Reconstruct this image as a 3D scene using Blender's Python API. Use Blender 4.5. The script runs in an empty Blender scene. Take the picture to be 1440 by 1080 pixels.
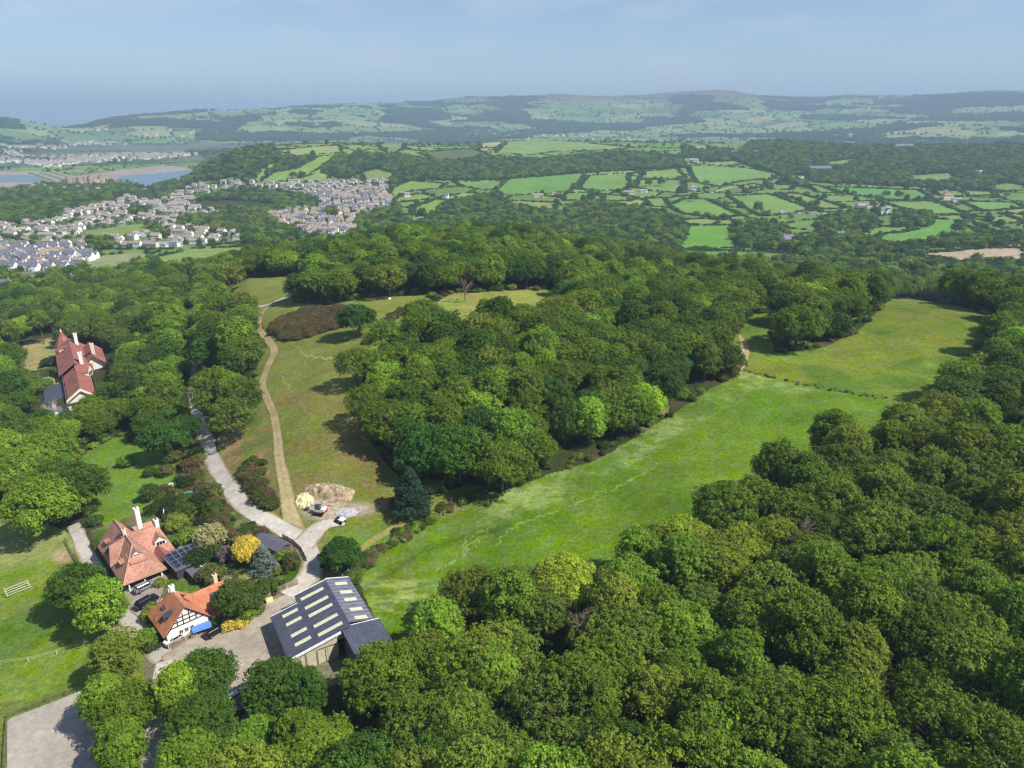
import bpy, bmesh, math, random
import numpy as np
from mathutils import Vector, Matrix
C = bpy.context.scene
COL = C.collection
R = math.radians
rng = np.random.default_rng(7)
random.seed(7)

# ------------------------------------------------------------------ camera, sky, sun, exposure
F = 1000.0                       # focal length in pixels of the 1440 px wide photograph
PITCH = R(20.6)
CAM = np.array([0.0, 0.0, 102.0])
cam = bpy.data.cameras.new('camera'); camo = bpy.data.objects.new('camera', cam); COL.objects.link(camo)
cam.sensor_width = 36.0; cam.lens = 36.0 * F / 1440.0
cam.clip_start = 1.0; cam.clip_end = 200000.0
camo.location = CAM; camo.rotation_euler = (math.pi/2 - PITCH, 0, 0)
C.camera = camo

HAZE = 1.35e-4
SUN_EL, SUN_AZ = 49.0, 113.0     # azimuth clockwise from +Y (north); the light comes from the right, a little behind
w = bpy.data.worlds.new('World'); C.world = w; w.use_nodes = True
nt = w.node_tree; nt.nodes.clear()
sky = nt.nodes.new('ShaderNodeTexSky'); sky.sky_type = 'NISHITA'; sky.sun_disc = False
sky.sun_elevation = R(SUN_EL); sky.sun_rotation = R(SUN_AZ)
sky.altitude = 900; sky.air_density = 1.0; sky.dust_density = 0.6; sky.ozone_density = 3.0
bg = nt.nodes.new('ShaderNodeBackground'); bg.inputs['Strength'].default_value = 0.097
wo = nt.nodes.new('ShaderNodeOutputWorld')
# a few faint fair-weather clouds low over the far coast
geo = nt.nodes.new('ShaderNodeTexCoord'); mp = nt.nodes.new('ShaderNodeMapping')
mp.inputs['Scale'].default_value = (5, 5, 13)
no = nt.nodes.new('ShaderNodeTexNoise'); no.inputs['Scale'].default_value = 1.6; no.inputs['Detail'].default_value = 6
cr = nt.nodes.new('ShaderNodeValToRGB'); cr.color_ramp.elements[0].position = .50; cr.color_ramp.elements[1].position = .74
mx = nt.nodes.new('ShaderNodeMixRGB'); mx.inputs[2].default_value = (6.6, 6.4, 6.9, 1)
ml = nt.nodes.new('ShaderNodeMath'); ml.operation = 'MULTIPLY'; ml.inputs[1].default_value = .42
nt.links.new(geo.outputs['Generated'], mp.inputs[0]); nt.links.new(mp.outputs[0], no.inputs[0])
nt.links.new(no.outputs[0], cr.inputs[0]); nt.links.new(cr.outputs[0], ml.inputs[0])
nt.links.new(ml.outputs[0], mx.inputs[0]); nt.links.new(sky.outputs[0], mx.inputs[1])
nt.links.new(mx.outputs[0], bg.inputs[0]); nt.links.new(bg.outputs[0], wo.inputs[0])

sl = bpy.data.lights.new('sun', 'SUN'); sl.energy = 4.9; sl.angle = R(0.55); sl.color = (1.0, .955, .87)
so = bpy.data.objects.new('sun', sl); COL.objects.link(so)
sd = Vector((math.sin(R(SUN_AZ))*math.cos(R(SUN_EL)), math.cos(R(SUN_AZ))*math.cos(R(SUN_EL)), math.sin(R(SUN_EL))))
so.rotation_euler = sd.to_track_quat('Z', 'Y').to_euler()
vs = C.view_settings; C.display_settings.display_device = 'sRGB'
vs.view_transform = 'Standard'; vs.look = 'None'; vs.exposure = 0.40; vs.gamma = 1.0; vs.use_curve_mapping = False
cy = C.cycles
cy.max_bounces = 4; cy.diffuse_bounces = 2; cy.glossy_bounces = 2; cy.transmission_bounces = 2
cy.volume_bounces = 0; cy.transparent_max_bounces = 4; cy.caustics_reflective = False; cy.caustics_refractive = False
cy.use_adaptive_sampling = True; cy.adaptive_threshold = 0.02
cy.use_denoising = True; cy.denoiser = 'OPENIMAGEDENOISE'; cy.denoising_prefilter = 'ACCURATE'
cy.pixel_filter_type = 'BLACKMAN_HARRIS'; cy.filter_width = 1.3

# ------------------------------------------------------------------ numbers: noise, rays, terrain height
def hsh(ix, iy, s=0):
    h = (ix.astype(np.int64)*374761393 + iy.astype(np.int64)*668265263 + s*1442695041) & 0xffffffff
    h = ((h ^ (h >> 13)) * 1274126177) & 0xffffffff
    return ((h ^ (h >> 16)) & 0xffffff) / float(0xffffff)
def vnoise(x, y, s=0):
    x = np.asarray(x, float); y = np.asarray(y, float)
    ix = np.floor(x); iy = np.floor(y); fx = x-ix; fy = y-iy
    fx = fx*fx*(3-2*fx); fy = fy*fy*(3-2*fy)
    a = hsh(ix, iy, s); b = hsh(ix+1, iy, s); c = hsh(ix, iy+1, s); d = hsh(ix+1, iy+1, s)
    return (a*(1-fx)+b*fx)*(1-fy) + (c*(1-fx)+d*fx)*fy
def fbm(x, y, s=0, o=4):
    v = 0; a = .5; t = 0
    for k in range(o):
        v = v + a*vnoise(x*2**k, y*2**k, s+k*17); t += a; a *= .5
    return v/t

cp_, sp_ = math.cos(PITCH), math.sin(PITCH)
def ray(u, v):
    u = np.asarray(u, float); v = np.asarray(v, float)
    dx = (u-720)/F; dy = -(v-540)/F
    return np.stack([dx + 0*v, cp_ + dy*sp_, -sp_ + dy*cp_], -1)      # not normalised, depth 1 along the view axis
def proj(x, y, z):
    x = np.asarray(x, float)-CAM[0]; y = np.asarray(y, float)-CAM[1]; z = np.asarray(z, float)-CAM[2]
    d = y*cp_ - z*sp_; up = y*sp_ + z*cp_
    d = np.where(np.abs(d) < 1e-3, 1e-3, d)
    return 720 + F*x/d, 540 - F*up/d, d

ctrl = []
def cz(s):                       # "u,v,z ..." : the ground seen at pixel (u,v) has height z
    for t in s.split():
        u, v, z = map(float, t.split(',')); d = ray(u, v); t_ = (z-CAM[2])/d[2]
        ctrl.append((d[0]*t_, d[1]*t_, z))
def cd(s):                       # "u,v,r ..." : the ground seen at pixel (u,v) lies r metres away
    for t in s.split():
        u, v, r = map(float, t.split(',')); d = ray(u, v); t_ = r/math.hypot(d[0], d[1])
        ctrl.append((d[0]*t_, d[1]*t_, CAM[2]+d[2]*t_))
def cr_(s):                      # "u,r,z ..." : at the azimuth of column u (on the horizon), r metres away, height z
    for t in s.split():
        u, r, z = map(float, t.split(',')); a = math.atan2((u-720)/F, 1/cp_*1.0)
        ctrl.append((r*math.sin(a), r*math.cos(a), z))
cz("""0,1080,-4 120,1080,-3 230,1080,-1 400,1080,0 700,1080,3 1000,1080,8 1440,1080,14
0,900,-5 200,900,-1 330,900,0 460,860,0 560,880,0 800,900,3 1000,900,6 1200,900,10 1440,900,15
0,780,-8 130,800,-3.5 180,780,-2 240,790,-.5 280,780,0.5 420,760,2 520,760,1 700,760,3 900,760,6 1100,760,9 1440,760,16
0,650,-13 150,650,-7 250,650,-3 350,670,4 400,650,7 480,650,9 560,690,5 640,680,4 800,640,7 1000,640,9 1200,640,12 1440,640,18
0,560,-19 120,540,-17 250,560,-6 350,560,6 400,560,10 480,570,13 620,560,14 800,560,12 880,590,9 1000,560,11 1180,570,13 1440,540,18
0,470,-25 100,470,-23 220,470,-14 300,450,-2 380,460,11 480,460,16 600,450,20 700,450,20 800,470,19 950,500,15 1050,500,14 1200,480,16 1350,430,18 1440,440,20
0,420,-31 120,410,-31 250,410,-20 330,400,3 400,405,11 500,410,16 620,415,20 740,415,19 850,420,13 960,430,9 1080,420,12 1200,425,15 1330,425,16
345,388,8 420,388,11""")
cr_("""600,560,7 700,560,8 800,560,1 900,540,-4 960,560,-8 1100,560,-17 1250,560,-18 1440,560,-17 1000,450,4 1100,450,4 1250,450,2 1440,450,3 1000,500,-4 1200,500,-8 500,600,-4 420,560,-2
600,760,-32 700,760,-32 800,760,-34 450,760,-35 1000,680,-34 1150,700,-38 1300,680,-36 1440,680,-35 1250,900,-40 1440,900,-40
960,880,-42 1100,1000,-43 900,1000,-43 700,1000,-43 550,1000,-40""")
cz("""0,385,-37 150,385,-36 230,372,-36 330,355,-36 430,343,-34 0,350,-42 150,340,-42 300,330,-42 420,325,-41
0,300,-45 150,300,-44.5 280,300,-43 400,300,-42 500,305,-40 560,300,-38 640,320,-42 800,320,-43
0,272,-45.6 60,262,-46 110,262,-41 140,264,-42 180,270,-45.6 230,268,-45.6 330,275,-42 450,265,-34 520,255,-30
0,250,-46.6 80,245,-46.6 170,240,-46.6 200,255,-46.6 270,240,-46.6 270,255,-46
0,225,-45.5 100,225,-45.5 200,225,-45.5 300,214,-45
285,250,-40 310,235,-15 340,214,28 300,226,6 400,205,34 460,201,34 520,210,24 560,205,26 400,230,5 440,250,-18 520,235,0
640,285,-38 760,285,-40 900,285,-42 1040,285,-42 1200,290,-42 1350,290,-42 1440,290,-42
640,262,-28 760,262,-30 900,262,-32 1040,262,-33 1200,262,-34 1350,262,-34 1440,262,-33
640,240,-12 760,240,-14 900,240,-16 1040,240,-18 1200,240,-18 1350,240,-16 1440,240,-14
640,218,8 760,218,6 900,218,4 1040,218,2 1200,222,0 1350,222,2 1440,222,4
620,203,22 760,198,30 860,203,24 960,202,24 1080,200,24 1200,206,16 1320,205,16 1440,207,16
960,345,-42 1100,340,-43 1250,335,-42 1440,330,-42 900,330,-43""")
cr_("""340,3300,-42 500,3400,-44 640,3300,-42 760,3400,-42 900,3400,-42 1040,3300,-42 1200,3200,-40 1350,3300,-40 1440,3300,-38
0,3400,-45 150,3400,-45 250,3400,-45 340,4300,-44 500,4600,-44 640,4600,-44 800,4400,-40 1000,4200,-38 1200,4000,-36 1440,3900,-34
0,4000,-42 0,4600,-10 60,4600,-25 90,5000,-46 150,4800,-40 250,4700,-44""")
cd("""0,166,5300 40,171,5300 76,182,5200 110,177,5700 150,166,6000 200,161,6200 300,157,6500 400,152,6500 480,154,6500 560,147,7200
640,140,7600 700,140,7600 780,135,8000 880,137,8200 960,134,8200 1030,130,8200 1080,137,8500 1150,138,8800 1250,135,9000 1330,132,9000 1400,126,8800 1440,130,8800
150,182,5400 300,176,5500 420,172,5600 560,175,5800 700,175,6000 850,172,6100 1000,172,6000 1150,176,5800 1300,176,5600 1440,178,5500
700,158,6800 900,156,7000 1100,156,7200 1300,156,7200 1440,152,7200""")
cr_("""90,6500,-70 90,9000,-80 0,7500,-70 150,8500,-60 300,9500,-60 -100,9000,-70
500,11000,0 800,12000,100 1100,12500,150 1440,12500,150 1700,12000,150
-300,5000,40 -300,1500,-40 -300,600,-35 -300,3000,-46 1700,6000,60 1700,9000,300 1700,3000,-20 1700,1500,-20 1700,500,15""")
ctrl = np.array(ctrl)
def wc(x, y):
    r = np.hypot(x, y); a = np.arctan2(x, y)
    return np.clip(a, -.95, .95)*2.0, np.log(np.clip(r, 45, 16000))
ca, cl = wc(ctrl[:, 0], ctrl[:, 1])
def _k(d2):
    return .5*d2*np.log(d2+1e-9)
_n = len(ctrl)
A = np.zeros((_n+3, _n+3)); d2 = (ca[:, None]-ca)**2 + (cl[:, None]-cl)**2
A[:_n, :_n] = _k(d2) + np.eye(_n)*2e-3
A[:_n, _n:] = np.stack([np.ones(_n), ca, cl], 1); A[_n:, :_n] = A[:_n, _n:].T
W = np.linalg.solve(A, np.concatenate([ctrl[:, 2], np.zeros(3)]))
def height_exact(x, y):
    x = np.asarray(x, float).ravel(); y = np.asarray(y, float).ravel(); out = np.empty(len(x))
    for i in range(0, len(x), 20000):
        a, l = wc(x[i:i+20000], y[i:i+20000])
        out[i:i+20000] = _k((a[:, None]-ca)**2 + (l[:, None]-cl)**2) @ W[:_n] + W[_n] + W[_n+1]*a + W[_n+2]*l
    r = np.hypot(x, y)
    f = np.clip((r-4700)/1800, 0, 1)
    out = out + f*((fbm(x/900, y/900, 3)-.5)*90 + (fbm(x/260, y/260, 9)-.5)*22)*np.clip((out+45)/60, 0, 1)
    g = np.clip((r-500)/900, 0, 1)*np.clip((out+45)/20, 0, 1)*(1-f)
    out = out + g*(fbm(x/240, y/240, 5)-.5)*12
    out = out + .5*(fbm(x/22, y/22, 31)-.5)*np.clip((r-150)/100, 0, 1)
    back = np.clip((np.abs(np.arctan2(x, y))-1.05)/.8, 0, 1)
    out = out*(1-back) + back*(-6)
    return np.where(r < 6500, np.maximum(out, -46.75), out)
# polar table of heights: the terrain sheet uses exactly these vertices
ring = [0.5, 12, 24, 36, 46]
while ring[-1] < 900: ring.append(ring[-1] + max(.55, ring[-1]**2/102/1000*1.9))
while ring[-1] < 15500: ring.append(ring[-1]*1.0068)
ring = np.array(ring)
AZ = np.concatenate([np.linspace(-180, -46, 34)[:-1], np.linspace(-46, -39, 30)[:-1], np.linspace(-39, 39, 1000), np.linspace(39, 46, 30)[1:], np.linspace(46, 180, 34)[1:]])
AZ = np.radians(AZ)
GX = ring[:, None]*np.sin(AZ)[None]; GY = ring[:, None]*np.cos(AZ)[None]
GZ = height_exact(GX, GY).reshape(GX.shape)
GZ[:, 0] = GZ[:, -1]
lring = np.log(ring)
def H(x, y):
    x = np.asarray(x, float); y = np.asarray(y, float)
    r = np.clip(np.hypot(x, y), ring[0], ring[-1]*.9999); a = np.arctan2(x, y)
    i = np.clip(np.searchsorted(ring, r)-1, 0, len(ring)-2); j = np.clip(np.searchsorted(AZ, a)-1, 0, len(AZ)-2)
    fi = (r-ring[i])/(ring[i+1]-ring[i]); fj = np.clip((a-AZ[j])/(AZ[j+1]-AZ[j]), 0, 1)
    return (GZ[i, j]*(1-fj)+GZ[i, j+1]*fj)*(1-fi) + (GZ[i+1, j]*(1-fj)+GZ[i+1, j+1]*fj)*fi
def ground(u, v):
    """world point of the ground seen at photo pixel (u, v)"""
    d = ray(u, v); h = math.hypot(d[0], d[1]); rr = ring[4:]
    x = d[0]/h*rr; y = d[1]/h*rr; z = CAM[2]+d[2]/h*rr
    g = H(x, y); k = np.argmax(z < g)
    if z[k] >= g[k]: k = len(rr)-1
    if k == 0: t = rr[0]
    else:
        a = z[k-1]-g[k-1]; b = g[k]-z[k]; t = rr[k-1] + (rr[k]-rr[k-1])*a/(a+b+1e-9)
    x, y = d[0]/h*t, d[1]/h*t
    return float(x), float(y), float(H(x, y))
def inpoly(u, v, poly):
    p = np.array(poly, float); u = np.asarray(u); v = np.asarray(v)
    res = np.zeros(u.shape, bool)
    m = (u >= p[:, 0].min()) & (u <= p[:, 0].max()) & (v >= p[:, 1].min()) & (v <= p[:, 1].max())
    if not m.any(): return res
    uu = u[m]; vv = v[m]; c = np.zeros(uu.shape, bool)
    for i in range(len(p)):
        x1, y1 = p[i]; x2, y2 = p[i-1]
        if y1 == y2: continue
        k = ((y1 > vv) != (y2 > vv)) & (uu < (x2-x1)*(vv-y1)/(y2-y1)+x1)
        c ^= k
    res[m] = c
    return res
def PL(s):
    return [tuple(map(float, t.split(','))) for t in s.split()]
def lin(r, g, b):
    f = lambda c: ((c/255+.055)/1.055)**2.4 if c > 10 else c/255/12.92
    return np.array([f(r), f(g), f(b)])
# ------------------------------------------------------------------ materials
def tag(o, label=None, cat=None, group=None, kind=None):
    if label: o['label'] = label
    if cat: o['category'] = cat
    if group: o['group'] = group
    if kind: o['kind'] = kind
    return o
class NT:
    def __init__(s, name):
        s.m = bpy.data.materials.new(name); s.m.use_nodes = True; s.t = s.m.node_tree
        s.b = s.t.nodes['Principled BSDF']; s.out = s.t.nodes['Material Output']
    def n(s, ty, **k):
        x = s.t.nodes.new('ShaderNode'+ty)
        for a, b in k.items(): setattr(x, a, b)
        return x
    def l(s, a, b): s.t.links.new(a, b)
    def noise(s, scale, detail=4, vec=None, rough=.55):
        x = s.n('TexNoise'); x.inputs['Scale'].default_value = scale; x.inputs['Detail'].default_value = detail
        x.inputs['Roughness'].default_value = rough
        if vec is not None: s.l(vec, x.inputs['Vector'])
        return x.outputs['Fac']
    def remap(s, fac, lo, hi, a=.35, b=.65):
        x = s.n('MapRange'); x.inputs['From Min'].default_value = a; x.inputs['From Max'].default_value = b
        x.inputs['To Min'].default_value = lo; x.inputs['To Max'].default_value = hi; s.l(fac, x.inputs['Value'])
        return x.outputs[0]
    def math(s, op, a, b):
        x = s.n('Math', operation=op)
        for i, q in enumerate((a, b)):
            if isinstance(q, (int, float)): x.inputs[i].default_value = q
            else: s.l(q, x.inputs[i])
        return x.outputs[0]
    def scale(s, col, fac):
        x = s.n('VectorMath', operation='SCALE')
        if isinstance(col, (tuple, list, np.ndarray)): x.inputs[0].default_value = tuple(col)[:3]
        else: s.l(col, x.inputs[0])
        if isinstance(fac, (int, float)): x.inputs['Scale'].default_value = fac
        else: s.l(fac, x.inputs['Scale'])
        return x.outputs[0]
    def mix(s, fac, a, b):
        x = s.n('MixRGB')
        if isinstance(fac, (int, float)): x.inputs[0].default_value = fac
        else: s.l(fac, x.inputs[0])
        for i, q in ((1, a), (2, b)):
            if isinstance(q, (tuple, list, np.ndarray)): x.inputs[i].default_value = (*tuple(q)[:3], 1)
            else: s.l(q, x.inputs[i])
        return x.outputs[0]
    def bump(s, fac, strength=.3, dist=.1):
        x = s.n('Bump'); x.inputs['Strength'].default_value = strength; x.inputs['Distance'].default_value = dist
        s.l(fac, x.inputs['Height']); s.l(x.outputs[0], s.b.inputs['Normal'])
    def base(s, col):
        if isinstance(col, (tuple, list, np.ndarray)): s.b.inputs['Base Color'].default_value = (*tuple(col)[:3], 1)
        else: s.l(col, s.b.inputs['Base Color'])
    def set(s, rough=.8, spec=.3, metal=0.0):
        s.b.inputs['Roughness'].default_value = rough; s.b.inputs['Specular IOR Level'].default_value = spec
        s.b.inputs['Metallic'].default_value = metal
        return s.m
MATS = {}
def simple(name, rgb, rough=.7, spec=.3, metal=0, var=.15, scale=2.0, lin_=True):
    """a plain colour with mottling and a little roughness change"""
    if name in MATS: return MATS[name]
    q = NT(name); c = lin(*rgb) if lin_ else rgb
    tc = q.n('TexCoord').outputs['Object']
    nf = q.remap(q.noise(scale, 5, tc), 1-var, 1+var)
    q.base(q.scale(tuple(c), nf)); MATS[name] = q.set(rough, spec, metal)
    return MATS[name]
def mat_terrain():
    q = NT('land'); at = q.n('Attribute', attribute_name='Col')
    pos = q.n('TexCoord').outputs['Object']
    a = q.remap(q.noise(.9, 5, pos, .7), .74, 1.24); b = q.remap(q.noise(.09, 5, pos, .6), .86, 1.15)
    c = q.remap(q.noise(.012, 4, pos), .9, 1.1)
    f = q.math('MULTIPLY', q.math('MULTIPLY', a, b), q.math('MULTIPLY', c, q.remap(q.noise(2.6, 4, pos, .8), .70, 1.27)))
    col = q.scale(at.outputs['Color'], f)
    tint = q.remap(q.noise(.05, 6, pos, .7), 0, .28, .45, .72)
    col = q.mix(tint, col, q.scale(col, .1)) if False else col
    dry = q.scale(col, 1.0)
    hs = q.n('HueSaturation'); q.l(col, hs.inputs['Color'])
    q.l(q.remap(q.noise(.05, 6, pos, .7), .488, .51), hs.inputs['Hue']); q.l(q.remap(q.noise(.3, 4, pos, .6), .85, 1.12), hs.inputs['Saturation'])
    q.base(hs.outputs[0]); q.bump(q.noise(1.3, 5, pos, .7), .55, .35)
    return q.set(.95, .1)
def mat_leaf(name, inst=False, spread=.42):
    """leaf clumps: the colour of the object (or instance) times the leaf's own tone"""
    q = NT(name)
    if inst:
        base = q.n('Attribute', attribute_name='tint', attribute_type='INSTANCER').outputs['Color']
    else: base = q.n('ObjectInfo').outputs['Color']
    tone = q.n('Attribute', attribute_name='tone').outputs['Fac']
    tc = q.n('TexCoord').outputs['Object']
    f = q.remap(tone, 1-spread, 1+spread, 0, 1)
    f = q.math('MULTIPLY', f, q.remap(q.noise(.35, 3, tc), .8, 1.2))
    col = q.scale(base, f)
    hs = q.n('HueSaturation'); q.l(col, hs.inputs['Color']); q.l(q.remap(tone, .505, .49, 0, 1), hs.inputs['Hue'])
    q.b.inputs['Roughness'].default_value = .62; q.b.inputs['Specular IOR Level'].default_value = .22
    q.l(hs.outputs[0], q.b.inputs['Base Color'])
    tr = q.n('BsdfTranslucent'); q.l(q.scale(hs.outputs[0], 1.35), tr.inputs['Color'])
    ms = q.n('MixShader'); ms.inputs[0].default_value = .28
    q.l(q.b.outputs[0], ms.inputs[1]); q.l(tr.outputs[0], ms.inputs[2]); q.l(ms.outputs[0], q.out.inputs['Surface'])
    return q.m
def mat_bark():
    q = NT('bark'); tc = q.n('TexCoord').outputs['Object']
    q.base(q.mix(q.remap(q.noise(2.5, 6, tc), 0, 1), (.07, .055, .04), (.2, .17, .13))); q.bump(q.noise(9, 5, tc), .5, .05)
    return q.set(.9, .1)
LAND = mat_terrain(); LEAF = mat_leaf('leaves'); LEAFI = mat_leaf('leaves_far', True); BARK = mat_bark()

# ------------------------------------------------------------------ mesh helpers
def mesh_np(name, v, faces, mats=(), mi=None, smooth=False, k=4):
    me = bpy.data.meshes.new(name); v = np.asarray(v, np.float32); faces = np.asarray(faces, np.int32)
    me.vertices.add(len(v)); me.vertices.foreach_set('co', v.ravel())
    me.loops.add(faces.size); me.loops.foreach_set('vertex_index', faces.ravel())
    me.polygons.add(len(faces)); me.polygons.foreach_set('loop_start', np.arange(0, faces.size, k, dtype=np.int32))
    me.polygons.foreach_set('loop_total', np.full(len(faces), k, np.int32))
    if mi is not None: me.polygons.foreach_set('material_index', np.asarray(mi, np.int32))
    me.polygons.foreach_set('use_smooth', np.full(len(faces), smooth, bool))
    for m in mats: me.materials.append(m)
    me.update(calc_edges=True); me.validate()
    return me
def link(name, me, parent=None, loc=None):
    o = bpy.data.objects.new(name, me); COL.objects.link(o)
    if parent is not None: o.parent = parent
    if loc is not None: o.location = loc
    return o
def empty(name, loc=(0, 0, 0), rz=0.0):
    o = bpy.data.objects.new(name, None); COL.objects.link(o); o.location = loc; o.rotation_euler = (0, 0, rz)
    o.empty_display_size = 1
    return o
class MB:
    """collects polygons and links them as ONE mesh object"""
    def __init__(s): s.v = []; s.f = []; s.m = []
    def poly(s, pts, m=0):
        n = len(s.v); s.v += [tuple(p) for p in pts]; s.f.append(tuple(range(n, n+len(pts)))); s.m.append(m); return s
    def box(s, x0, x1, y0, y1, z0, z1, m=0, top=None):
        n = len(s.v)
        s.v += [(x0, y0, z0), (x1, y0, z0), (x1, y1, z0), (x0, y1, z0), (x0, y0, z1), (x1, y0, z1), (x1, y1, z1), (x0, y1, z1)]
        for k, f in enumerate(((3, 2, 1, 0), (4, 5, 6, 7), (0, 1, 5, 4), (1, 2, 6, 5), (2, 3, 7, 6), (3, 0, 4, 7))):
            s.f.append(tuple(n+i for i in f)); s.m.append(top if (top is not None and k == 1) else m)
        return s
    def hexa(s, b, t, m=0):                                      # bottom quad, top quad
        n = len(s.v); s.v += [tuple(p) for p in b]+[tuple(p) for p in t]
        for f in ((3, 2, 1, 0), (4, 5, 6, 7), (0, 1, 5, 4), (1, 2, 6, 5), (2, 3, 7, 6), (3, 0, 4, 7)):
            s.f.append(tuple(n+i for i in f)); s.m.append(m)
        return s
    def slab(s, quad, t, m=0):                                   # a roof plane with thickness t downwards
        return s.hexa([(x, y, z-t) for x, y, z in quad], quad, m)
    def tube(s, p, q, r0, r1=None, k=6, m=0):
        r1 = r0 if r1 is None else r1
        p = Vector(p); q = Vector(q); d = (q-p).normalized(); a = d.orthogonal().normalized(); b = d.cross(a); n = len(s.v)
        for c, r in ((p, r0), (q, r1)):
            for i in range(k):
                t = 2*math.pi*i/k; s.v.append(tuple(c+a*math.cos(t)*r+b*math.sin(t)*r))
        for i in range(k):
            j = (i+1) % k; s.f.append((n+i, n+j, n+k+j, n+k+i)); s.m.append(m)
        s.f.append(tuple(n+k+i for i in range(k))); s.m.append(m); s.f.append(tuple(n+k-1-i for i in range(k))); s.m.append(m)
        return s
    def mesh(s, name, mats):
        me = bpy.data.meshes.new(name); me.from_pydata(s.v, [], s.f)
        for m in (mats if isinstance(mats, (list, tuple)) else [mats]): me.materials.append(m)
        me.polygons.foreach_set('material_index', s.m); me.update()
        return me
    def build(s, name, mats, parent=None, loc=None, bevel=0):
        o = link(name, s.mesh(name, mats), parent, loc)
        if bevel:
            b = o.modifiers.new('b', 'BEVEL'); b.width = bevel; b.segments = 2; b.limit_method = 'ANGLE'
        return o
# ------------------------------------------------------------------ land cover: outlines of the fields, read off the photograph and laid on the terrain
# open ground (nothing wooded grows inside); (name, colour, rmin, rmax, outline)
ALB = .80
OPEN = [
 ('strip_field', (108,138,34), 0, 640, "495,806 530,781 600,737 680,702 760,672 850,642 920,597 1000,547 1045,522 1120,540 1240,560 1300,600 1200,650 1110,690 1060,705 980,745 900,795 760,835 640,865 575,930 545,905"),
 ('upper_field', (116,134,40), 0, 640, "1045,522 1022,500 1040,461 1073,430 1098,412 1112,420 1080,468 1090,494 1140,494 1200,470 1238,434 1250,421 1290,420 1369,434 1400,455 1370,500 1350,540 1290,600 1240,560 1120,540"),
 ('hillside', (122,130,58), 0, 640, "315,412 345,391 420,389 412,425 460,430 510,418 600,414 612,440 590,462 560,482 536,500 512,528 500,555 502,590 520,618 540,645 562,672 575,692 605,697 660,680 700,692 640,722 560,752 500,790 470,800 440,790 455,740 400,735 395,690 375,640 370,590 350,560 365,510 380,480 365,450 330,430"),
 ('hilltop', (138,152,66), 0, 640, "598,430 640,412 772,407 792,450 705,462 655,480 612,470 596,452"),
 ('track_side', (126,122,68), 0, 500, "355,560 375,600 395,700 392,735 345,700 305,650 305,615 345,600"),
 ('paddock', (110,142,44), 0, 400, "100,650 165,612 262,650 235,690 210,718 150,742 125,720"),
 ('lower_field', (124,150,46), 0, 300, "-80,690 60,735 112,755 165,800 190,880 232,930 232,980 125,975 0,1020 -80,1040"),
 ('garden', (96,118,50), 0, 300, "130,745 220,712 235,690 262,650 300,655 345,705 400,745 425,790 430,815 300,880 240,915 200,905 150,820"),
 ('yard', (128,130,96), 0, 300, "200,905 240,915 430,815 480,800 545,905 480,960 350,1000 330,1080 200,1090 205,1000"),
 ('arena_strip', (118,134,50), 0, 200, "-60,1000 125,968 240,975 240,1100 -60,1100"),
 ('manor_lawn', (158,156,96), 0, 500, "34,478 50,462 80,462 92,505 92,545 60,550 26,545"),
 ('lane_gap', (128,134,70), 0, 300, "392,725 412,730 458,732 475,800 445,812 424,800 420,775 398,748"),
 ('gap_fields', (128,150,60), 440, 800, "862,372 900,376 958,390 985,405 960,432 900,425 868,402"),
 ('lane_verge', (110,128,56), 0, 500, "262,480 286,480 290,560 300,640 282,640 268,560"),
 ('left_fields', (134,156,80), 450, 900, "225,380 225,362 270,350 330,348 440,337 442,345 370,354 290,374"),
 ('new_lots', (150,154,104), 450, 900, "110,375 155,355 200,352 215,365 190,378 140,388"),
 ('town_green', (128,150,72), 700, 1300, "118,325 205,314 215,330 130,336"),
 ('low_field', (128,146,70), 450, 900, "10,400 12,388 70,388 72,400"),
]
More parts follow.
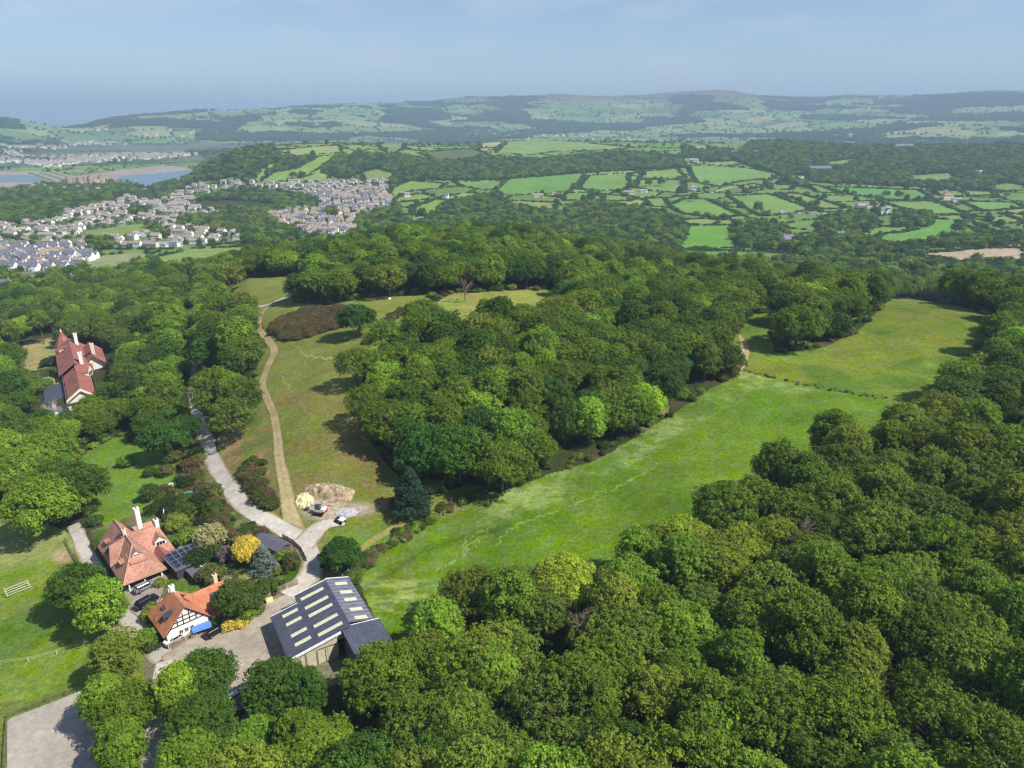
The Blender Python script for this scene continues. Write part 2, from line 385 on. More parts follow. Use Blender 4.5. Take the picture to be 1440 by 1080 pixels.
MID = [  # fields of the valley and the ridges beyond
 (('132,158,72'), "535,278 560,260 577,254 627,258 620,265 580,268 553,280"), ('118,152,76', "637,255 710,255 697,267 680,267 650,262"),
 ('106,150,64', "713,252 823,243 815,258 800,270 763,273 707,275 697,267"), ('118,154,70', "827,247 883,243 885,260 877,268 847,268 813,265"),
 ('112,154,64', "795,272 837,270 830,282 792,282"), ('112,150,66', "847,273 890,277 888,283 850,282"),
 ('126,156,76', "900,242 953,237 962,248 962,251 900,252"), ('124,154,76', "897,253 962,253 962,272 913,268 895,263"),
 ('136,150,84', "712,282 785,285 780,295 740,293 713,288"), ('130,156,70', "580,293 613,280 637,282 620,295 607,302 580,302"),
 ('118,152,68', "572,307 605,302 597,312 577,315"), ('128,148,74', "550,287 580,282 590,287 567,293"),
 ('130,146,76', "507,243 530,237 560,245 547,253 513,254"), ('176,172,116', "673,201 710,198 703,208 677,207"),
 ('128,158,86', "714,198 767,197 813,200 893,208 833,212 780,213 747,218 697,215"), ('122,150,84', "530,203 570,202 567,210 547,218"),
 ('98,108,64', "587,215 667,209 687,217 628,229"), ('160,164,106', "860,228 937,227 940,229 863,232"),
 ('146,160,94', "388,212 433,207 480,204 480,215 450,217 417,220"), ('124,156,66', "363,257 383,243 417,237 447,220 477,218 460,230 433,247 400,255"),
 ('126,150,76', "283,255 333,250 337,255 283,259"),
 ('122,158,76', "967,233 1000,233 1057,237 1097,245 1083,252 1057,253 1027,258 1013,263 980,257 973,247"),
 ('116,156,66', "960,280 993,280 1020,292 1040,302 1010,307 960,300 938,290"), ('124,158,72', "1023,275 1083,273 1140,293 1123,300 1070,304 1047,292"),
 ('136,154,80', "1093,271 1127,273 1193,292 1157,295"), ('120,150,72', "1077,260 1117,260 1113,267 1083,266"),
 ('104,156,68', "1160,263 1293,267 1313,280 1253,282 1193,273"), ('106,154,54', "967,317 1030,316 1032,333 1042,350 950,350 962,330"),
 ('124,158,76', "1237,283 1313,283 1363,302 1313,302 1257,290"), ('126,152,80', "1307,268 1393,269 1400,275 1327,277"),
 ('120,158,76', "1350,283 1427,285 1445,293 1380,297"), ('108,156,62', "1307,307 1343,310 1380,327 1360,332 1293,341 1223,343 1237,330 1277,325 1307,317"),
 ('116,154,72', "1353,305 1390,311 1420,327 1393,324"), ('120,148,80', "1273,247 1337,243 1350,255 1287,257"),
 ('122,150,78', "1160,228 1210,222 1193,233 1167,235"), ('130,152,88', "960,198 1027,195 1057,198 993,203"),
 ('128,150,74', "1407,300 1445,302 1445,313"), ('186,166,136', "1297,357 1343,352 1400,348 1445,350 1445,370 1360,368 1337,367"),
 ('166,176,96', "1400,345 1445,341 1445,349 1402,347"), ('110,152,66', "950,352 1050,353 1152,358 1150,366 960,362"),
 ('176,160,124', "970,206 996,204 996,212 978,211"), ('126,150,86', "1040,262 1060,258 1075,262 1050,268"),
 ('124,152,76', "1380,262 1420,257 1445,262 1445,268 1400,268"), ('112,150,66', "1130,258 1155,262 1180,272 1150,271"),
 ('118,152,72', "905,280 935,278 945,292 915,290"), ('118,152,76', "1300,255 1340,258 1370,262 1340,264"),
]
TOWN = [PL("0,330 0,292 60,296 120,285 200,276 250,262 330,257 545,253 550,285 545,308 500,327 440,334 330,342 235,350 140,350 60,345"),
        PL("0,345 130,347 138,365 120,384 40,388 0,384"), PL("-80,290 0,292 0,384 -80,384")]
TOWNWOOD = [PL("-40,272 45,262 100,275 165,258 170,285 100,298 60,312 -40,322"), PL("180,267 245,256 262,266 225,284 185,282"),
            PL("300,272 350,264 440,278 455,290 395,300 330,303 262,290"), PL("250,310 370,296 390,318 430,328 400,331 290,326"),
            PL("120,340 150,338 160,350 120,352"), PL("205,318 225,318 235,335 210,335"), PL("455,298 470,296 475,304 458,305"),
            PL("180,290 215,288 220,300 190,303"), PL("330,318 420,322 425,340 345,345"), PL("500,308 560,290 560,325 500,330")]
MIDWOOD = [PL(t) for t in ("470,236 500,215 560,222 640,228 700,222 760,225 860,214 960,220 962,236 880,240 800,245 700,253 620,254 560,250 480,242",
 "560,320 600,300 633,287 693,273 713,292 767,297 787,303 813,287 867,290 960,307 960,330 945,345 880,350 700,345 560,345 480,345 500,325",
 "1060,197 1243,200 1293,207 1460,208 1460,257 1403,270 1287,263 1147,257 1133,247 1100,247 1053,233 1027,223", "1147,317 1157,307 1213,300 1237,313 1207,335 1167,335",
 "1260,297 1307,303 1307,320 1260,318", "1033,320 1060,313 1103,320 1107,333 1073,352 1037,347", "1100,338 1200,336 1240,346 1300,345 1290,370 1040,366 1060,352",
 "255,262 262,245 300,222 350,208 385,207 395,222 365,240 355,258 330,262", "455,230 480,218 510,225 505,245 480,252 455,243", "393,223 443,220 430,232 400,245 380,250",
 "530,262 560,250 620,258 560,262 540,275", "550,300 580,315 560,345 500,345 520,320", "880,355 1000,370 1460,372 1460,420 850,420", "-60,255 100,262 262,262 262,275 180,290 0,330 -60,330",
 "960,205 1030,212 1060,225 1000,228 962,222", "1300,330 1380,332 1440,330 1440,345 1300,348", "0,385 120,384 240,380 480,345 560,345 560,420 0,420", "893,232 960,226 960,236 900,240", "1100,246 1135,262 1100,258")]
SAND = [PL("-300,240 60,241 110,247 165,240 240,231 300,226 320,224 320,262 160,268 -300,278")]
WATER = [PL("150,256 175,247 230,243 290,236 290,262 200,264 158,268"), PL("-300,247 40,246 66,251 50,256 -300,256")]
EST_MIN, EST_MAX = 1500, 3300
for i, t in enumerate(OPEN): OPEN[i] = (t[0], lin(*t[1])*ALB, t[2], t[3], PL(t[4]))
MID = [(lin(*map(float, c.split(',')))*ALB, PL(s)) for c, s in MID]

def voronoi_fields(x, y, size, seed, ang):
    """irregular four-sided fields: id noise, distance to the nearest field edge"""
    c, s = math.cos(ang), math.sin(ang)
    wx = x + (fbm(x/700, y/700, seed)-.5)*500; wy = y + (fbm(x/700, y/700, seed+5)-.5)*500
    px = (wx*c+wy*s)/size; py = (-wx*s+wy*c)/size*1.4
    ix = np.floor(px); iy = np.floor(py); b1 = np.full(px.shape, 9.); b2 = b1.copy(); idn = np.zeros(px.shape)
    for dx in (-1, 0, 1):
        for dy in (-1, 0, 1):
            jx = ix+dx; jy = iy+dy
            qx = jx+.15+.7*hsh(jx, jy, seed); qy = jy+.15+.7*hsh(jx, jy, seed+1)
            d = np.maximum(np.abs(px-qx), np.abs(py-qy))*.7 + .3*np.hypot(px-qx, py-qy); n = hsh(jx, jy, seed+2)
            m = d < b1; b2 = np.where(m, b1, np.minimum(b2, d)); idn = np.where(m, n, idn); b1 = np.where(m, d, b1)
    return idn, (b2-b1)*size
def jit(u, v, x, y, r):
    """ragged edges: a wobble of about a metre, in pixels of the photograph"""
    k = np.clip(900/np.maximum(r, 50), .15, 4)
    return u + (fbm(x/6, y/6, 41, 3)-.5)*2.6*k, v + (fbm(x/6, y/6, 57, 3)-.5)*1.2*k
def cover(x, y, z):
    """land class: -1 woodland/scrub, >=0 index of OPEN, 100+ index of MID, 200 town, 201 town wood, 210 sand, 220 far fields, 230 far wood"""
    r = np.hypot(x, y); u, v, d = proj(x, y, z); u, v = jit(u, v, x, y, r)
    f = d > 1; cl = np.full(x.shape, -1)
    cl[r > 2750] = 220
    m = f & (r > 2750) & ((fbm(x/420, y/420, 77, 4) > .545))
    cl[m] = 230
    w = f & (r > 640) & (r < 2760)
    cl[w & (r > 700) & (v < 372)] = 150
    for p in MIDWOOD: cl[w & inpoly(u, v, p)] = -1
    for i, (c, p) in enumerate(MID): cl[w & inpoly(u, v, p)] = 100+i
    for p in TOWN: cl[f & (r > 560) & (r < 2400) & inpoly(u, v, p)] = 200
    for p in TOWNWOOD: cl[f & (r > 560) & (r < 2400) & inpoly(u, v, p)] = 201
    for i, (n_, c, a, b, p) in enumerate(OPEN): cl[f & (r > a) & (r < b) & inpoly(u, v, p)] = i
    for p in SAND: cl[f & (r > EST_MIN) & (r < EST_MAX) & (z < -46) & inpoly(u, v, p)] = 210
    return cl
TRAMPLED = [PL(t) for t in ("651,763 656,756 677,748 695,739", "652,776 663,762 677,755 688,746", "608,806 628,795 649,783 656,776", "698,770 705,756 723,740 740,733 783,719", "670,770 674,756 691,753", "656,756 652,766 658,776",
  "800,712 830,700 850,688", "860,690 900,668 930,650", "530,840 560,836 600,846", "520,850 560,862 590,858", "512,826 540,822 580,832")]
FOOTPATH = [PL("395,530 415,555 430,577 457,602"), PL("400,470 430,500 470,505"), PL("520,630 545,655")]
def crushed(u, v, lines, wd=1.1):
    f = np.zeros(u.shape)
    for L_ in lines:
        for (x1, y1), (x2, y2) in zip(L_[:-1], L_[1:]):
            m = (u > min(x1, x2)-6) & (u < max(x1, x2)+6) & (v > min(y1, y2)-6) & (v < max(y1, y2)+6)
            if not m.any(): continue
            uu = u[m]+2.2*np.sin(v[m]*.6); vv = v[m]+1.2*np.sin(u[m]*.45); dx, dy = x2-x1, y2-y1
            t = np.clip(((uu-x1)*dx+(vv-y1)*dy)/(dx*dx+dy*dy), 0, 1); d = np.hypot(uu-x1-t*dx, vv-y1-t*dy); f[m] = np.maximum(f[m], np.clip(1.4-d/wd, 0, 1))
    return f
def land_colour(x, y, z):
    cl = cover(x, y, z); r = np.hypot(x, y)
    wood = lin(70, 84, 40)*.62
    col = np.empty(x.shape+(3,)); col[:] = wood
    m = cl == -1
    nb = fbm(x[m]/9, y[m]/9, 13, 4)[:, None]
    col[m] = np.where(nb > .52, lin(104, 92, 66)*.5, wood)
    for i, t in enumerate(OPEN):
        col[cl == i] = t[1]
    for i, t in enumerate(MID): col[cl == 100+i] = t[0]
    m = cl == 150; n1, e1 = voronoi_fields(x[m], y[m], 120, 8, .8)
    pal = np.array([lin(*c) for c in ((112,146,66),(128,150,76),(120,152,72),(138,156,84),(108,136,62))])*ALB
    col[m] = np.where((e1 < 4)[:, None], wood, pal[np.clip((n1*5).astype(int), 0, 4)])
    m = cl == 200; col[m] = np.where((hsh(np.floor(x[m]/9), np.floor(y[m]/9), 2) > .62)[:, None], lin(150, 146, 138)*.7, lin(104, 122, 72)*.8)
    col[cl == 201] = wood
    m = cl == 210; k = fbm(x[m]/260, y[m]/60, 8)[:, None]; col[m] = lin(178, 160, 150)*.85*(1-k)+lin(156, 142, 142)*.8*k
    # the vale and hills beyond: fields, hedges, woods, moor on the tops
    m = (cl == 220) | (cl == 230); X = x[m]; Y = y[m]; Z = z[m]; kk = cl[m]
    n1, e1 = voronoi_fields(X, Y, 330, 3, .35)
    pal = np.array([lin(*c) for c in ((120,158,84),(134,164,92),(112,148,78),(150,166,104),(126,150,80),(140,160,96),(104,140,74),(158,160,104),(118,154,88),(98,128,70))])*ALB
    c = pal[np.clip((n1*len(pal)).astype(int), 0, len(pal)-1)]
    dk = lin(46, 66, 34)*.6
    c = np.where(((e1 < 13))[:, None], dk, c)
    c = np.where((kk == 230)[:, None], dk*1.05, c)
    moor = np.clip((Z-215+60*(fbm(X/500, Y/500, 21)-.5))/50, 0, 1)[:, None]*np.where(X < 2600, 1, .45)[:, None]
    mc = lin(112, 108, 74)*.8*(.8+.4*fbm(X/120, Y/120, 22)[:, None])
    c = c*(1-moor)+mc*moor
    flat = (Z < -38) & (X < -400) & (np.hypot(X, Y) < 4900)
    tn = fbm(X/190, Y/190, 90, 3)
    c = np.where((flat & (tn > .5))[:, None], lin(118, 124, 100)*.7, np.where(flat[:, None], lin(84, 108, 64)*.62, c))
    col[m] = c
    # detail inside the near fields
    u, v, d = proj(x, y, z)
    def blend(mask, colour, f):
        f = np.clip(f, 0, 1)[:, None]; col[mask] = col[mask]*(1-f) + colour*f
    m = cl == 0; X, Y, U, V = x[m], y[m], u[m], v[m]
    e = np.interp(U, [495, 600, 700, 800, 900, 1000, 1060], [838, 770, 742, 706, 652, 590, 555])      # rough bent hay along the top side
    t = np.clip((e-V)/10, 0, 1)*np.clip((U-640)/60, 0, 1)
    blend(m, lin(150, 172, 96)*ALB, t*(.15+.75*np.clip((fbm(X/3+Y/5, Y/2-X/9, 61)-.42)*5, 0, 1)))
    t2 = np.clip(1-np.hypot((U-555)/75, (V-840)/45), 0, 1)*2
    blend(m, lin(156, 172, 92)*ALB, t2*np.clip((fbm(X/4, Y/1.4, 63)-.42)*5, 0, 1))
    blend(m, lin(82, 120, 24)*ALB, .7*np.clip((fbm(X/20, Y/20, 65)-.45)*4, 0, 1))
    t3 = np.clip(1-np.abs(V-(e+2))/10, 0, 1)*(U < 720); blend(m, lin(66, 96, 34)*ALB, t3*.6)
    m = cl == 0; blend(m, lin(184, 196, 120)*ALB, crushed(u[m], v[m], TRAMPLED, .85)*.45)
    m = cl == 2; blend(m, lin(176, 168, 112)*ALB, crushed(u[m], v[m], FOOTPATH)*.7)
    m = cl == 1; X, Y = x[m], y[m]
    blend(m, lin(128, 132, 52)*ALB, np.clip((fbm(X/26, Y/26, 66)-.42)*4, 0, .8)); blend(m, lin(80, 116, 34)*ALB, np.clip((fbm(X/14, Y/10, 67)-.55)*6, 0, .7))
    m = cl == 2; X, Y, U, V = x[m], y[m], u[m], v[m]
    t = np.clip((V-500)/60, 0, 1)*np.clip((745-V)/30, 0, 1)
    blend(m, lin(134, 122, 66)*ALB, t*np.clip((fbm(X/11, Y/11, 68)-.33)*3.5, 0, .95))
    blend(m, lin(150, 118, 74)*ALB, t*np.clip((fbm(X/5, Y/5, 69)-.5)*4, 0, .6)*np.clip((U-440)/60, 0, 1))
    blend(m, lin(116, 132, 52)*ALB, np.clip((fbm(X/7, Y/7, 70)-.5)*5, 0, .7))
    blend(m, lin(100, 140, 40)*ALB, np.clip((V-735)/20, 0, 1)*.7)
    blend(m, lin(146, 156, 70)*ALB, np.clip((455-V)/25, 0, 1)*.4)
    s = np.clip(1-np.hypot((U-455)/46, (V-712)/30), 0, 1)*2.2
    s = np.maximum(s, np.clip(1-np.hypot((U-505)/34, (V-716)/13), 0, 1)*1.4)
    blend(m, lin(186, 174, 152)*ALB, s*(.4+.8*fbm(X/2.5, Y/2.5, 71)))
    m = cl == 3; blend(m, lin(168, 150, 84)*ALB, np.clip((fbm(x[m]/6, y[m]/6, 72)-.45)*5, 0, .5))
    m = cl == 4; blend(m, lin(160, 130, 90)*ALB, np.clip((fbm(x[m]/4, y[m]/4, 73)-.45)*5, 0, .85)); blend(m, lin(100, 130, 40)*ALB, np.clip((fbm(x[m]/5, y[m]/5, 74)-.5)*6, 0, .9))
    m = cl == 6; X, Y, U, V = x[m], y[m], u[m], v[m]
    t = np.clip((795+(U-60)*-.25-V)/16, 0, 1); blend(m, lin(160, 166, 98)*ALB, t*.85)
    blend(m, lin(150, 158, 62)*ALB, (1-t)*np.clip((fbm(X/3, Y/3, 75)-.56)*7, 0, .5)); blend(m, lin(96, 130, 40)*ALB, (1-t)*np.clip((fbm(X/12, Y/12, 76)-.45)*4, 0, .8))
    blend(m, lin(190, 170, 130)*ALB, np.clip(1-np.hypot((U-88)/18, (V-783)/14), 0, 1)*1.6)
    m = cl == 7; X, Y = x[m], y[m]
    blend(m, lin(140, 122, 92)*ALB, np.clip((fbm(X/3, Y/3, 78)-.48)*6, 0, .8)); blend(m, lin(70, 100, 30)*ALB, np.clip((fbm(X/3.5, Y/3.5, 79)-.5)*6, 0, .8))
    m = cl == 10; blend(m, lin(186, 160, 110)*ALB, np.clip((fbm(x[m]/6, y[m]/6, 81)-.4)*4, 0, .8))
    return cl, np.clip(col, 0, 1)
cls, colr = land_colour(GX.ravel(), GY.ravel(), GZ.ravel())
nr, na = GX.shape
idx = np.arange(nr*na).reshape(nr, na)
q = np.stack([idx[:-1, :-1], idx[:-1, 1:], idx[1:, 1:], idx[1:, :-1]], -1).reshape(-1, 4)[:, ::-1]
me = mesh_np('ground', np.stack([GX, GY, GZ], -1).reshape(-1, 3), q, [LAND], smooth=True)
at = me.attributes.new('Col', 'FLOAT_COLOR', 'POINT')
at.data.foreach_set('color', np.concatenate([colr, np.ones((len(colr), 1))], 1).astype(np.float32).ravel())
tag(link('ground', me), kind='structure')

# water: open sea to the horizon, and the low-tide channel of the estuary
q = NT('sea_water'); q.base((.03, .06, .075)); q.bump(q.noise(.05, 5, q.n('TexCoord').outputs['Object']), .25, 1.0); SEA = q.set(.28, .5)
b = MB(); n = 64
pts = [(90000*math.sin(2*math.pi*i/n), 90000*math.cos(2*math.pi*i/n), -48.2) for i in range(n)]
b.poly(pts[::-1]); tag(b.build('sea', SEA), kind='structure')
q = NT('estuary_water_mat'); q.base((.10, .135, .18)); q.bump(q.noise(.08, 4, q.n('TexCoord').outputs['Object']), .12, .5); ESW = q.set(.22, .5)
b = MB()
for p in WATER:
    pts = []
    for u, v in p:
        d = ray(u, v); t = (-46.3-CAM[2])/d[2]; pts.append((d[0]*t, d[1]*t, -46.3))
    b.poly(pts)
for f in range(len(b.f)):
    p0, p1, p2 = (Vector(b.v[i]) for i in b.f[f][:3])
    if (p1-p0).cross(p2-p0).z < 0: b.f[f] = b.f[f][::-1]
tag(b.build('estuary_water', ESW), kind='structure')

# ------------------------------------------------------------------ tracks and hard ground, as thin sheets on the terrain
def smooth_line(pts, step=1.5):
    P = np.array(pts, float); out = []
    Q = np.vstack([2*P[0]-P[1], P, 2*P[-1]-P[-2]])
    for i in range(1, len(Q)-2):
        n = max(2, int(np.linalg.norm(Q[i+1]-Q[i])/step)); t = np.linspace(0, 1, n, endpoint=False)[:, None]
        out.append(.5*((2*Q[i]) + (-Q[i-1]+Q[i+1])*t + (2*Q[i-1]-5*Q[i]+4*Q[i+1]-Q[i+2])*t*t + (-Q[i-1]+3*Q[i]-3*Q[i+1]+Q[i+2])*t**3))
    return np.vstack(out+[P[-1:]])
def mat_track(name, a, b, centre=None, edge=None):
    q = NT(name); tc = q.n('TexCoord').outputs['Object']; s = q.n('Attribute', attribute_name='side').outputs['Fac']
    col = q.mix(q.remap(q.noise(.8, 6, tc, .7), 0, 1), lin(*a)*ALB, lin(*b)*ALB)
    if centre is not None:      # a grassy crown between the wheel ruts
        f = q.math('MULTIPLY', q.remap(s, .5, 0, .08, .26), q.remap(q.noise(.5, 5, tc, .7), 0, 1, .4, .6)); col = q.mix(f, col, lin(*centre)*ALB)
    if edge is not None:
        f = q.remap(q.math('ADD', s, q.math('MULTIPLY', q.noise(.6, 5, tc, .7), .6)), 0, 1, 1.0, 1.25); col = q.mix(f, col, lin(*edge)*ALB)
    q.base(q.scale(col, q.math('MULTIPLY', q.remap(q.noise(5, 4, tc, .8), .84, 1.13), q.remap(q.noise(.13, 6, tc, .65), .82, 1.16)))); q.bump(q.noise(3, 5, tc), .4, .06)
    return q.set(.95, .1)
def ribbon(name, px, width, mat, lift=.07, step=1.2, ragged=.35, label=None):
    pts = [ground(u, v)[:2] for u, v in PL(px)]; L = smooth_line(pts, step)
    T = np.gradient(L, axis=0); T /= np.linalg.norm(T, axis=1)[:, None]; N = np.stack([-T[:, 1], T[:, 0]], 1)
    if not hasattr(width, '__len__'): width = [width, width]
    Wd = np.interp(np.linspace(0, 1, len(L)), np.linspace(0, 1, len(width)), width)/2
    off = np.linspace(-1, 1, 9); V = []; S = []
    for k, o in enumerate(off):
        rag = 1 + (ragged*(vnoise(np.arange(len(L))*.23, np.full(len(L), 3.1+k//8), 5)-.5) if k in (0, 8) else 0)
        p = L + N*(o*Wd*rag)[:, None]; z = H(p[:, 0], p[:, 1])+lift
        V.append(np.column_stack([p, z])); S.append(np.full(len(L), abs(o)))
    V = np.stack(V, 1); n = len(L); ii = np.arange(n*9).reshape(n, 9)
    f = np.stack([ii[:-1, :-1], ii[:-1, 1:], ii[1:, 1:], ii[1:, :-1]], -1).reshape(-1, 4)[:, ::-1]
    me = mesh_np(name, V.reshape(-1, 3), f, [mat], smooth=True)
    me.attributes.new('side', 'FLOAT', 'POINT').data.foreach_set('value', np.stack(S, 1).astype(np.float32).ravel())
    return tag(link(name, me), kind='structure')
def sheet(name, px, mat, lift=.04, cell=1.0):
    """an area of hard ground draped on the terrain: grid cells inside the outline"""
    P = np.array([ground(u, v)[:2] for u, v in PL(px)])
    x0, y0 = P.min(0)-1; x1, y1 = P.max(0)+1
    gx = np.arange(x0, x1, cell); gy = np.arange(y0, y1, cell); X, Y = np.meshgrid(gx, gy)
    inside = inpoly(X+cell/2, Y+cell/2, P)
    Z = H(X, Y)+lift; ii = np.arange(X.size).reshape(X.shape)
    f = np.stack([ii[:-1, :-1], ii[:-1, 1:], ii[1:, 1:], ii[1:, :-1]], -1)[inside[:-1, :-1]]
    used = np.unique(f); mp = np.full(X.size, -1); mp[used] = np.arange(len(used))
    V = np.stack([X.ravel()[used], Y.ravel()[used], Z.ravel()[used]], 1)
    # pull the stair-stepped rim onto the outline
    cnt = np.bincount(mp[f].ravel(), minlength=len(used)); rim = cnt < 4
    A_ = P; B_ = np.roll(P, -1, 0)
    for i in np.where(rim)[0]:
        p = V[i, :2]; ab = B_-A_; t = np.clip(((p-A_)*ab).sum(1)/(ab*ab).sum(1), 0, 1); c = A_+ab*t[:, None]; k = np.argmin(((c-p)**2).sum(1)); V[i, :2] = c[k]
    V[:, 2] = H(V[:, 0], V[:, 1])+lift
    me = mesh_np(name, V, mp[f], [mat], smooth=True)
    me.attributes.new('side', 'FLOAT', 'POINT')
    return tag(link(name, me), kind='structure')
GRAVEL = mat_track('pale_gravel', (218,210,198), (192,182,168), edge=(150,140,96))
EARTH = mat_track('earth_track', (196,178,136), (170,150,108), centre=(128,128,62), edge=(126,130,60))
DUST = mat_track('yard_stone', (190,178,160), (164,152,138), edge=(150,140,96))
SANDM = mat_track('arena_sand', (196,186,172), (176,166,154))
PALE = mat_track('worn_grass', (168,150,96), (140,140,70), edge=(110,140,50))
ribbon('gravel_lane', "262,372 274,480 273,505 270,545 274,570 285,605 297,640 318,680 350,717 395,742 425,762 440,790 432,815 405,838", [2.4, 2.4, 2.5, 2.6, 2.9, 4.6, 5.4], GRAVEL, .10)
ribbon('hill_track', "384,428 372,436 365,450 366,465 385,490 379,510 370,535 371,550 384,580 391,620 392,640 402,690 412,735 425,760", [2.6, 2.8, 3.2, 3.4, 3.0, 2.8, 3.4, 5], EARTH, .09)
ribbon('hilltop_lane', "340,433 372,430 400,419 425,409", 3.6, GRAVEL, .12)
ribbon('field_path', "1040,528 1046,505 1048,490 1040,472", [1.0, 3.4, 3.4, 1.5], EARTH, .09)
ribbon('digger_track', "425,768 440,752 458,738 485,735", [7, 6, 4, 2.5], GRAVEL, .13)
ribbon('worn_strip', "500,778 530,757 570,735 600,724 640,705", [1.2, 2.6, 2.4, 1.8, 1.0], PALE, .08)
ribbon('lane_to_arena', "232,930 226,960 222,990 218,1020 216,1060 216,1100", [4, 4, 4, 4], GRAVEL, .10)
ribbon('drive_to_yard', "232,932 262,915 300,897", [5, 6, 7], DUST, .10)
ribbon('drive_to_house', "103,738 112,757 122,778 134,800 160,850 200,890 232,925", [3.6, 4, 4, 3.6, 3.4, 4, 5], GRAVEL, .08)
ribbon('distant_road', "1000,272 1020,266 1045,262 1070,261 1100,259 1125,252 1145,240", 6, GRAVEL, .7, 6)
ribbon('valley_road', "940,348 1010,350 1090,352 1150,358", 5, GRAVEL, .7, 6)
ribbon('farm_road', "1236,314 1225,324 1213,331", 6, GRAVEL, .8, 6)
sheet('yard', "236,925 300,894 346,866 380,846 402,836 425,822 440,822 412,862 404,905 410,932 420,955 380,975 330,1000 318,985 300,950 262,935", DUST, .06, .8)
sheet('riding_arena', "10,1012 118,970 150,1010 190,1090 10,1110", SANDM, .06, .8)
sheet('car_court', "172,812 224,790 236,812 222,850 205,870 180,872", DUST, .07, .8)
# ------------------------------------------------------------------ buildings
KEEPOUT = []
def pt(u, v, z):
    d = ray(u, v); t = (z-CAM[2])/d[2]; return float(d[0]*t), float(d[1]*t)
WHITE = simple('white_render', (232,230,222), .8, .2, var=.06)
CREAM = simple('cream_render', (222,208,180), .8, .2, var=.08)
TIMB = simple('dark_timber', (40,34,32), .7)
SLATE = simple('dark_slate', (70,72,88), .55, .4, var=.12)
GLASS = simple('window_glass', (38,48,58), .08, .6, var=.2, scale=.6)
FRAME = simple('white_frame', (236,236,232), .5)
STONE = simple('pale_stone', (196,184,160), .85, var=.14)
CONC = simple('concrete_block', (150,146,136), .9, var=.12)
BRICK = simple('chimney_brick', (176,150,136), .85, var=.16)
POT = simple('clay_pot', (170,110,80), .8)
def tile_mat(name, a, b, row=.33, lichen=None):
    """courses of small clay tiles: each tile its own shade, a step at every course (runs down the slope in z)"""
    q = NT(name); tc = q.n('TexCoord').outputs['Object']; sx = q.n('SeparateXYZ'); q.l(tc, sx.inputs[0])
    zz = q.math('MULTIPLY', sx.outputs['Z'], 1/row/.62); fr = q.math('FRACT', zz, 0); fl = q.math('FLOOR', zz, 0)
    s = q.math('ADD', sx.outputs['X'], sx.outputs['Y'])
    cb = q.n('CombineXYZ'); q.l(q.math('FLOOR', q.math('ADD', q.math('MULTIPLY', s, 2.6), q.math('MULTIPLY', fl, .5)), 0), cb.inputs[0]); q.l(fl, cb.inputs[1])
    wn = q.n('TexWhiteNoise', noise_dimensions='2D'); q.l(cb.outputs[0], wn.inputs['Vector'])
    col = q.mix(wn.outputs['Value'], lin(*a), lin(*b))
    col = q.mix(q.remap(q.noise(.45, 5, tc, .6), 0, .55, .42, .66), col, lin(*(lichen or (150,120,104))))
    col = q.scale(col, q.remap(q.noise(.22, 3, tc), .84, 1.12)); col = q.scale(col, q.remap(fr, .72, 1.04, 0, .25))
    q.base(col); q.bump(fr, .5, .03); return q.set(.85, .2)
TILE = tile_mat('weathered_rose_tile', (196,142,122), (162,112,96), lichen=(168,146,122))
TILEO = tile_mat('orange_clay_tile', (204,130,94), (182,112,80), lichen=(186,142,110))
TILER = tile_mat('red_brown_tile', (164,100,88), (140,84,76))
def sheet_mat(name, c, c2, axis='X', pitch=1.0, rough=.45):
    """profiled metal sheeting: ribs that run down the slope"""
    q = NT(name); tc = q.n('TexCoord').outputs['Object']; sx = q.n('SeparateXYZ'); q.l(tc, sx.inputs[0])
    f = q.math('FRACT', q.math('MULTIPLY', sx.outputs[axis], 1/pitch), 0)
    t = q.math('ABSOLUTE', q.math('SUBTRACT', f, .5), 0)
    col = q.mix(q.remap(t, 0, 1, .36, .44), lin(*c), lin(*c2)); mp_ = q.n('Mapping'); mp_.inputs['Scale'].default_value = (.25, 2.2, 1) if axis == 'Y' else (2.2, .25, 1); q.l(tc, mp_.inputs[0])
    q.base(q.scale(col, q.math('MULTIPLY', q.remap(q.noise(1.4, 6, mp_.outputs[0], .7), .72, 1.25), q.remap(q.noise(.4, 4, tc), .9, 1.12)))); q.bump(t, .8, .08)
    return q.set(rough, .4)
BARNR = sheet_mat('shaded_grey_blue_sheeting', (78,80,94), (60,62,76), 'Y', .5)  # west slope: its darker tone has the side away from the sun painted in
BARNR2 = sheet_mat('sunlit_ribbed_grey_sheeting', (116,118,132), (80,82,96), 'Y', 1.3)  # east slope: real ribs, but the paler tone paints in the sun it faces
BARNR3 = sheet_mat('plain_grey_sheeting', (82,85,98), (74,77,90), 'X', .6)
SKYL = simple('fibreglass_skylight', (205,203,170), .5, .3, var=.12)
def glass_pv():
    q = NT('solar_cells'); q.base((.02, .022, .045)); return q.set(.18, .6)
PV = glass_pv(); ALU = simple('aluminium', (190,192,198), .35, .5, .6)

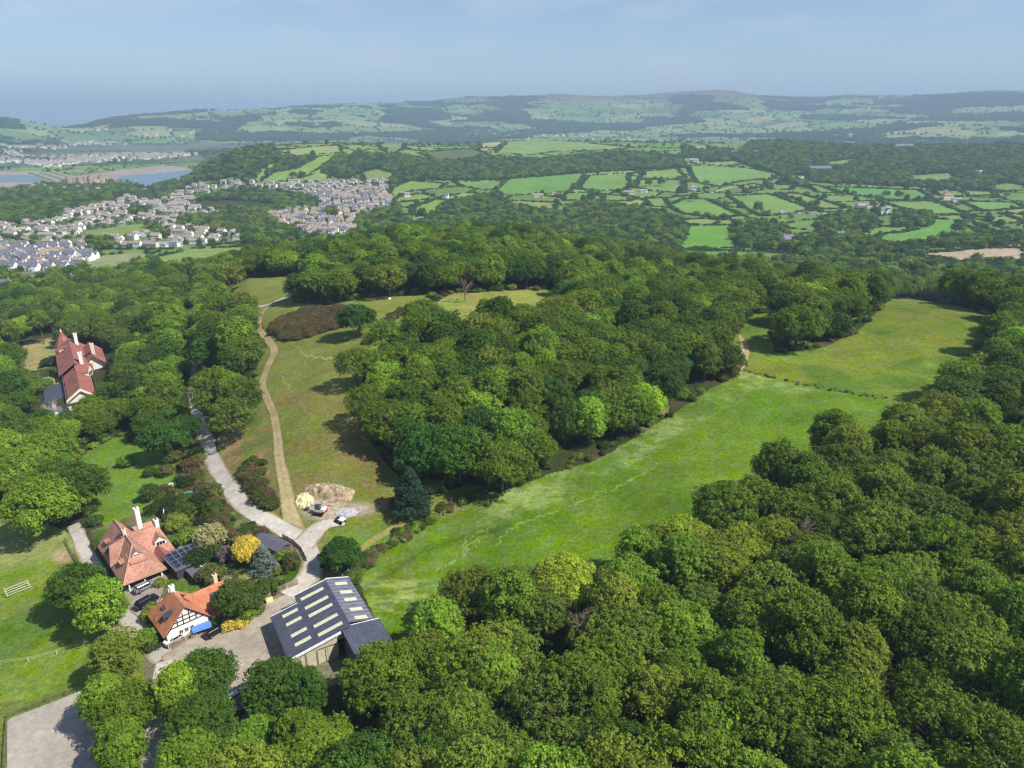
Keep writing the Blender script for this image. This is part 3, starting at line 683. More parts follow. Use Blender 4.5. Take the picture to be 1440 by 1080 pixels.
def win(parent, name, c, n, wdt, h, depth=.08, bars=1, mat=None):
    """a window: frame with its pane; c centre, n outward direction (2-D)"""
    n = Vector((n[0], n[1], 0)).normalized(); t = Vector((-n.y, n.x, 0)); c = Vector(c); up = Vector((0, 0, 1)); b = MB()
    def bar(a0, a1, z0, z1, d0, d1):
        P = [c+t*a+up*z+n*d for (a, z, d) in ((a0, z0, d0), (a1, z0, d0), (a1, z0, d1), (a0, z0, d1), (a0, z1, d0), (a1, z1, d0), (a1, z1, d1), (a0, z1, d1))]
        b.hexa(P[:4], P[4:])
    W2, H2, f = wdt/2, h/2, .07
    bar(-W2, W2, -H2, -H2+f, -.02, depth); bar(-W2, W2, H2-f, H2, -.02, depth); bar(-W2, -W2+f, -H2+f, H2-f, -.02, depth); bar(W2-f, W2, -H2+f, H2-f, -.02, depth)
    for k in range(bars):
        a = -W2+(k+1)*wdt/(bars+1); bar(a-.03, a+.03, -H2+f, H2-f, -.02, depth-.01)
    o = b.build(name, mat or FRAME, parent)
    g = MB(); P = [c+t*a+up*z+n*.02 for a, z in ((-W2+f, -H2+f), (W2-f, -H2+f), (W2-f, H2-f), (-W2+f, H2-f))]; g.poly(P)
    g.build('pane', GLASS, o); return o
def gable_roof(b, x0, x1, y0, y1, ze, zr, axis='x', t=.22, over=.0, m=0):
    """two thick planes; the ridge runs along the axis"""
    if axis == 'x':
        ym = (y0+y1)/2
        b.slab([(x0, y0, ze), (x1, y0, ze), (x1, ym, zr), (x0, ym, zr)], t, m); b.slab([(x0, ym, zr), (x1, ym, zr), (x1, y1, ze), (x0, y1, ze)], t, m)
    else:
        xm = (x0+x1)/2
        b.slab([(x0, y0, ze), (xm, y0, zr), (xm, y1, zr), (x0, y1, ze)], t, m); b.slab([(xm, y0, zr), (x1, y0, ze), (x1, y1, ze), (xm, y1, zr)], t, m)
def prism_walls(b, x0, x1, y0, y1, z0, ze, zr, axis='x', m=0):
    """walls with gable ends under such a roof"""
    if axis == 'x':
        ym = (y0+y1)/2
        for x in (x0, x1): b.poly([(x, y0, z0), (x, y1, z0), (x, y1, ze), (x, ym, zr), (x, y0, ze)][::(1 if x == x1 else -1)], m)
        b.poly([(x0, y0, z0), (x1, y0, z0), (x1, y0, ze), (x0, y0, ze)], m); b.poly([(x0, y1, z0), (x0, y1, ze), (x1, y1, ze), (x1, y1, z0)], m)
    else:
        xm = (x0+x1)/2
        for y in (y0, y1): b.poly([(x0, y, z0), (x1, y, z0), (x1, y, ze), (xm, y, zr), (x0, y, ze)][::(1 if y == y0 else -1)], m)
        b.poly([(x0, y0, z0), (x0, y0, ze), (x0, y1, ze), (x0, y1, z0)], m); b.poly([(x1, y0, z0), (x1, y1, z0), (x1, y1, ze), (x1, y0, ze)], m)
def hip_roof(b, x0, x1, y0, y1, ze, zr, rx0, rx1, t=.22, m=0):
    """hipped roof, ridge along x from rx0 to rx1"""
    ym = (y0+y1)/2; A_, B_ = (rx0, ym, zr), (rx1, ym, zr)
    for P in ([(x0, y0, ze), (x1, y0, ze), B_, A_], [(x1, y1, ze), (x0, y1, ze), A_, B_]): b.slab(P, t, m)
    for P in ([(x1, y0, ze), (x1, y1, ze), B_], [(x0, y1, ze), (x0, y0, ze), A_]): b.poly(P, m)
def chimney(parent, x, y, z0, z1, wx=.9, wy=.7, mat=None, pots=2):
    b = MB(); b.box(x-wx/2, x+wx/2, y-wy/2, y+wy/2, z0, z1); b.box(x-wx/2-.08, x+wx/2+.08, y-wy/2-.08, y+wy/2+.08, z1, z1+.15)
    o = b.build('chimney', mat or WHITE, parent)
    for k in range(pots):
        p = MB(); xx = x-wx/2+(k+.5)*wx/pots; p.tube((xx, y, z1+.15), (xx, y, z1+.65), .14, .11, 8); p.build('chimney_pot', POT, o)
    return o
def dormer(parent, x, y, zb, dirx, diry, wd, h, depth, roofmat, wallmat, style='gable', bars=1):
    """dormer whose front centre foot is (x, y, zb), facing (dirx, diry)"""
    n = Vector((dirx, diry, 0)).normalized(); t = Vector((-n.y, n.x, 0)); c = Vector((x, y, zb)); up = Vector((0, 0, 1)); b = MB()
    w2 = wd/2; P = lambda a, d, z: tuple(c+t*a-n*d+up*z)
    b.poly([P(-w2, 0, 0), P(-w2, 0, h), P(w2, 0, h), P(w2, 0, 0)][::-1])
    if style == 'gable': b.poly([P(-w2, 0, h), P(w2, 0, h), P(0, 0, h+wd*.45)])
    for s in (-1, 1): b.poly([P(s*w2, 0, 0), P(s*w2, depth, 0), P(s*w2, depth, h), P(s*w2, 0, h)][::s])
    d = b.build('dormer', wallmat, parent); r = MB(); o_ = .25
    if style == 'gable':
        zr = h+wd*.45+.12; e = w2+.25; zo = h-.2
        r.hexa([P(-e, -o_, zo-.15), P(0, -o_, zr-.15), P(0, depth+1.2, zr-.15), P(-e, depth, zo-.15)], [P(-e, -o_, zo), P(0, -o_, zr), P(0, depth+1.2, zr), P(-e, depth, zo)])
        r.hexa([P(0, -o_, zr-.15), P(e, -o_, zo-.15), P(e, depth, zo-.15), P(0, depth+1.2, zr-.15)], [P(0, -o_, zr), P(e, -o_, zo), P(e, depth, zo), P(0, depth+1.2, zr)])
    else:
        e = w2+.2; r.hexa([P(-e, -o_, h-.05), P(e, -o_, h-.05), P(e, depth+.6, h+.75), P(-e, depth+.6, h+.75)], [P(-e, -o_, h+.1), P(e, -o_, h+.1), P(e, depth+.6, h+.9), P(-e, depth+.6, h+.9)])
    r.build('dormer_roof', roofmat, d)
    win(parent, 'window', tuple(c+up*(h*.52)+n*.0), n, wd*.8, h*.7, bars=bars)
    return d

# --- the big shed beside the yard: local x runs across (east), y along the ridge (towards the yard's lower end)
ax = math.atan2(-.863, .506)           # direction of the ridge
o = empty('farm_shed', (-40.83, 130.89, 0), ax-math.pi/2)
# local frame: +y = down the ridge; +x = to the west-low side is negative
# with this turn local +x points to (sin, ...) : x_local = perpendicular on the left of +y
o.rotation_euler.z = ax - math.pi/2
tag(o, 'large grey-blue steel shed with rows of pale skylights beside the yard', 'shed')
# local +x is the direction (cos(ax-90), sin(ax-90)) = (-.863,-.506): the WEST side, so west is +x here
ZR, ZW, ZM, ZE = 6.8, 4.0, 5.25, 5.4
b = MB()
b.box(0.3, 6.9, .15, 16.4, -1.5, 4.9); b.box(7.0, 12.2, 2.9, 16.8, -1.5, 3.75); b.box(-4.8, .28, .15, 15.5, -1.5, 5.1)
b.poly([(-4.8, .15, 5.1), (-4.8, .15, 5.15), (0.3, .15, 6.5), (6.9, .15, 5.0), (6.9, .15, 4.9)])
for s in (0,): b.poly([(12.2, 16.81, 3.6), (12.2, 16.81, 3.9), (3.0, 16.81, 5.9), (3.0, 16.81, 3.6)][::-1])
w_ = b.build('wall', simple('block_and_board_wall', (196,186,160), .85, var=.1), o)
def plane(b, x0, x1, z0, z1, y0, y1, t=.18, m=0): b.slab([(x0, y0, z0), (x1, y0, z1), (x1, y1, z1), (x0, y1, z0)], t, m)
zat = lambda x: ZR + (ZW-ZR)*x/12.6
b = MB(); plane(b, 0, 7.0, ZR, zat(7.0), -.2, 16.9); plane(b, 7.0, 12.7, zat(7.0)-.004, ZW, 2.6, 17.2); r1 = b.build('roof', BARNR, o)
b = MB(); plane(b, -5.2, 0, ZE, ZR-.006, -.6, 15.8); r2 = b.build('roof', BARNR2, o)
b = MB(); plane(b, -6.2, 1.9, 5.15, 6.2, 15.95, 24.6); b.box(-5.7, 1.6, 16.2, 24.2, -1.5, 4.9, 0); r3 = b.build('lean_to', BARNR3, o)
def vt(b_, t_):
    q_ = MB(); q_.hexa(b_, t_); q_.build('verge_trim', FRAME, o)
vt([(12.7, 2.45, ZW-.3), (12.7, 2.6, ZW-.3), (7.0, 2.6, zat(7)-.3), (7.0, 2.45, zat(7)-.3)], [(12.7, 2.45, ZW+.05), (12.7, 2.6, ZW+.05), (7.0, 2.6, zat(7)+.05), (7.0, 2.45, zat(7)+.05)])
vt([(7.0, -.4, zat(7)-.3), (7.0, -.2, zat(7)-.3), (0, -.2, ZR-.3), (0, -.4, ZR-.3)], [(7.0, -.4, zat(7)+.05), (7.0, -.2, zat(7)+.05), (0, -.2, ZR+.05), (0, -.4, ZR+.05)])
vt([(0, -.8, ZR-.3), (0, -.6, ZR-.3), (-5.2, -.6, ZE-.3), (-5.2, -.8, ZE-.3)], [(0, -.8, ZR+.05), (0, -.6, ZR+.05), (-5.2, -.6, ZE+.05), (-5.2, -.8, ZE+.05)])
vt([(12.7, 17.2, ZW-.45), (12.7, 17.42, ZW-.45), (2.2, 17.42, zat(2.2)-.45), (2.2, 17.2, zat(2.2)-.45)], [(12.7, 17.2, ZW+.06), (12.7, 17.42, ZW+.06), (2.2, 17.42, zat(2.2)+.06), (2.2, 17.2, zat(2.2)+.06)])
trim = MB(); trim.hexa([(-6.2, 15.82, 4.95), (1.95, 15.82, 6.0), (1.95, 15.95, 6.0), (-6.2, 15.95, 4.95)], [(-6.2, 15.82, 5.22), (1.95, 15.82, 6.27), (1.95, 15.95, 6.27), (-6.2, 15.95, 5.22)]); trim.build('verge_trim', FRAME, o)
gut = MB(); gut.box(12.7, 12.85, 2.6, 17.2, ZW-.25, ZW-.08); gut.build('gutter', SLATE, o)
for y in (1.6, 5.0, 7.9, 11.6, 14.6):
    b = MB(); plane(b, 1.2, 6.2, zat(1.2)+.05, zat(6.2)+.05, y, y+.95, .06); b.build('skylight', SKYL, o)
    b = MB(); ze = lambda x: ZR+(ZR-ZE)*x/5.2; plane(b, -4.1, -1.5, ze(-4.1)+.05, ze(-1.5)+.05, y-.35, y+.75, .06); b.build('skylight', SKYL, o)
for y in (4.0, 7.0, 10.9, 13.9):
    b = MB(); plane(b, 7.5, 10.7, zat(7.5)+.05, zat(10.7)+.05, y, y+.95, .06); b.build('skylight', SKYL, o)
for k, x in enumerate((5.0, 7.2, 9.4)):
    b = MB(); b.box(x, x+.12, 16.83, 16.9, -.5, 3.5); b.box(x+2.0, x+2.1, 16.83, 16.9, -.5, 3.5); b.build('wall_post', CONC, o)
b = MB(); b.box(.3, 2.8, 16.44, 16.5, -.5, 3.9); b.build('door_shade_panel', simple('interior_shade', (14,14,16), .9), o)  # near-black panel on the wall; the shade of the doorway is put into its colour
KEEPOUT += [(-33, 108, 5), (*ground(325, 985)[:2], 7), (*ground(330, 1010)[:2], 6)]
for (x, y, r) in ((-44, 124, 12), (-36, 122, 12), (-31, 115, 8), (-46, 118, 9)): KEEPOUT.append((x, y, r))

# --- the big hipped house: local x along its long side (towards the camera's right), y across
A0 = (-104.0, 152.6); o = empty('hipped_house', (A0[0], A0[1], -2.4), math.atan2(-.74, .675)); H0 = o
tag(o, 'big white house under a steep rose-tiled hipped roof with a tall white chimney', 'house')
b = MB(); b.box(.7, 17.6, .7, 9.0, -2.5, 3.5); b.box(3.6, 13.6, 9.0, 13.6, -2.5, 3.5); b.box(14.3, 18.2, 8.4, 12.2, -2.5, 3.2)
b.box(17.6, 21.2, .9, 8.9, -2.5, .35)
wl = b.build('wall', WHITE, o)
b = MB(); hip_roof(b, 0, 21.8, 0, 9.8, 3.5, 9.2, -.3, 14.9); r = b.build('roof', TILE, o)
b = MB(); gable_roof(b, -2.6, 3.4, 8.2, 13.0, 3.2, 5.8, 'y', .18); b.build('rear_roof', TILE, o)
b = MB(); prism_walls(b, -2.2, 3.0, 8.4, 12.8, -2.5, 3.1, 5.5, 'y'); b.poly([(.02, .5, 3.2), (.02, 9.3, 3.2), (.02, 4.9, 8.9)][::-1]); b.build('rear_wall', WHITE, o)
b = MB(); xm = 8.6
b.slab([(3.0, 4.9, 9.0), (3.0, 14.0, 3.6), (8.6, 12.6, 8.5), (8.6, 4.9, 8.5)][::-1], .2) if False else None
b.slab([(2.9, 6.0, 3.6), (8.6, 4.0, 8.75), (8.6, 12.4, 8.75), (2.9, 14.0, 3.6)], .2); b.slab([(8.6, 4.0, 8.75), (14.4, 6.0, 3.6), (14.4, 14.0, 3.6), (8.6, 12.4, 8.75)], .2)
b.poly([(2.9, 14.0, 3.6), (8.6, 12.4, 8.75), (14.4, 14.0, 3.6)][::-1]); b.build('wing_roof', TILE, o)
# west cross gable and the two lean-to dormers
b = MB(); b.slab([(6.4, -.3, 4.3), (9.9, .9, 8.0), (9.9, 4.6, 9.0), (6.4, 2.2, 5.6)], .18); b.slab([(9.9, .9, 8.0), (13.2, -.3, 4.3), (13.2, 2.2, 5.6), (9.9, 4.6, 9.0)], .18); b.build('cross_gable', TILE, o)
for x in (3.6, 15.4): dormer(o, x, 1.5, 4.6, 0, -1, 1.7, 1.3, 2.2, TILE, TIMB, 'flat')
dormer(o, 18.7, 5.0, 4.9, 1, 0, 3.6, 1.5, 2.8, TILE, WHITE, 'flat', bars=3); dormer(o, 17.4, 4.9, 7.2, 1, 0, 1.8, .7, 1.2, TILE, WHITE, 'gable')
dormer(o, 12.6, 11.5, 4.6, 1, 0, 2.6, 1.8, 2.8, TILE, WHITE, 'gable', bars=2)
# small timbered gable towards the annex
b = MB(); b.slab([(13.0, 8.2, 3.0), (13.0, 10.6, 5.6), (18.9, 10.6, 5.6), (18.9, 8.2, 3.0)][::-1], .18); b.slab([(13.0, 10.6, 5.6), (13.0, 13.0, 3.0), (18.9, 13.0, 3.0), (18.9, 10.6, 5.6)][::-1], .18); b.build('porch_roof', TILER, o)
b = MB(); b.poly([(18.4, 8.5, 3.1), (18.4, 12.7, 3.1), (18.4, 10.6, 5.4)]); g = b.build('gable_end', WHITE, o)
b = MB(); b.box(18.42, 18.5, 8.6, 12.6, 3.1, 3.3); b.box(18.42, 18.5, 10.5, 10.7, 3.3, 5.2); b.build('timber', TIMB, g)
for y in (1.2, 4.6, 8.4):
    b = MB(); b.box(20.9, 21.2, y, y+.3, .35, 3.35); b.build('veranda_post', WHITE, o)
b = MB(); b.box(17.62, 17.7, 1.0, 8.8, .4, 3.2); b.build('veranda_glass', GLASS, o)
for y, wd in ((2.8, 2.2), (6.6, 2.2)): win(o, 'window', (17.66, y, 1.7), (1, 0), wd, 1.8, bars=3)
for x in (4, 8, 12): win(o, 'window', (x, .69, 1.8), (0, -1), 1.5, 1.4)
for x in (5.5, 9.0, 12.0): win(o, 'window', (x, 13.61, 1.8), (0, 1), 1.4, 1.4)
chimney(o, 4.6, 9.3, 4.0, 12.7, 1.3, 1.1, WHITE, 2); chimney(o, 8.6, 12.3, 7.0, 10.0, 1.3, .9, WHITE, 3); chimney(o, 8.8, 4.9, 8.8, 10.4, .8, .8, CREAM, 2)
b = MB(); hp = [((-.3, 4.9, 9.25), (14.9, 4.9, 9.25)), ((14.9, 4.9, 9.25), (21.7, .1, 3.6)), ((14.9, 4.9, 9.25), (21.7, 9.7, 3.6)), ((8.6, 4.9, 8.85), (8.6, 12.4, 8.85))]
for p, q_ in hp: b.tube(p, q_, .15, .15, 6)
b.build('ridge_tiles', tile_mat('pale_ridge_tile', (196,160,132), (176,140,116)), o)
KEEPOUT += [(-98, 150, 12), (-92, 146, 12), (-92, 155, 12), (-87, 146, 10)]

# --- flat-roofed annex with solar panels, between the two houses
o = empty('flat_roofed_annex', (-85.0, 146.4, -.9), math.atan2(-.70, .71))
tag(o, 'dark flat-roofed annex covered with solar panels between the two houses', 'building')
b = MB(); b.box(.3, 8.7, .3, 7.6, -1.5, 3.3); b.box(8.7, 14.6, 2.4, 6.8, -1.5, 2.6); b.build('wall', simple('dark_cladding', (66,66,74), .8), o)
b = MB(); b.box(0, 9, 0, 8, 3.3, 3.55); b.box(9.01, 15, 2.1, 7.1, 2.6, 2.85); b.build('roof', simple('grey_membrane', (98,98,108), .8, var=.1), o)
for i in range(2):
    for j in range(5):
        x0 = 1.3+i*3.8; y0 = .5+j*1.42; b = MB()
        b.hexa([(x0, y0, 3.7), (x0+3.3, y0, 3.7), (x0+3.3, y0+1.34, 3.7), (x0, y0+1.34, 3.7)], [(x0, y0, 4.05), (x0+3.3, y0, 3.76), (x0+3.3, y0+1.34, 3.76), (x0, y0+1.34, 4.05)])
        p = b.build('solar_panel', ALU, o); g = MB()
        for k in range(2):
            xa = x0+.07+k*1.64; za = 4.05-.29*(xa-x0)/3.3+.012; zb = 4.05-.29*(xa+1.55-x0)/3.3+.012
            g.poly([(xa, y0+.06, za), (xa+1.55, y0+.06, zb), (xa+1.55, y0+1.28, zb), (xa, y0+1.28, za)])
        g.build('cells', PV, p)
b = MB(); b.box(9.6, 13.4, 5.2, 6.7, 2.85, 2.97); p = b.build('roof_light', FRAME, o); g = MB()
for k in range(5): g.poly([(9.7+k*.74, 5.3, 2.985), (10.34+k*.74, 5.3, 2.985), (10.34+k*.74, 6.6, 2.985), (9.7+k*.74, 6.6, 2.985)])
g.build('pane', simple('pale_glazing', (216,220,220), .3, var=.03), p)
KEEPOUT += [(-80, 142, 9), (-74, 136, 6)]

# --- the cottage: half-timbered gable, orange tiles
o = empty('half_timbered_cottage', (-77.9, 125.1, -.8), math.atan2(-.73, .684)); CT = o
tag(o, 'orange-tiled cottage with a white half-timbered gable facing the yard', 'house')
b = MB(); prism_walls(b, .5, 9.6, .6, 9.0, -1.5, 3.4, 7.6, 'x'); prism_walls(b, 1.6, 7.6, 8.2, 14.6, -1.5, 3.8, 6.3, 'y'); b.box(7.0, 10.6, 10.2, 14.0, -1.5, 2.3); b.build('wall', WHITE, o)
b = MB(); b.slab([(-.2, -.2, 3.2), (10.1, -.2, 3.2), (10.1, 4.8, 8.3), (2.6, 4.8, 8.3)], .2); b.slab([(2.6, 4.8, 8.3), (10.1, 4.8, 8.3), (10.1, 9.6, 3.4), (-.2, 9.6, 3.4)], .2)
b.poly([(-.2, 9.6, 3.4), (-.2, -.2, 3.2), (2.6, 4.8, 8.3)]); b.build('roof', TILEO, o)
b = MB(); b.slab([(1.2, 6.0, 3.7), (4.6, 6.0, 6.9), (4.6, 15.0, 6.9), (1.2, 15.0, 3.7)], .18); b.slab([(4.6, 6.0, 6.9), (8.2, 6.0, 3.7), (8.2, 15.0, 3.7), (4.6, 15.0, 6.9)], .18); b.build('wing_roof', TILEO, o)
b = MB(); b.slab([(6.6, 9.8, 4.0), (11.0, 9.8, 2.2), (11.0, 12.1, 3.6), (6.6, 12.1, 4.6)], .15); b.slab([(6.6, 12.1, 4.6), (11.0, 12.1, 3.6), (11.0, 14.4, 2.2), (6.6, 14.4, 4.0)], .15); b.build('porch_roof', TILER, o)
b = MB(); b.slab([(4.6, -.35, 3.4), (6.4, 1.6, 5.6), (6.4, 3.2, 6.9), (3.2, .9, 4.6)], .1); b.build('west_gable_plane', tile_mat('pale_orange_tile', (206,140,100), (190,124,88)), o)
for x, y in ((4.0, 3.1), (7.0, 2.3)): dormer(o, x, y-.9, 5.0, 0, -1, 1.1, .7, 1.1, SLATE, TIMB, 'flat')
dormer(o, 8.3, 12.3, 3.9, 1, 0, 1.7, 1.2, 1.6, SLATE, WHITE, 'flat')
g = MB()                                                       # timber framing on the gable
for y in (1.6, 2.9, 4.1, 5.4, 6.7, 7.9): g.box(9.61, 9.69, y, y+.16, 4.0, min(7.5, 3.4+4.2*(1-abs(y-4.8)/4.2))-.15)
for z in (4.0, 4.95, 5.9): e = 4.2*(1-(z-3.4)/4.2); g.box(9.61, 9.70, 4.8-e+.1, 4.8+e-.1, z, z+.16)
g.hexa([(9.62, .5, 3.2), (9.72, .5, 3.2), (9.72, .8, 3.2), (9.62, .8, 3.2)], [(9.62, 4.7, 7.75), (9.72, 4.7, 7.75), (9.72, 4.9, 7.95), (9.62, 4.9, 7.95)]); g.build('timber_frame', TIMB, o)
for k in range(3): win(o, 'window', (9.62, 3.4+k*1.1, 2.5), (1, 0), .8, 1.0, bars=1)
win(o, 'window', (9.62, 4.3, .6), (1, 0), 2.0, 1.1, bars=3)
b = MB(); b.box(10.61, 10.68, 11.6, 12.5, -.9, 1.3); b.build('door', TIMB, o)
for y in (10.8, 13.3): win(o, 'window', (10.62, y, .9), (1, 0), .8, 1.0)
chimney(o, 2.7, 4.9, 6.6, 9.3, .9, .9, WHITE, 1); chimney(o, 2.2, 14.0, 4.6, 7.4, .8, .8, CREAM, 2)
for i in range(2):
    for j in range(2):
        b = MB(); x0 = 3.2+i*1.5; y0 = 6.1+j*1.2; z = lambda y: 8.3-(y-4.8)*4.9/4.8
        b.slab([(x0, y0, z(y0)+.1), (x0+1.3, y0, z(y0)+.1), (x0+1.3, y0+1.05, z(y0+1.05)+.1), (x0, y0+1.05, z(y0+1.05)+.1)], .05); b.build('solar_panel', PV, o)
KEEPOUT += [(-74, 123, 9), (-68, 124, 9), (-64, 126, 6), (-70, 130, 6)]

# --- garden shed and its fence by the lane
x, y = pt(383, 768, 2.4); z = float(H(x, y)); o = empty('garden_shed', (x, y, z), -.55)
tag(o, 'low dark-roofed garden shed beside the bend of the gravel lane', 'shed')
b = MB(); prism_walls(b, -4.4, 4.4, -1.8, 1.8, -1, 1.9, 2.6, 'x'); b.build('wall', simple('brown_boards', (96,84,72), .85), o)
b = MB(); gable_roof(b, -4.8, 4.8, -2.2, 2.2, 1.8, 2.8, 'x', .1); b.build('roof', simple('grey_felt', (92,92,104), .85, var=.1), o)
b = MB(); b.box(-1.0, -.1, -1.85, -1.8, -.2, 1.6); b.build('door', TIMB, o); win(o, 'window', (2, -1.81, 1.1), (0, -1), 1.2, .7)
KEEPOUT.append((x, y, 6))

# --- the manor among the trees on the left
def cone_roof(b, x, y, z0, z1, r, k=8, m=0):
    for i in range(k):
        a, c = 2*math.pi*i/k, 2*math.pi*(i+1)/k; b.poly([(x+r*math.cos(a), y+r*math.sin(a), z0), (x+r*math.cos(c), y+r*math.sin(c), z0), (x, y, z1)], m)
px0, py0 = pt(97, 476, -9); px1, py1 = pt(112, 545, -9); L = math.hypot(px1-px0, py1-py0); an = math.atan2(py1-py0, px1-px0)
zb = float(H((px0+px1)/2, (py0+py1)/2)); o = empty('manor_house', (px0, py0, zb), an)
tag(o, 'rambling manor with red-brown tiled roofs, pointed turret and white gables deep in the trees', 'house')
zr = -9-zb; ze = zr-5.0
b = MB(); prism_walls(b, 0, L, -6, 6, -3, ze, zr-.4, 'x'); prism_walls(b, L*.12, L*.40, 4, 13, -3, ze, zr-1, 'x'); b.box(L*.6, L*.95, -14, -6, -3, ze-3); b.build('wall', WHITE, o)
b = MB(); gable_roof(b, -.8, L*.55, -7.5, 7.5, ze-.4, zr, 'x', .25); gable_roof(b, L*.55, L+.8, -5.5, 5.5, ze-.6, zr-1.6, 'x', .25); gable_roof(b, L*.10, L*.42, 3, 13.8, ze-.8, zr-.9, 'x', .25); b.build('roof', TILER, o)
b = MB(); b.box(L*.6-.5, L*.95+.5, -14.5, -5.6, ze-3, ze-2.7); b.build('flat_roof', SLATE, o)
b = MB()
for i in range(8):
    a, c = 2*math.pi*i/8, 2*math.pi*(i+1)/8; b.poly([(-5+3.2*math.cos(a), -3+3.2*math.sin(a), -3), (-5+3.2*math.cos(c), -3+3.2*math.sin(c), -3), (-5+3.2*math.cos(c), -3+3.2*math.sin(c), ze+1), (-5+3.2*math.cos(a), -3+3.2*math.sin(a), ze+1)])
t_ = b.build('turret', CREAM, o); b = MB(); cone_roof(b, -5, -3, ze+.6, ze+8.6, 4.4); b.build('turret_roof', TILER, t_); b = MB(); b.tube((-5, -3, ze+7.9), (-5, -3, ze+9.8), .5, .05); b.build('finial', WHITE, t_)
dormer(o, L*.10, -5.0, ze+.8, -.3, -1, 5, 2.0, 3.5, TILER, CREAM, 'flat', bars=5)
dormer(o, L*.62, 5.6, ze-.8, .35, 1, 6.5, 3.0, 5.0, TILER, WHITE, 'gable', bars=3)
for x, y in ((L*.06, 3.0), (L*.50, 3.0), (L*.35, 9.0)): chimney(o, x, y, ze, zr+3.4, 3.2, 1.6, WHITE if y < 5 else CREAM, 4)
for k in range(7):
    x = L*(.08+.13*k); win(o, 'window', (x, -6.02, ze-1.8), (0, -1), 1.8, 1.9); win(o, 'window', (x, -6.02, ze-5.4), (0, -1), 1.8, 2.0)
for k in range(3): win(o, 'window', (L*(.16+.08*k), 13.02, ze-2), (0, 1), 1.6, 1.8)
c_, s_ = math.cos(an), math.sin(an)
for f in (-.1, .1, .3, .5, .7, .9, 1.05):
    KEEPOUT.append((px0+c_*L*f, py0+s_*L*f, 15))
for f in (.2, .4): KEEPOUT.append((px0+c_*L*f-s_*12, py0+s_*L*f+c_*12, 12))
# white outbuilding glimpsed between the trees in front of the manor
x, y, z = ground(86, 590)
for (uu, vv, lab) in ((74, 575, 'low white outbuilding with a slate roof in front of the manor'), (99, 583, 'small white gabled building half hidden by trees below the manor')):
    x, y = pt(uu, vv, -10); z = float(H(x, y)); o = empty('outbuilding', (x, y, z), an+.2); tag(o, lab, 'building')
    hw = 5 if uu == 74 else 3; b = MB(); prism_walls(b, -hw, hw, -3.2, 3.2, -2, 3.4, 5.6, 'x'); b.build('wall', WHITE, o); b = MB(); gable_roof(b, -hw-.4, hw+.4, -3.8, 3.8, 3.0, 5.9, 'x', .2); b.build('roof', SLATE, o)
    for k in (-1, 1): win(o, 'window', (k*hw*.5, -3.22, 1.6), (0, -1), 1.1, 1.2)
    chimney(o, hw-.8, 0, 4.5, 7.2, .9, .9, CREAM, 2); KEEPOUT.append((x, y, 8))

# --- houses of the valley: eight shapes; the walls take the colour of the object
def wall_oc():
    q = NT('house_wall'); oi = q.n('ObjectInfo'); tc = q.n('TexCoord').outputs['Object']; q.base(q.scale(oi.outputs['Color'], q.remap(q.noise(.7, 3, tc), .9, 1.06))); return q.set(.85, .2)
WALLO = wall_oc(); q = NT('house_wall_far'); q.base(q.n('Attribute', attribute_name='tint', attribute_type='INSTANCER').outputs['Color']); WALLI = q.set(.85, .2)
ROOFS = [simple('roof_grey', (150,144,138), .7, .3, var=.15), simple('roof_brown', (150,136,124), .8, var=.15), simple('roof_slate', (104,104,118), .55, .4, var=.12), simple('roof_red', (158,118,100), .8, var=.15)]
PANE = simple('far_window', (52,58,68), .2, .5)
def house_mesh(name, w, d, h, rise, hip, roof, wings=0, dormers=0, terrace=1):
    b = MB(); x0, x1 = -w/2, w/2
    prism_walls(b, x0, x1, -d/2, d/2, -2.5, h, h+rise*.95 if not hip else h, 'x', 0)
    if hip: hip_roof(b, x0-.4, x1+.4, -d/2-.5, d/2+.5, h-.15, h+rise, x0+d*.45, x1-d*.45, .2, 1)
    else: gable_roof(b, x0-.3, x1+.3, -d/2-.5, d/2+.5, h-.2, h+rise, 'x', .2, 0, 1)
    if wings:
        prism_walls(b, x1-w*.42, x1-.5, -d/2-3, -d/2+.5, -2.5, h-.3, h+rise*.55, 'y', 0); gable_roof(b, x1-w*.42-.3, x1-.2, -d/2-3.4, 0, h-.5, h+rise*.62, 'y', .18, 0, 1)
    n = max(2, int(w/2.8)); fl = 2 if h > 4 else 1
    for s in (-1, 1):
        for k in range(n):
            for f in range(fl):
                x = x0+(k+.5)*w/n; z = 1.0+f*2.7; y = s*(d/2+.03)
                if wings and s < 0 and x > x1-w*.45: continue
                P = [(x-.6, y, z), (x+.6, y, z), (x+.6, y, z+1.2), (x-.6, y, z+1.2)]; b.poly(P if s < 0 else P[::-1], 2)
    for k in range(terrace+1):
        x = x0+.9 + (w-1.8)*k/max(1, terrace) if terrace else x1-1
        b.box(x-.45, x+.45, -.4, .4, h+rise*.5, h+rise+1.1, 3)
    return b.mesh(name, [WALLO, ROOFS[roof], PANE, BRICK])
HM = [house_mesh('bungalow', 13, 8, 2.8, 2.4, False, 0, 1), house_mesh('two_storey_house', 9.5, 7.5, 5.2, 2.8, False, 1), house_mesh('hipped_villa', 10, 8.5, 5.2, 2.8, True, 0),
      house_mesh('slate_house', 9, 7.5, 5.4, 3.2, False, 2, 1), house_mesh('terrace_row', 30, 8, 5.4, 3.0, False, 2, 0, 0, 5), house_mesh('chalet', 9, 9.5, 2.9, 3.6, False, 1), house_mesh('semi_pair', 14, 8, 5.2, 3.0, True, 3), house_mesh('cottage_row', 20, 7, 4.6, 2.6, False, 0, 0, 0, 4)]
HNAME = ['bungalow', 'house', 'villa', 'slate_house', 'terrace_row', 'chalet', 'semi_detached_pair', 'cottage_row']
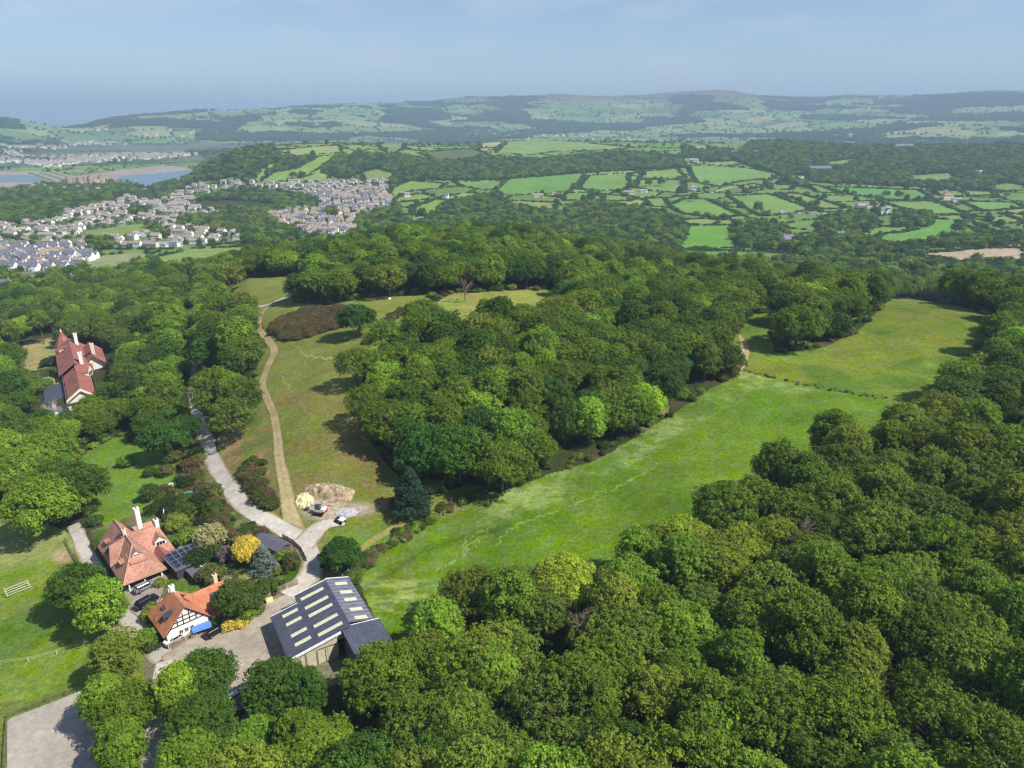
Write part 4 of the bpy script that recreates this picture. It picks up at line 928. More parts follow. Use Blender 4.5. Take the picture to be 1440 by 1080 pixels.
HLOOK = ['white bungalow', 'two-storey house', 'hipped villa', 'slate-roofed house', 'long terrace', 'steep chalet', 'red-roofed semi', 'grey cottage row']
WCOL = [lin(246,244,240), lin(240,234,220), lin(246,244,240), lin(226,212,188), lin(226,212,194), lin(248,246,244), lin(246,244,240)]
hr = np.random.default_rng(5)
def town_spots():
    out = []
    def fill(poly, cx, cy, ang, dens, kinds, sc=1.0, rmin=560, rmax=2400, wood=True):
        P = np.array([pt(u_, v_, -42) for u_, v_ in poly]); c, s = math.cos(ang), math.sin(ang)
        Q = np.stack([P[:, 0]*c+P[:, 1]*s, -P[:, 0]*s+P[:, 1]*c], 1); x0, y0 = Q.min(0); x1, y1 = Q.max(0)
        gx, gy = np.meshgrid(np.arange(x0, x1, cx), np.arange(y0, y1, cy)); gx = gx.ravel(); gy = gy.ravel()
        gx = gx+(hr.random(len(gx))-.5)*cx*.3; gy = gy+(hr.random(len(gx))-.5)*cy*.3 + 8*np.sin(gx/90)
        X_ = gx*c-gy*s; Y_ = gx*s+gy*c; Z_ = H(X_, Y_); u_, v_, d_ = proj(X_, Y_, Z_); r_ = np.hypot(X_, Y_)
        m = inpoly(u_, v_, poly) & (r_ > rmin) & (r_ < rmax) & (u_ > -25) & (hr.random(len(gx)) < dens)
        cl_ = cover(X_, Y_, Z_); m &= (cl_ == 200) | (not wood)
        for i in np.where(m)[0]:
            out.append((X_[i], Y_[i], Z_[i], ang+(math.pi/2 if hr.random() < .18 else 0)+hr.normal()*.12, kinds[hr.integers(len(kinds))], sc*hr.uniform(.88, 1.1)))
    estate = PL("-20,346 128,349 138,364 120,383 40,388 -20,384")
    fill(estate, 12.5, 19, .15, .95, [3, 3, 1, 3])
    fill(PL("-20,296 60,298 160,300 320,300 440,300 545,300 500,326 440,333 330,341 235,349 128,350 -20,345"), 15, 25, -.18, .6, [0, 0, 1, 5, 2, 1, 7])
    fill(PL("370,300 400,286 460,272 548,262 552,286 540,310 500,330 440,334 385,318"), 13, 18, .25, .6, [1, 3, 3, 1, 2, 5, 1])
    fill(PL("250,262 330,256 545,252 545,274 455,286 350,264 255,275"), 14, 23, -.1, .8, [1, 2, 6, 0, 1])
    fill(PL("-20,262 60,262 130,270 250,262 258,275 370,298 120,300 -20,296"), 14, 24, .1, .7, [1, 2, 7, 4, 0])
    return out
_sp = town_spots()
hsp = []
for s in _sp:                                     # keep houses from standing in each other
    rad = {4: 15, 7: 10}.get(s[4], 6.5)
    if all((s[0]-t[0])**2+(s[1]-t[1])**2 > (rad+{4: 15, 7: 10}.get(t[4], 6.5)-3)**2*.62 for t in hsp[-90:]) : hsp.append(s)
hsp.sort(key=lambda s: math.hypot(s[0], s[1]))
print('HOUSES', len(hsp))
N_H = 285
def hplace(u, v): 
    if v > 345 and u < 140: return 'new estate'
    if u > 365 and v < 335 and v > 284: return 'village centre'
    if v < 284: return 'rows under the wooded hill' if u > 250 else 'by the castle woods'
    if u < 120: return 'left suburb'
    if u < 250: return 'suburb left of the village'
    return 'between field and village'
HGRP = {'new estate': 'houses of the new estate', 'village centre': 'houses of the village centre'}
seen_lab = {}; tmp = []
for s in hsp[:N_H]:
    u_, v_, d_ = proj(s[0], s[1], s[2]); tmp.append((float(u_), float(v_), s))
tot_ = {}
def hk(u_, v_, s): return (HLOOK[s[4]], hplace(u_, v_), int(v_//14))
for u_, v_, s in tmp: tot_[hk(u_, v_, s)] = tot_.get(hk(u_, v_, s), 0)+1
ORDN = ['first', 'second', 'third', 'fourth', 'fifth', 'sixth', 'seventh', 'eighth', 'ninth', 'tenth', 'eleventh', 'twelfth', 'thirteenth', 'fourteenth', 'fifteenth', 'sixteenth', 'seventeenth', 'eighteenth', 'nineteenth', 'twentieth']+['twenty-'+q for q in ('first', 'second', 'third', 'fourth', 'fifth', 'sixth', 'seventh', 'eighth', 'ninth')]+['thirtieth']
rows_ = sorted({int(v_//14) for u_, v_, s in tmp}, reverse=True)
tmp.sort(key=lambda t: t[0]); TOWN_SRC = {}
for u_, v_, s in tmp:
    k = hk(u_, v_, s); c = seen_lab.get(k, 0); seen_lab[k] = c+1; band = rows_.index(k[2])
    lab = '%s %s, %s, row %s' % (ORDN[min(c, 29)] if tot_[k] > 1 else 'only', HLOOK[s[4]], k[1], ORDN[band])
    h_ = link(HNAME[s[4]], HM[s[4]], None, (s[0], s[1], s[2])); h_.rotation_euler = (0, 0, s[3]); h_.scale = (s[5],)*3
    wc_ = WCOL[hr.integers(len(WCOL))]; h_.color = (*[float(q_) for q_ in wc_], 1)
    tag(h_, lab, 'house', HGRP.get(k[1], 'houses of the town on the left')); TOWN_SRC.setdefault(s[4], h_)
rest_h = []
for s in hsp[N_H:]: rest_h.append((s[0], s[1], s[2], s[4], s[3], s[5], s[5], *(WCOL[hr.integers(len(WCOL))]*.95)))
# the bigger town across the estuary and the far villages
def far_town(poly, cell, dens, z=-44, sc=1.5, kinds=(1, 2, 6, 4)):
    P = np.array([pt(u_, v_, z) for u_, v_ in poly]); x0, y0 = P.min(0); x1, y1 = P.max(0)
    gx, gy = np.meshgrid(np.arange(x0, x1, cell), np.arange(y0, y1, cell*1.5)); gx = (gx+(hr.random(gx.shape)-.5)*cell*.6).ravel(); gy = (gy+(hr.random(gy.shape)-.5)*cell).ravel()
    Z_ = H(gx, gy); u_, v_, d_ = proj(gx, gy, Z_); m = inpoly(u_, v_, poly) & (Z_ > -46.4) & (hr.random(len(gx)) < dens*np.clip((fbm(gx/260, gy/260, 91, 3)-.38)*5, .12, 1))
    for i in np.where(m)[0]:
        k = kinds[hr.integers(len(kinds))]; s_ = sc*hr.uniform(.8, 1.2); rest_h.append((gx[i], gy[i], Z_[i], k, hr.choice([0, 1.57])+.3+hr.normal()*.2, s_, s_, *WCOL[hr.integers(len(WCOL))]))
far_town(PL("-20,207 60,206 130,198 200,204 260,210 300,216 240,222 200,226 120,230 60,240 -20,243"), 29, 1.0, -45)
far_town(PL("130,182 200,180 300,188 340,195 200,196 140,192"), 60, .5, -20, 1.8)
far_town(PL("620,186 680,186 760,190 820,192 900,196 900,200 800,198 620,195"), 45, .6, -42, 1.8)
far_town(PL("380,150 480,151 480,157 400,157 340,160"), 80, .5, 60, 2.4)
far_town(PL("1140,196 1260,198 1260,203 1140,203"), 60, .25, -36, 2)
far_town(PL("-20,262 50,262 140,266 140,272 -20,272"), 26, .7, -45, 1.1)
rest_h = [(*t[:3], t[3] if t[3] in TOWN_SRC else 2 if 2 in TOWN_SRC else 1, *t[4:]) for t in rest_h]

# --- the castle with its eight round towers, and the causeway and bridge over the estuary
CAST = simple('castle_stone', (168,148,132), .95, .1, var=.22, scale=.15)
xa, ya = pt(98, 264, -43); xb, yb = pt(150, 262, -43); zc = -44.5; o = empty('castle', (xa, ya, zc), math.atan2(yb-ya, xb-xa)); L = math.hypot(xb-xa, yb-ya)
tag(o, 'ruined grey-brown castle with round towers at the water edge', 'castle')
b = MB(); b.hexa([(-12, -28, -4), (L+8, -28, -4), (L+8, 40, -4), (-12, 40, -4)], [(-4, -12, 7), (L+2, -12, 7), (L+2, 30, 7), (-4, 30, 7)]); b.build('rock', simple('castle_rock', (140,124,108), .95, var=.25, scale=.1), o)
b = MB()
for y0, y1 in ((-8, -5), (22, 25)): b.box(0, L-6, y0, y1, 6, 20)
for x0, x1 in ((0, 3), (L*.62, L*.62+3), (L-9, L-6)): b.box(x0, x1, -5, 22, 6, 17)
for k in range(24):
    x = k*(L-8)/24+1; b.box(x, x+1.6, -8, -6.5, 20, 21.4)
b.build('curtain_wall', CAST, o)
for i in range(4):
    for j in range(2):
        x = (L-9)*i/3+1; y = -6.5 if j == 0 else 23.5; b = MB(); hgt = 25 if (i in (2, 3)) else 23
        b.tube((x, y, 4), (x, y, hgt), 6.2, 5.9, 14)
        for k in range(7): a = 2*math.pi*k/7; b.box(x+4.3*math.cos(a)-.9, x+4.3*math.cos(a)+.9, y+4.3*math.sin(a)-.9, y+4.3*math.sin(a)+.9, hgt, hgt+2)
        if i > 1: b.tube((x+2, y, hgt), (x+2, y, hgt+4), 2.0, 1.9, 8)
        b.build('tower', CAST, o)
x0, y0 = pt(146, 262, -44); x1, y1 = pt(157, 268, -44); o = empty('stone_bridge', (x0, y0, -46.5), math.atan2(y1-y0, x1-x0)-.5); Lb = 34
tag(o, 'pale stone bridge towers with two dark arches right of the castle', 'bridge')
b = MB(); b.box(0, 4, -5, 5, 0, 20); b.box(Lb-4, Lb, -5, 5, 0, 20); b.box(4, Lb-4, -5, 5, 13, 17); b.box(Lb/2-1.6, Lb/2+1.6, -5, 5, 0, 13); b.build('masonry', simple('bridge_stone', (222,208,170), .9, var=.1), o)
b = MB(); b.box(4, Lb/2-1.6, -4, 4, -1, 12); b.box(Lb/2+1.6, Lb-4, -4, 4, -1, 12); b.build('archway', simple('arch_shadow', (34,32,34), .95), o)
q_ = [ground(*p) for p in ((60, 243), (80, 249), (98, 255), (108, 262))]
b = MB(); L_ = smooth_line([p[:2] for p in q_], 12); T = np.gradient(L_, axis=0); T /= np.linalg.norm(T, axis=1)[:, None]; N = np.stack([-T[:, 1], T[:, 0]], 1)
for off, zt in ((-26, -42.5), (0, -43), (26, -43.5)):
    for k in range(len(L_)-1):
        P = lambda i, w: (*(L_[i]+N[i]*(off+w)), 0)
        bt = [(P(k, -11)[0], P(k, -11)[1], -47.5), (P(k, 11)[0], P(k, 11)[1], -47.5), (P(k+1, 11)[0], P(k+1, 11)[1], -47.5), (P(k+1, -11)[0], P(k+1, -11)[1], -47.5)]
        tp = [(P(k, -6)[0], P(k, -6)[1], zt), (P(k, 6)[0], P(k, 6)[1], zt), (P(k+1, 6)[0], P(k+1, 6)[1], zt), (P(k+1, -6)[0], P(k+1, -6)[1], zt)]
        b.hexa(bt[::-1], tp[::-1])
tag(b.build('causeway', simple('embankment', (136,138,112), .9, var=.2, scale=.05)), 'long embankment causeway carrying roads over the tidal flats to the castle', 'causeway')

# --- farms and single houses of the valley
FARMS = [  # pixel, mesh, turn, scale, wall, name, label
 (112,404,3,.1,1.25,'farmhouse','white slate-roofed farmhouse in the trees left of the wood'),(139,397,7,.1,.4,'outbuilding','small pale outbuilding right of the white farmhouse'),
 (8,410,3,.2,1.2,'farmhouse','dark-roofed house cut by the left picture edge below the estate'),
 (573,277,1,.2,1.1,'farmhouse','pale house in the trees above the small fields'),(627,279,3,-.1,1.1,'farmhouse','white house at the right end of the tree row'),(547,291,3,.3,1.2,'farmhouse','white house on the village right edge'),
 (757,277,7,.1,.9,'farmhouse','red and white farm range under the broad pasture'),(779,275,6,.2,.8,'farmhouse','small red-roofed house right of the farm range'),
 (884,273,7,0,1.0,'farmhouse','pale farm range beside the sloping pasture'),(905,270,0,.1,1.1,'barn','low pale barn on the farm track'),
 (974,268,2,0,1.3,'farmhouse','white square farmhouse at the left end of the long pasture'),
 (1106,345,3,.3,1.5,'farmhouse','white gabled farmhouse by the meadow lane'),(1093,349,0,.2,1.0,'barn','low farm building left of the gabled farmhouse'),(1180,338,3,.5,1.3,'farmhouse','small white cottage alone in the bushes'),
 (1212,292,0,.2,1.5,'barn','long pale barn of the hillside farm'),(1225,296,0,.1,1.4,'barn','second pale barn of the hillside farm'),(1240,301,3,.3,1.3,'farmhouse','white farmhouse at the right end of the hillside farm'),(1247,297,1,.1,1.1,'farmhouse','small house behind the hillside farm'),
 (1331,280,6,.1,1.4,'farmhouse','large dark-red farmhouse between two hedges'),(1345,283,7,.1,.9,'outbuilding','outbuildings right of the dark-red farmhouse'),
 (1152,242,4,.1,1.7,'warehouse','long white flat shed in front of the dark plantation'),(1270,210,4,.1,1.8,'warehouse','wide pale roof glimpsed on the ridge'),(1377,245,0,.1,1.8,'barn','tan roof in the clearing on the right'),
 (1030,216,4,.1,1.0,'farmhouse','row of grey roofs left on the ridge'),(1065,216,4,.2,1.0,'farmhouse','row of grey roofs right on the ridge'),(975,228,7,0,1.3,'farmhouse','grey farm buildings above the long pasture'),
 (1195,194,2,.1,3,'farmhouse','white house far down the vale'),(395,305,2,.2,1.3,'villa','grey villa standing out at the village edge'),(1100,300,0,.2,.8,'caravan_shed','low shed among the caravans')]
for uu, vv, k, rz, sc, nm, lab in FARMS:
    x, y, z = ground(uu, vv); h_ = link(nm, HM[k], None, (x, y, z)); h_.rotation_euler = (0, 0, rz); h_.scale = (sc,)*3; h_.color = (*[float(q_) for q_ in lin(240,238,234)], 1)
    tag(h_, lab, 'house' if nm in ('farmhouse', 'villa') else 'building'); KEEPOUT.append((x, y, 12*sc))
# the row of caravans in the valley
b = MB(); b.box(-4, 4, -1.6, 1.6, .4, 2.8); b.box(-4.1, 4.1, -1.7, 1.7, 2.8, 3.0, 1); b.box(-2.6, -.8, -1.63, -1.6, 1.2, 2.2, 2); b.box(.8, 2.6, -1.63, -1.6, 1.2, 2.2, 2)
CV = b.mesh('caravan', [WALLO, ROOFS[0], PANE])
for k in range(22):
    uu = 1112+k*4.2; vv = 301+1.6*math.sin(k*2.1)+(2 if k > 8 else 0); x, y, z = ground(uu, vv); h_ = link('caravan', CV, None, (x, y, z)); h_.rotation_euler = (0, 0, hr.uniform(-.6, .9)); h_.color = (*[float(q_) for q_ in WCOL[hr.integers(4)]], 1)
    tag(h_, '%s caravan from the left in the row below the tan field' % ORDN[k], 'caravan', 'caravans in the valley')
# the thin radio mast on the far moor
x, y, z = ground(1013, 131); b = MB(); b.tube((0, 0, 0), (0, 0, 95), 1.6, .9, 6); ms = empty('radio_mast', (x, y, z)); b.build('mast_pole', ALU, ms); tag(ms, 'hair-thin radio mast on the long moor summit', 'mast')
# ------------------------------------------------------------------ trees: crowns of many small leaf clumps on boughs
def leaf_quads(c, n, size, r_):
    """c centres, n facing directions, size per leaf -> pointed four-cornered leaves"""
    N = len(c); n = n/np.linalg.norm(n, axis=1)[:, None]
    t = np.cross(n, r_.normal(size=(N, 3))); t /= np.linalg.norm(t, axis=1)[:, None]+1e-9; b_ = np.cross(n, t)
    s = size[:, None]; fold = n*s*.18
    v = np.stack([c+t*s*.62, c+b_*s*.42+fold, c-t*s*.55, c-b_*s*.42+fold], 1).reshape(-1, 3)
    return v, np.arange(N*4).reshape(N, 4)
def finish_crown(name, parts, mat):
    v = np.concatenate([p[0] for p in parts]); tone = np.concatenate([np.repeat(p[1], 4) for p in parts])
    f = np.arange(len(v)).reshape(-1, 4)
    me = mesh_np(name, v, f, [mat]); me.attributes.new('tone', 'FLOAT', 'POINT').data.foreach_set('value', tone.astype(np.float32)[:len(me.vertices)])
    return me
def lobes_of(kind, r_, Rr, Ht, nl):
    out = []
    for k in range(nl):
        g = (k+.5)/nl; th = 2.39996*k + r_.normal()*.35
        if kind == 'round':        # broad dome
            cz_ = 1-1.25*g; rad = math.sqrt(max(0, 1-min(1, cz_)**2)); rr = .70+.16*r_.random()
            p = (Rr*rr*rad*math.cos(th), Rr*rr*rad*math.sin(th), Ht*.52+Ht*.36*cz_*rr*1.15)
            lr = Rr*(.20+.17*r_.random()); p = tuple(np.array(p)*np.array([1, 1, 1]) + r_.normal(size=3)*Rr*.07)
        elif kind == 'tall':       # upright, uneven
            cz_ = 1-1.6*g; rad = math.sqrt(max(0, 1-min(1, cz_)**2))*(.8+.3*r_.random()); rr = .72
            p = (Rr*rr*rad*math.cos(th), Rr*rr*rad*math.sin(th), Ht*.56+Ht*.38*cz_)
            lr = Rr*(.25+.16*r_.random())
        elif kind == 'open':       # loose crown with gaps, limbs showing
            cz_ = 1-1.5*g; rad = math.sqrt(max(0, 1-min(1, cz_)**2)); rr = .75+.25*r_.random()
            p = (Rr*rr*rad*math.cos(th), Rr*rr*rad*math.sin(th), Ht*.58+Ht*.34*cz_)
            lr = Rr*(.17+.12*r_.random())
        elif kind == 'cone':       # conifer in tiers
            z = Ht*(.08+.88*g); rad = Rr*(1-g)**.85*(.7+.25*r_.random())
            p = (rad*math.cos(th), rad*math.sin(th), z); lr = Rr*(.12+.24*(1-g))
        elif kind == 'pine':       # flat plates high on a bare trunk
            z = Ht*(.62+.34*g); rad = Rr*(.95-.75*g)*(.5+.5*r_.random()); p = (rad*math.cos(th), rad*math.sin(th), z); lr = Rr*(.24+.12*r_.random())
        elif kind == 'bush':
            cz_ = 1-1.1*g; rad = math.sqrt(max(0, 1-min(1, cz_)**2)); rr = .62+.2*r_.random()
            p = (Rr*rr*rad*math.cos(th), Rr*rr*rad*math.sin(th), Ht*.38+Ht*.4*cz_); lr = Rr*(.34+.14*r_.random())
        out.append((np.array(p), lr))
    return out
def make_crown(name, kind, seed, Rr, Ht, nl, per, leaf, mat=None, density=1.0, flat=.75, tight=.35):
    r_ = np.random.default_rng(seed); parts = []; lob = lobes_of(kind, r_, Rr, Ht, nl)
    cen = np.array([0, 0, Ht*.5])
    for p, lr in lob:
        n = int(per*(lr/(Rr*.3))**2*density); lt = r_.random()
        # each bough carries small rounded sprays; each spray is a handful of leaf clumps facing outward
        ns = max(5, n//17); sd_ = r_.normal(size=(ns, 3)); sd_ /= np.linalg.norm(sd_, axis=1)[:, None]
        sd_[:, 2] = np.abs(sd_[:, 2])*np.where(r_.random(ns) < .8, 1, -1)
        srad = lr*(.72+.42*r_.random(ns)); sp = p + sd_*srad[:, None]*np.array([1, 1, flat]); sr = leaf*(1.15+1.1*r_.random(ns)); st = r_.random(ns)
        pick = r_.integers(0, ns, n)
        d = sd_[pick]*.5 + r_.normal(size=(n, 3))*.62 + np.array([0, 0, .35]); d /= np.linalg.norm(d, axis=1)[:, None]
        c = sp[pick] + d*sr[pick][:, None]*(.75+.35*r_.random(n))[:, None]
        out = (c-cen); out /= np.linalg.norm(out, axis=1)[:, None]+1e-6
        nn = d*1.0 + out*.2 + r_.normal(size=(n, 3))*.36 + np.array([0, 0, .15])
        tone = .5 + (lt-.5)*.5 + (st[pick]-.5)*.5 + r_.normal(size=n)*.13
        v, _ = leaf_quads(c, nn, leaf*(.6+.7*r_.random(n)), r_); parts.append((v, np.clip(tone, 0, 1)))
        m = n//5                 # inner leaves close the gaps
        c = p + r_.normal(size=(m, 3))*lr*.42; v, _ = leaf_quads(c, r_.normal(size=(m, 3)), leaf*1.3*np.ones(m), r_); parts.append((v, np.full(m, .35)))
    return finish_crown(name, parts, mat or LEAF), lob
def make_trunk(name, Ht, Rr, lob, seed, base_r, up=.62, sub=False, lean=0, nb=9):
    r_ = np.random.default_rng(seed); b = MB(); p = np.array([0, 0, -.6]); r0 = base_r; segs = 5; path = [p]
    for k in range(segs):
        q_ = p + np.array([r_.normal()*Rr*.035+lean, r_.normal()*Rr*.035, Ht*up/segs*1.05]); r1 = r0*.86
        b.tube(p, q_, r0, r1, 8); p, r0 = q_, r1; path.append(p)
    sel = sorted(range(len(lob)), key=lambda i: r_.random())[:nb]
    for i in sel:
        c, lr = lob[i]; s = path[2+int(r_.integers(0, len(path)-3+1))-0] if len(path) > 4 else path[-1]
        mid = s*.45+c*.55 + np.array([0, 0, -Rr*.08]) + r_.normal(size=3)*Rr*.04
        b.tube(s, mid, base_r*.42, base_r*.26, 6); b.tube(mid, c, base_r*.26, base_r*.09, 5)
        for k in range(2):
            e = c + r_.normal(size=3)*lr*.7; b.tube(mid*.4+c*.6, e, base_r*.12, base_r*.04, 4)
    return b.mesh(name, BARK)
# crown and trunk meshes shared by the copies: (crown, trunk, kind, radius, height)
PROTO = {}
def proto(key, kind, seed, Rr, Ht, nl, per, leaf, base_r, up=.6, nb=9, **k):
    c, lob = make_crown(key+'_crown', kind, seed, Rr, Ht, nl, per, leaf, **k)
    PROTO[key] = (c, make_trunk(key+'_trunk', Ht, Rr, lob, seed+50, base_r, up, nb=nb), Rr, Ht)
for i in range(4): proto('oak%d' % i, 'round', 10+i, 6.3, 12.3-.3*i, 44+4*i, 430, .31, .42, flat=.62+.06*i)
for i in range(3): proto('ash%d' % i, 'tall', 20+i, 5.3, 13.6, 42, 400, .33, .36)
for i in range(2): proto('open%d' % i, 'open', 30+i, 5.7, 12.6, 40, 300, .30, .36, nb=20)
proto('dome0', 'round', 41, 6.0, 11.0, 38, 640, .31, .4, flat=.9, tight=.5); proto('dome1', 'round', 42, 6.0, 11.5, 46, 520, .31, .4, flat=.6, tight=.5)
proto('fir0', 'cone', 51, 4.2, 11.5, 70, 210, .34, .28, up=.9, flat=.55); proto('pine0', 'pine', 52, 5.0, 15.0, 26, 300, .36, .34, up=.92, flat=.5, nb=16)
proto('pine1', 'pine', 53, 4.6, 14.0, 22, 240, .34, .34, up=.92, flat=.45, nb=16)
for i in range(3): proto('bush%d' % i, 'bush', 60+i, 2.0, 2.6, 12, 130, .24, .09, up=.3, nb=4)
for i in range(2): proto('gorse%d' % i, 'bush', 66+i, 1.9, 2.0, 14, 170, .16, .07, up=.3, nb=4, flat=.8)
proto('thorn0', 'bush', 70, 3.4, 5.2, 22, 150, .32, .16, up=.45, nb=6); proto('thorn1', 'bush', 71, 3.2, 4.8, 18, 150, .32, .16, up=.45, nb=6)
# lighter crowns for trees far away
def lite(key, kind, seed, Rr, Ht, nl, per, leaf, mat): return make_crown(key, kind, seed, Rr, Ht, nl, per, leaf, mat, flat=.85)[0]
PROTO['mid0'] = (lite('mid_round_crown', 'round', 81, 6.0, 11.5, 16, 75, .85, LEAF), None, 6.0, 11.5)
PROTO['mid1'] = (lite('mid_tall_crown', 'tall', 82, 5.4, 13.0, 16, 75, .85, LEAF), None, 5.4, 13.0)
PROTO['mid2'] = (lite('mid_broad_crown', 'round', 83, 6.6, 11.0, 18, 70, .9, LEAF), None, 6.6, 11.0)

GREENS = {'oak': (62,80,26), 'oakdark': (44,66,24), 'ash': (70,93,33), 'bright': (82,106,38), 'deep': (38,64,28), 'olive': (74,88,36), 'dull': (62,78,36), 'yellow': (88,104,38)}
CN = list(GREENS)
LEAFGAIN = 1.0
GREENL = {k: lin(*c)*np.array([2.95, 2.8, 1.5]) for k, c in GREENS.items()}
def tree(name, key, x, y, s, rz, colour, label, group=None, z=None, cat='tree', sz=None, parts=True):
    cm, tm, Rr, Ht = PROTO[key]
    if z is None: z = float(H(x, y))
    t = empty(name, (x, y, z), rz); t.scale = (s, s, sz or s); tag(t, label, cat, group)
    c = link('crown', cm, t); c.color = (*[float(q)*LEAFGAIN for q in colour], 1)
    if tm is not None and parts: link('trunk', tm, t)
    return t
def vary(c, r_, a=.11):
    c = np.array(c); return np.clip(c*(1+r_.normal()*a)*np.array([1+r_.normal()*.045, 1, 1+r_.normal()*.08]), .004, 1)

# hand-placed trees: (kind, photo pixel of the foot, photo pixel height of the top, colour, species name, label)
HERO = [
 ('dome1', 503, 474, 426, 'deep', 'tree', 'lone round dark tree on the grass at the end of the long gorse bank'),
 ('fir0', 578, 722, 655, 'firc', 'conifer', 'dark blue-green conifer alone below the central wood'),
 ('oak0', 1117, 490, 420, 'oak', 'tree', 'large round tree at the front of the grove in the upper field'),
 ('dome0', 481, 803, 757, 'deep', 'tree', 'small round green tree at the field corner above the big shed'),
 ('dome0', 72, 752, 672, 'ash', 'tree', 'pale green domed tree at the front of the clump by the drive bend'),
 ('dome1', 114, 722, 652, 'oakdark', 'tree', 'dark domed tree behind the pale one at the drive bend'),
 ('dome0', 40, 700, 628, 'ash', 'tree', 'mid-green domed tree on the left of the clump above the mown field'),
 ('dome1', 18, 668, 606, 'ash', 'tree', 'pale domed tree at the left picture edge above the mown field'),
 ('dome0', 75, 668, 606, 'ash', 'tree', 'bright domed tree at the back of the clump beside the drive'),
 ('dome1', 236, 645, 590, 'deep', 'tree', 'dense dark round tree at the top of the paddock'),
 ('ash0', 152, 892, 816, 'bright', 'tree', 'bright pale green tree in front of the big hipped house'),
 ('oak1', 120, 862, 795, 'oakdark', 'tree', 'dark tree at the left of the pair before the big hipped house'),
 ('ash1', 170, 962, 893, 'olive', 'tree', 'olive green roadside tree where the drives meet below the cottage'),
 ('ash2', 158, 1020, 950, 'ash', 'tree', 'leafy tree beside the riding arena and the lane'),
 ('oak2', 186, 1030, 962, 'oak', 'tree', 'green tree on the left side of the lane at the bottom'),
 ('ash0', 178, 1088, 1015, 'ash', 'tree', 'tall tree at the bottom edge between arena and lane'),
 ('dome1', 292, 988, 918, 'oakdark', 'tree', 'broad dark tree between the lane and the yard'),
 ('ash1', 258, 1010, 938, 'bright', 'tree', 'bright green tree right beside the lane below the yard'),
 ('oak2', 290, 1052, 980, 'oakdark', 'tree', 'dark tree above the bottom edge right of the lane'),
 ('oak0', 275, 1096, 1025, 'ash', 'tree', 'green tree cut by the bottom edge right of the lane'),
 ('oak3', 395, 1000, 932, 'oakdark', 'tree', 'dark spreading tree at the lower corner of the yard'),
 ('ash0', 432, 1010, 940, 'oakdark', 'tree', 'dark tree below the wall of the big shed'),
 ('dome1', 362, 1075, 1012, 'ash', 'tree', 'low green tree at the bottom below the parked cars'),
 ('open0', 345, 590, 530, 'dull', 'tree', 'thin dull green ash tree right of the shaded lane'),
 ('open1', 330, 622, 560, 'dull', 'tree', 'sparse tree with pale trunk beside the lane bend'),
 ('open0', 308, 590, 515, 'oak', 'tree', 'thin tree leaning over the lane above the bend'),
 ('ash0', 338, 515, 440, 'ash', 'tree', 'tall tree on the bank between lane and hill track'),
 ('oak2', 318, 500, 430, 'oakdark', 'tree', 'dark tree behind the bank beside the hill track'),
 ('dome1', 300, 525, 470, 'deep', 'tree', 'low dark tree at the lane edge under the bank'),
 ('oak1', 452, 424, 378, 'oak', 'tree', 'broad oak where the hilltop lane disappears'),
 ('oak3', 478, 424, 380, 'oak', 'tree', 'low broad oak on the lawn edge right of the hilltop lane'),
 ('open1', 548, 418, 372, 'olive', 'tree', 'pale olive tree with white foot on the hilltop lawn'),
 ('open0', 325, 412, 362, 'olive', 'tree', 'pale-stemmed tree at the left of the hilltop lawn'),
 ('open0', 503, 545, 488, 'oak', 'tree', 'leaning tree with bare pale limbs at the left edge of the central wood'),
 ('open1', 520, 600, 540, 'oak', 'tree', 'rounded tree at the lower left corner of the central wood'),
 ('open1', 738, 610, 553, 'oak', 'tree', 'white-stemmed birch at the front of the central wood'),
 ('dome1', 706, 690, 620, 'oak', 'tree', 'round tree bulging from the front of the central wood into the field'),
 ('oak3', 650, 678, 600, 'oakdark', 'tree', 'dark front tree of the central wood above the conifer'),
 ('dome0', 600, 672, 600, 'deep', 'tree', 'blue-green front tree left of the conifer'),
 ('ash1', 570, 650, 590, 'oakdark', 'tree', 'dark tree at the lower left front of the central wood'),
 ('ash2', 828, 625, 560, 'bright', 'tree', 'bright leafy tree at the right front corner of the central wood'),
 ('ash2', 1085, 700, 622, 'oak', 'tree', 'tall dark tree standing up from the wood edge into the strip field'),
 ('ash0', 1165, 655, 578, 'oak', 'tree', 'narrow dark tree above the wood edge in the strip field'),
 ('open0', 1015, 765, 680, 'oak', 'tree', 'dark tree throwing a long shadow onto the strip field'),
]
GREENL['firc'] = lin(50, 78, 56)
hero_xy = []
for h_, (key, u, v, top, colr_, nm, lab) in enumerate(HERO):
    x, y, z = ground(u, v); cm, tm, Rr, Ht = PROTO[key]
    dd = proj(x, y, z)[2]; want = (v-top)/F*dd/ math.cos(PITCH)*1.0
    # the top of the crown as seen from above: height of the tree in metres
    hh = np.linspace(2, 30, 200); vv = proj(np.full(200, x), np.full(200, y + Rr*.2), z+hh)[1]; ht = float(np.interp(-top, -vv, hh))
    s = np.clip(ht/Ht, .35, 1.5); r_ = np.random.default_rng(500+h_)
    tree('conifer' if nm == 'conifer' else 'broadleaf_tree', key, x, y, s, r_.random()*6.28, vary(GREENL[colr_], r_, .06), lab, z=z, cat='tree')
    hero_xy.append((x, y, Rr*s))
hero_xy = np.array(hero_xy)

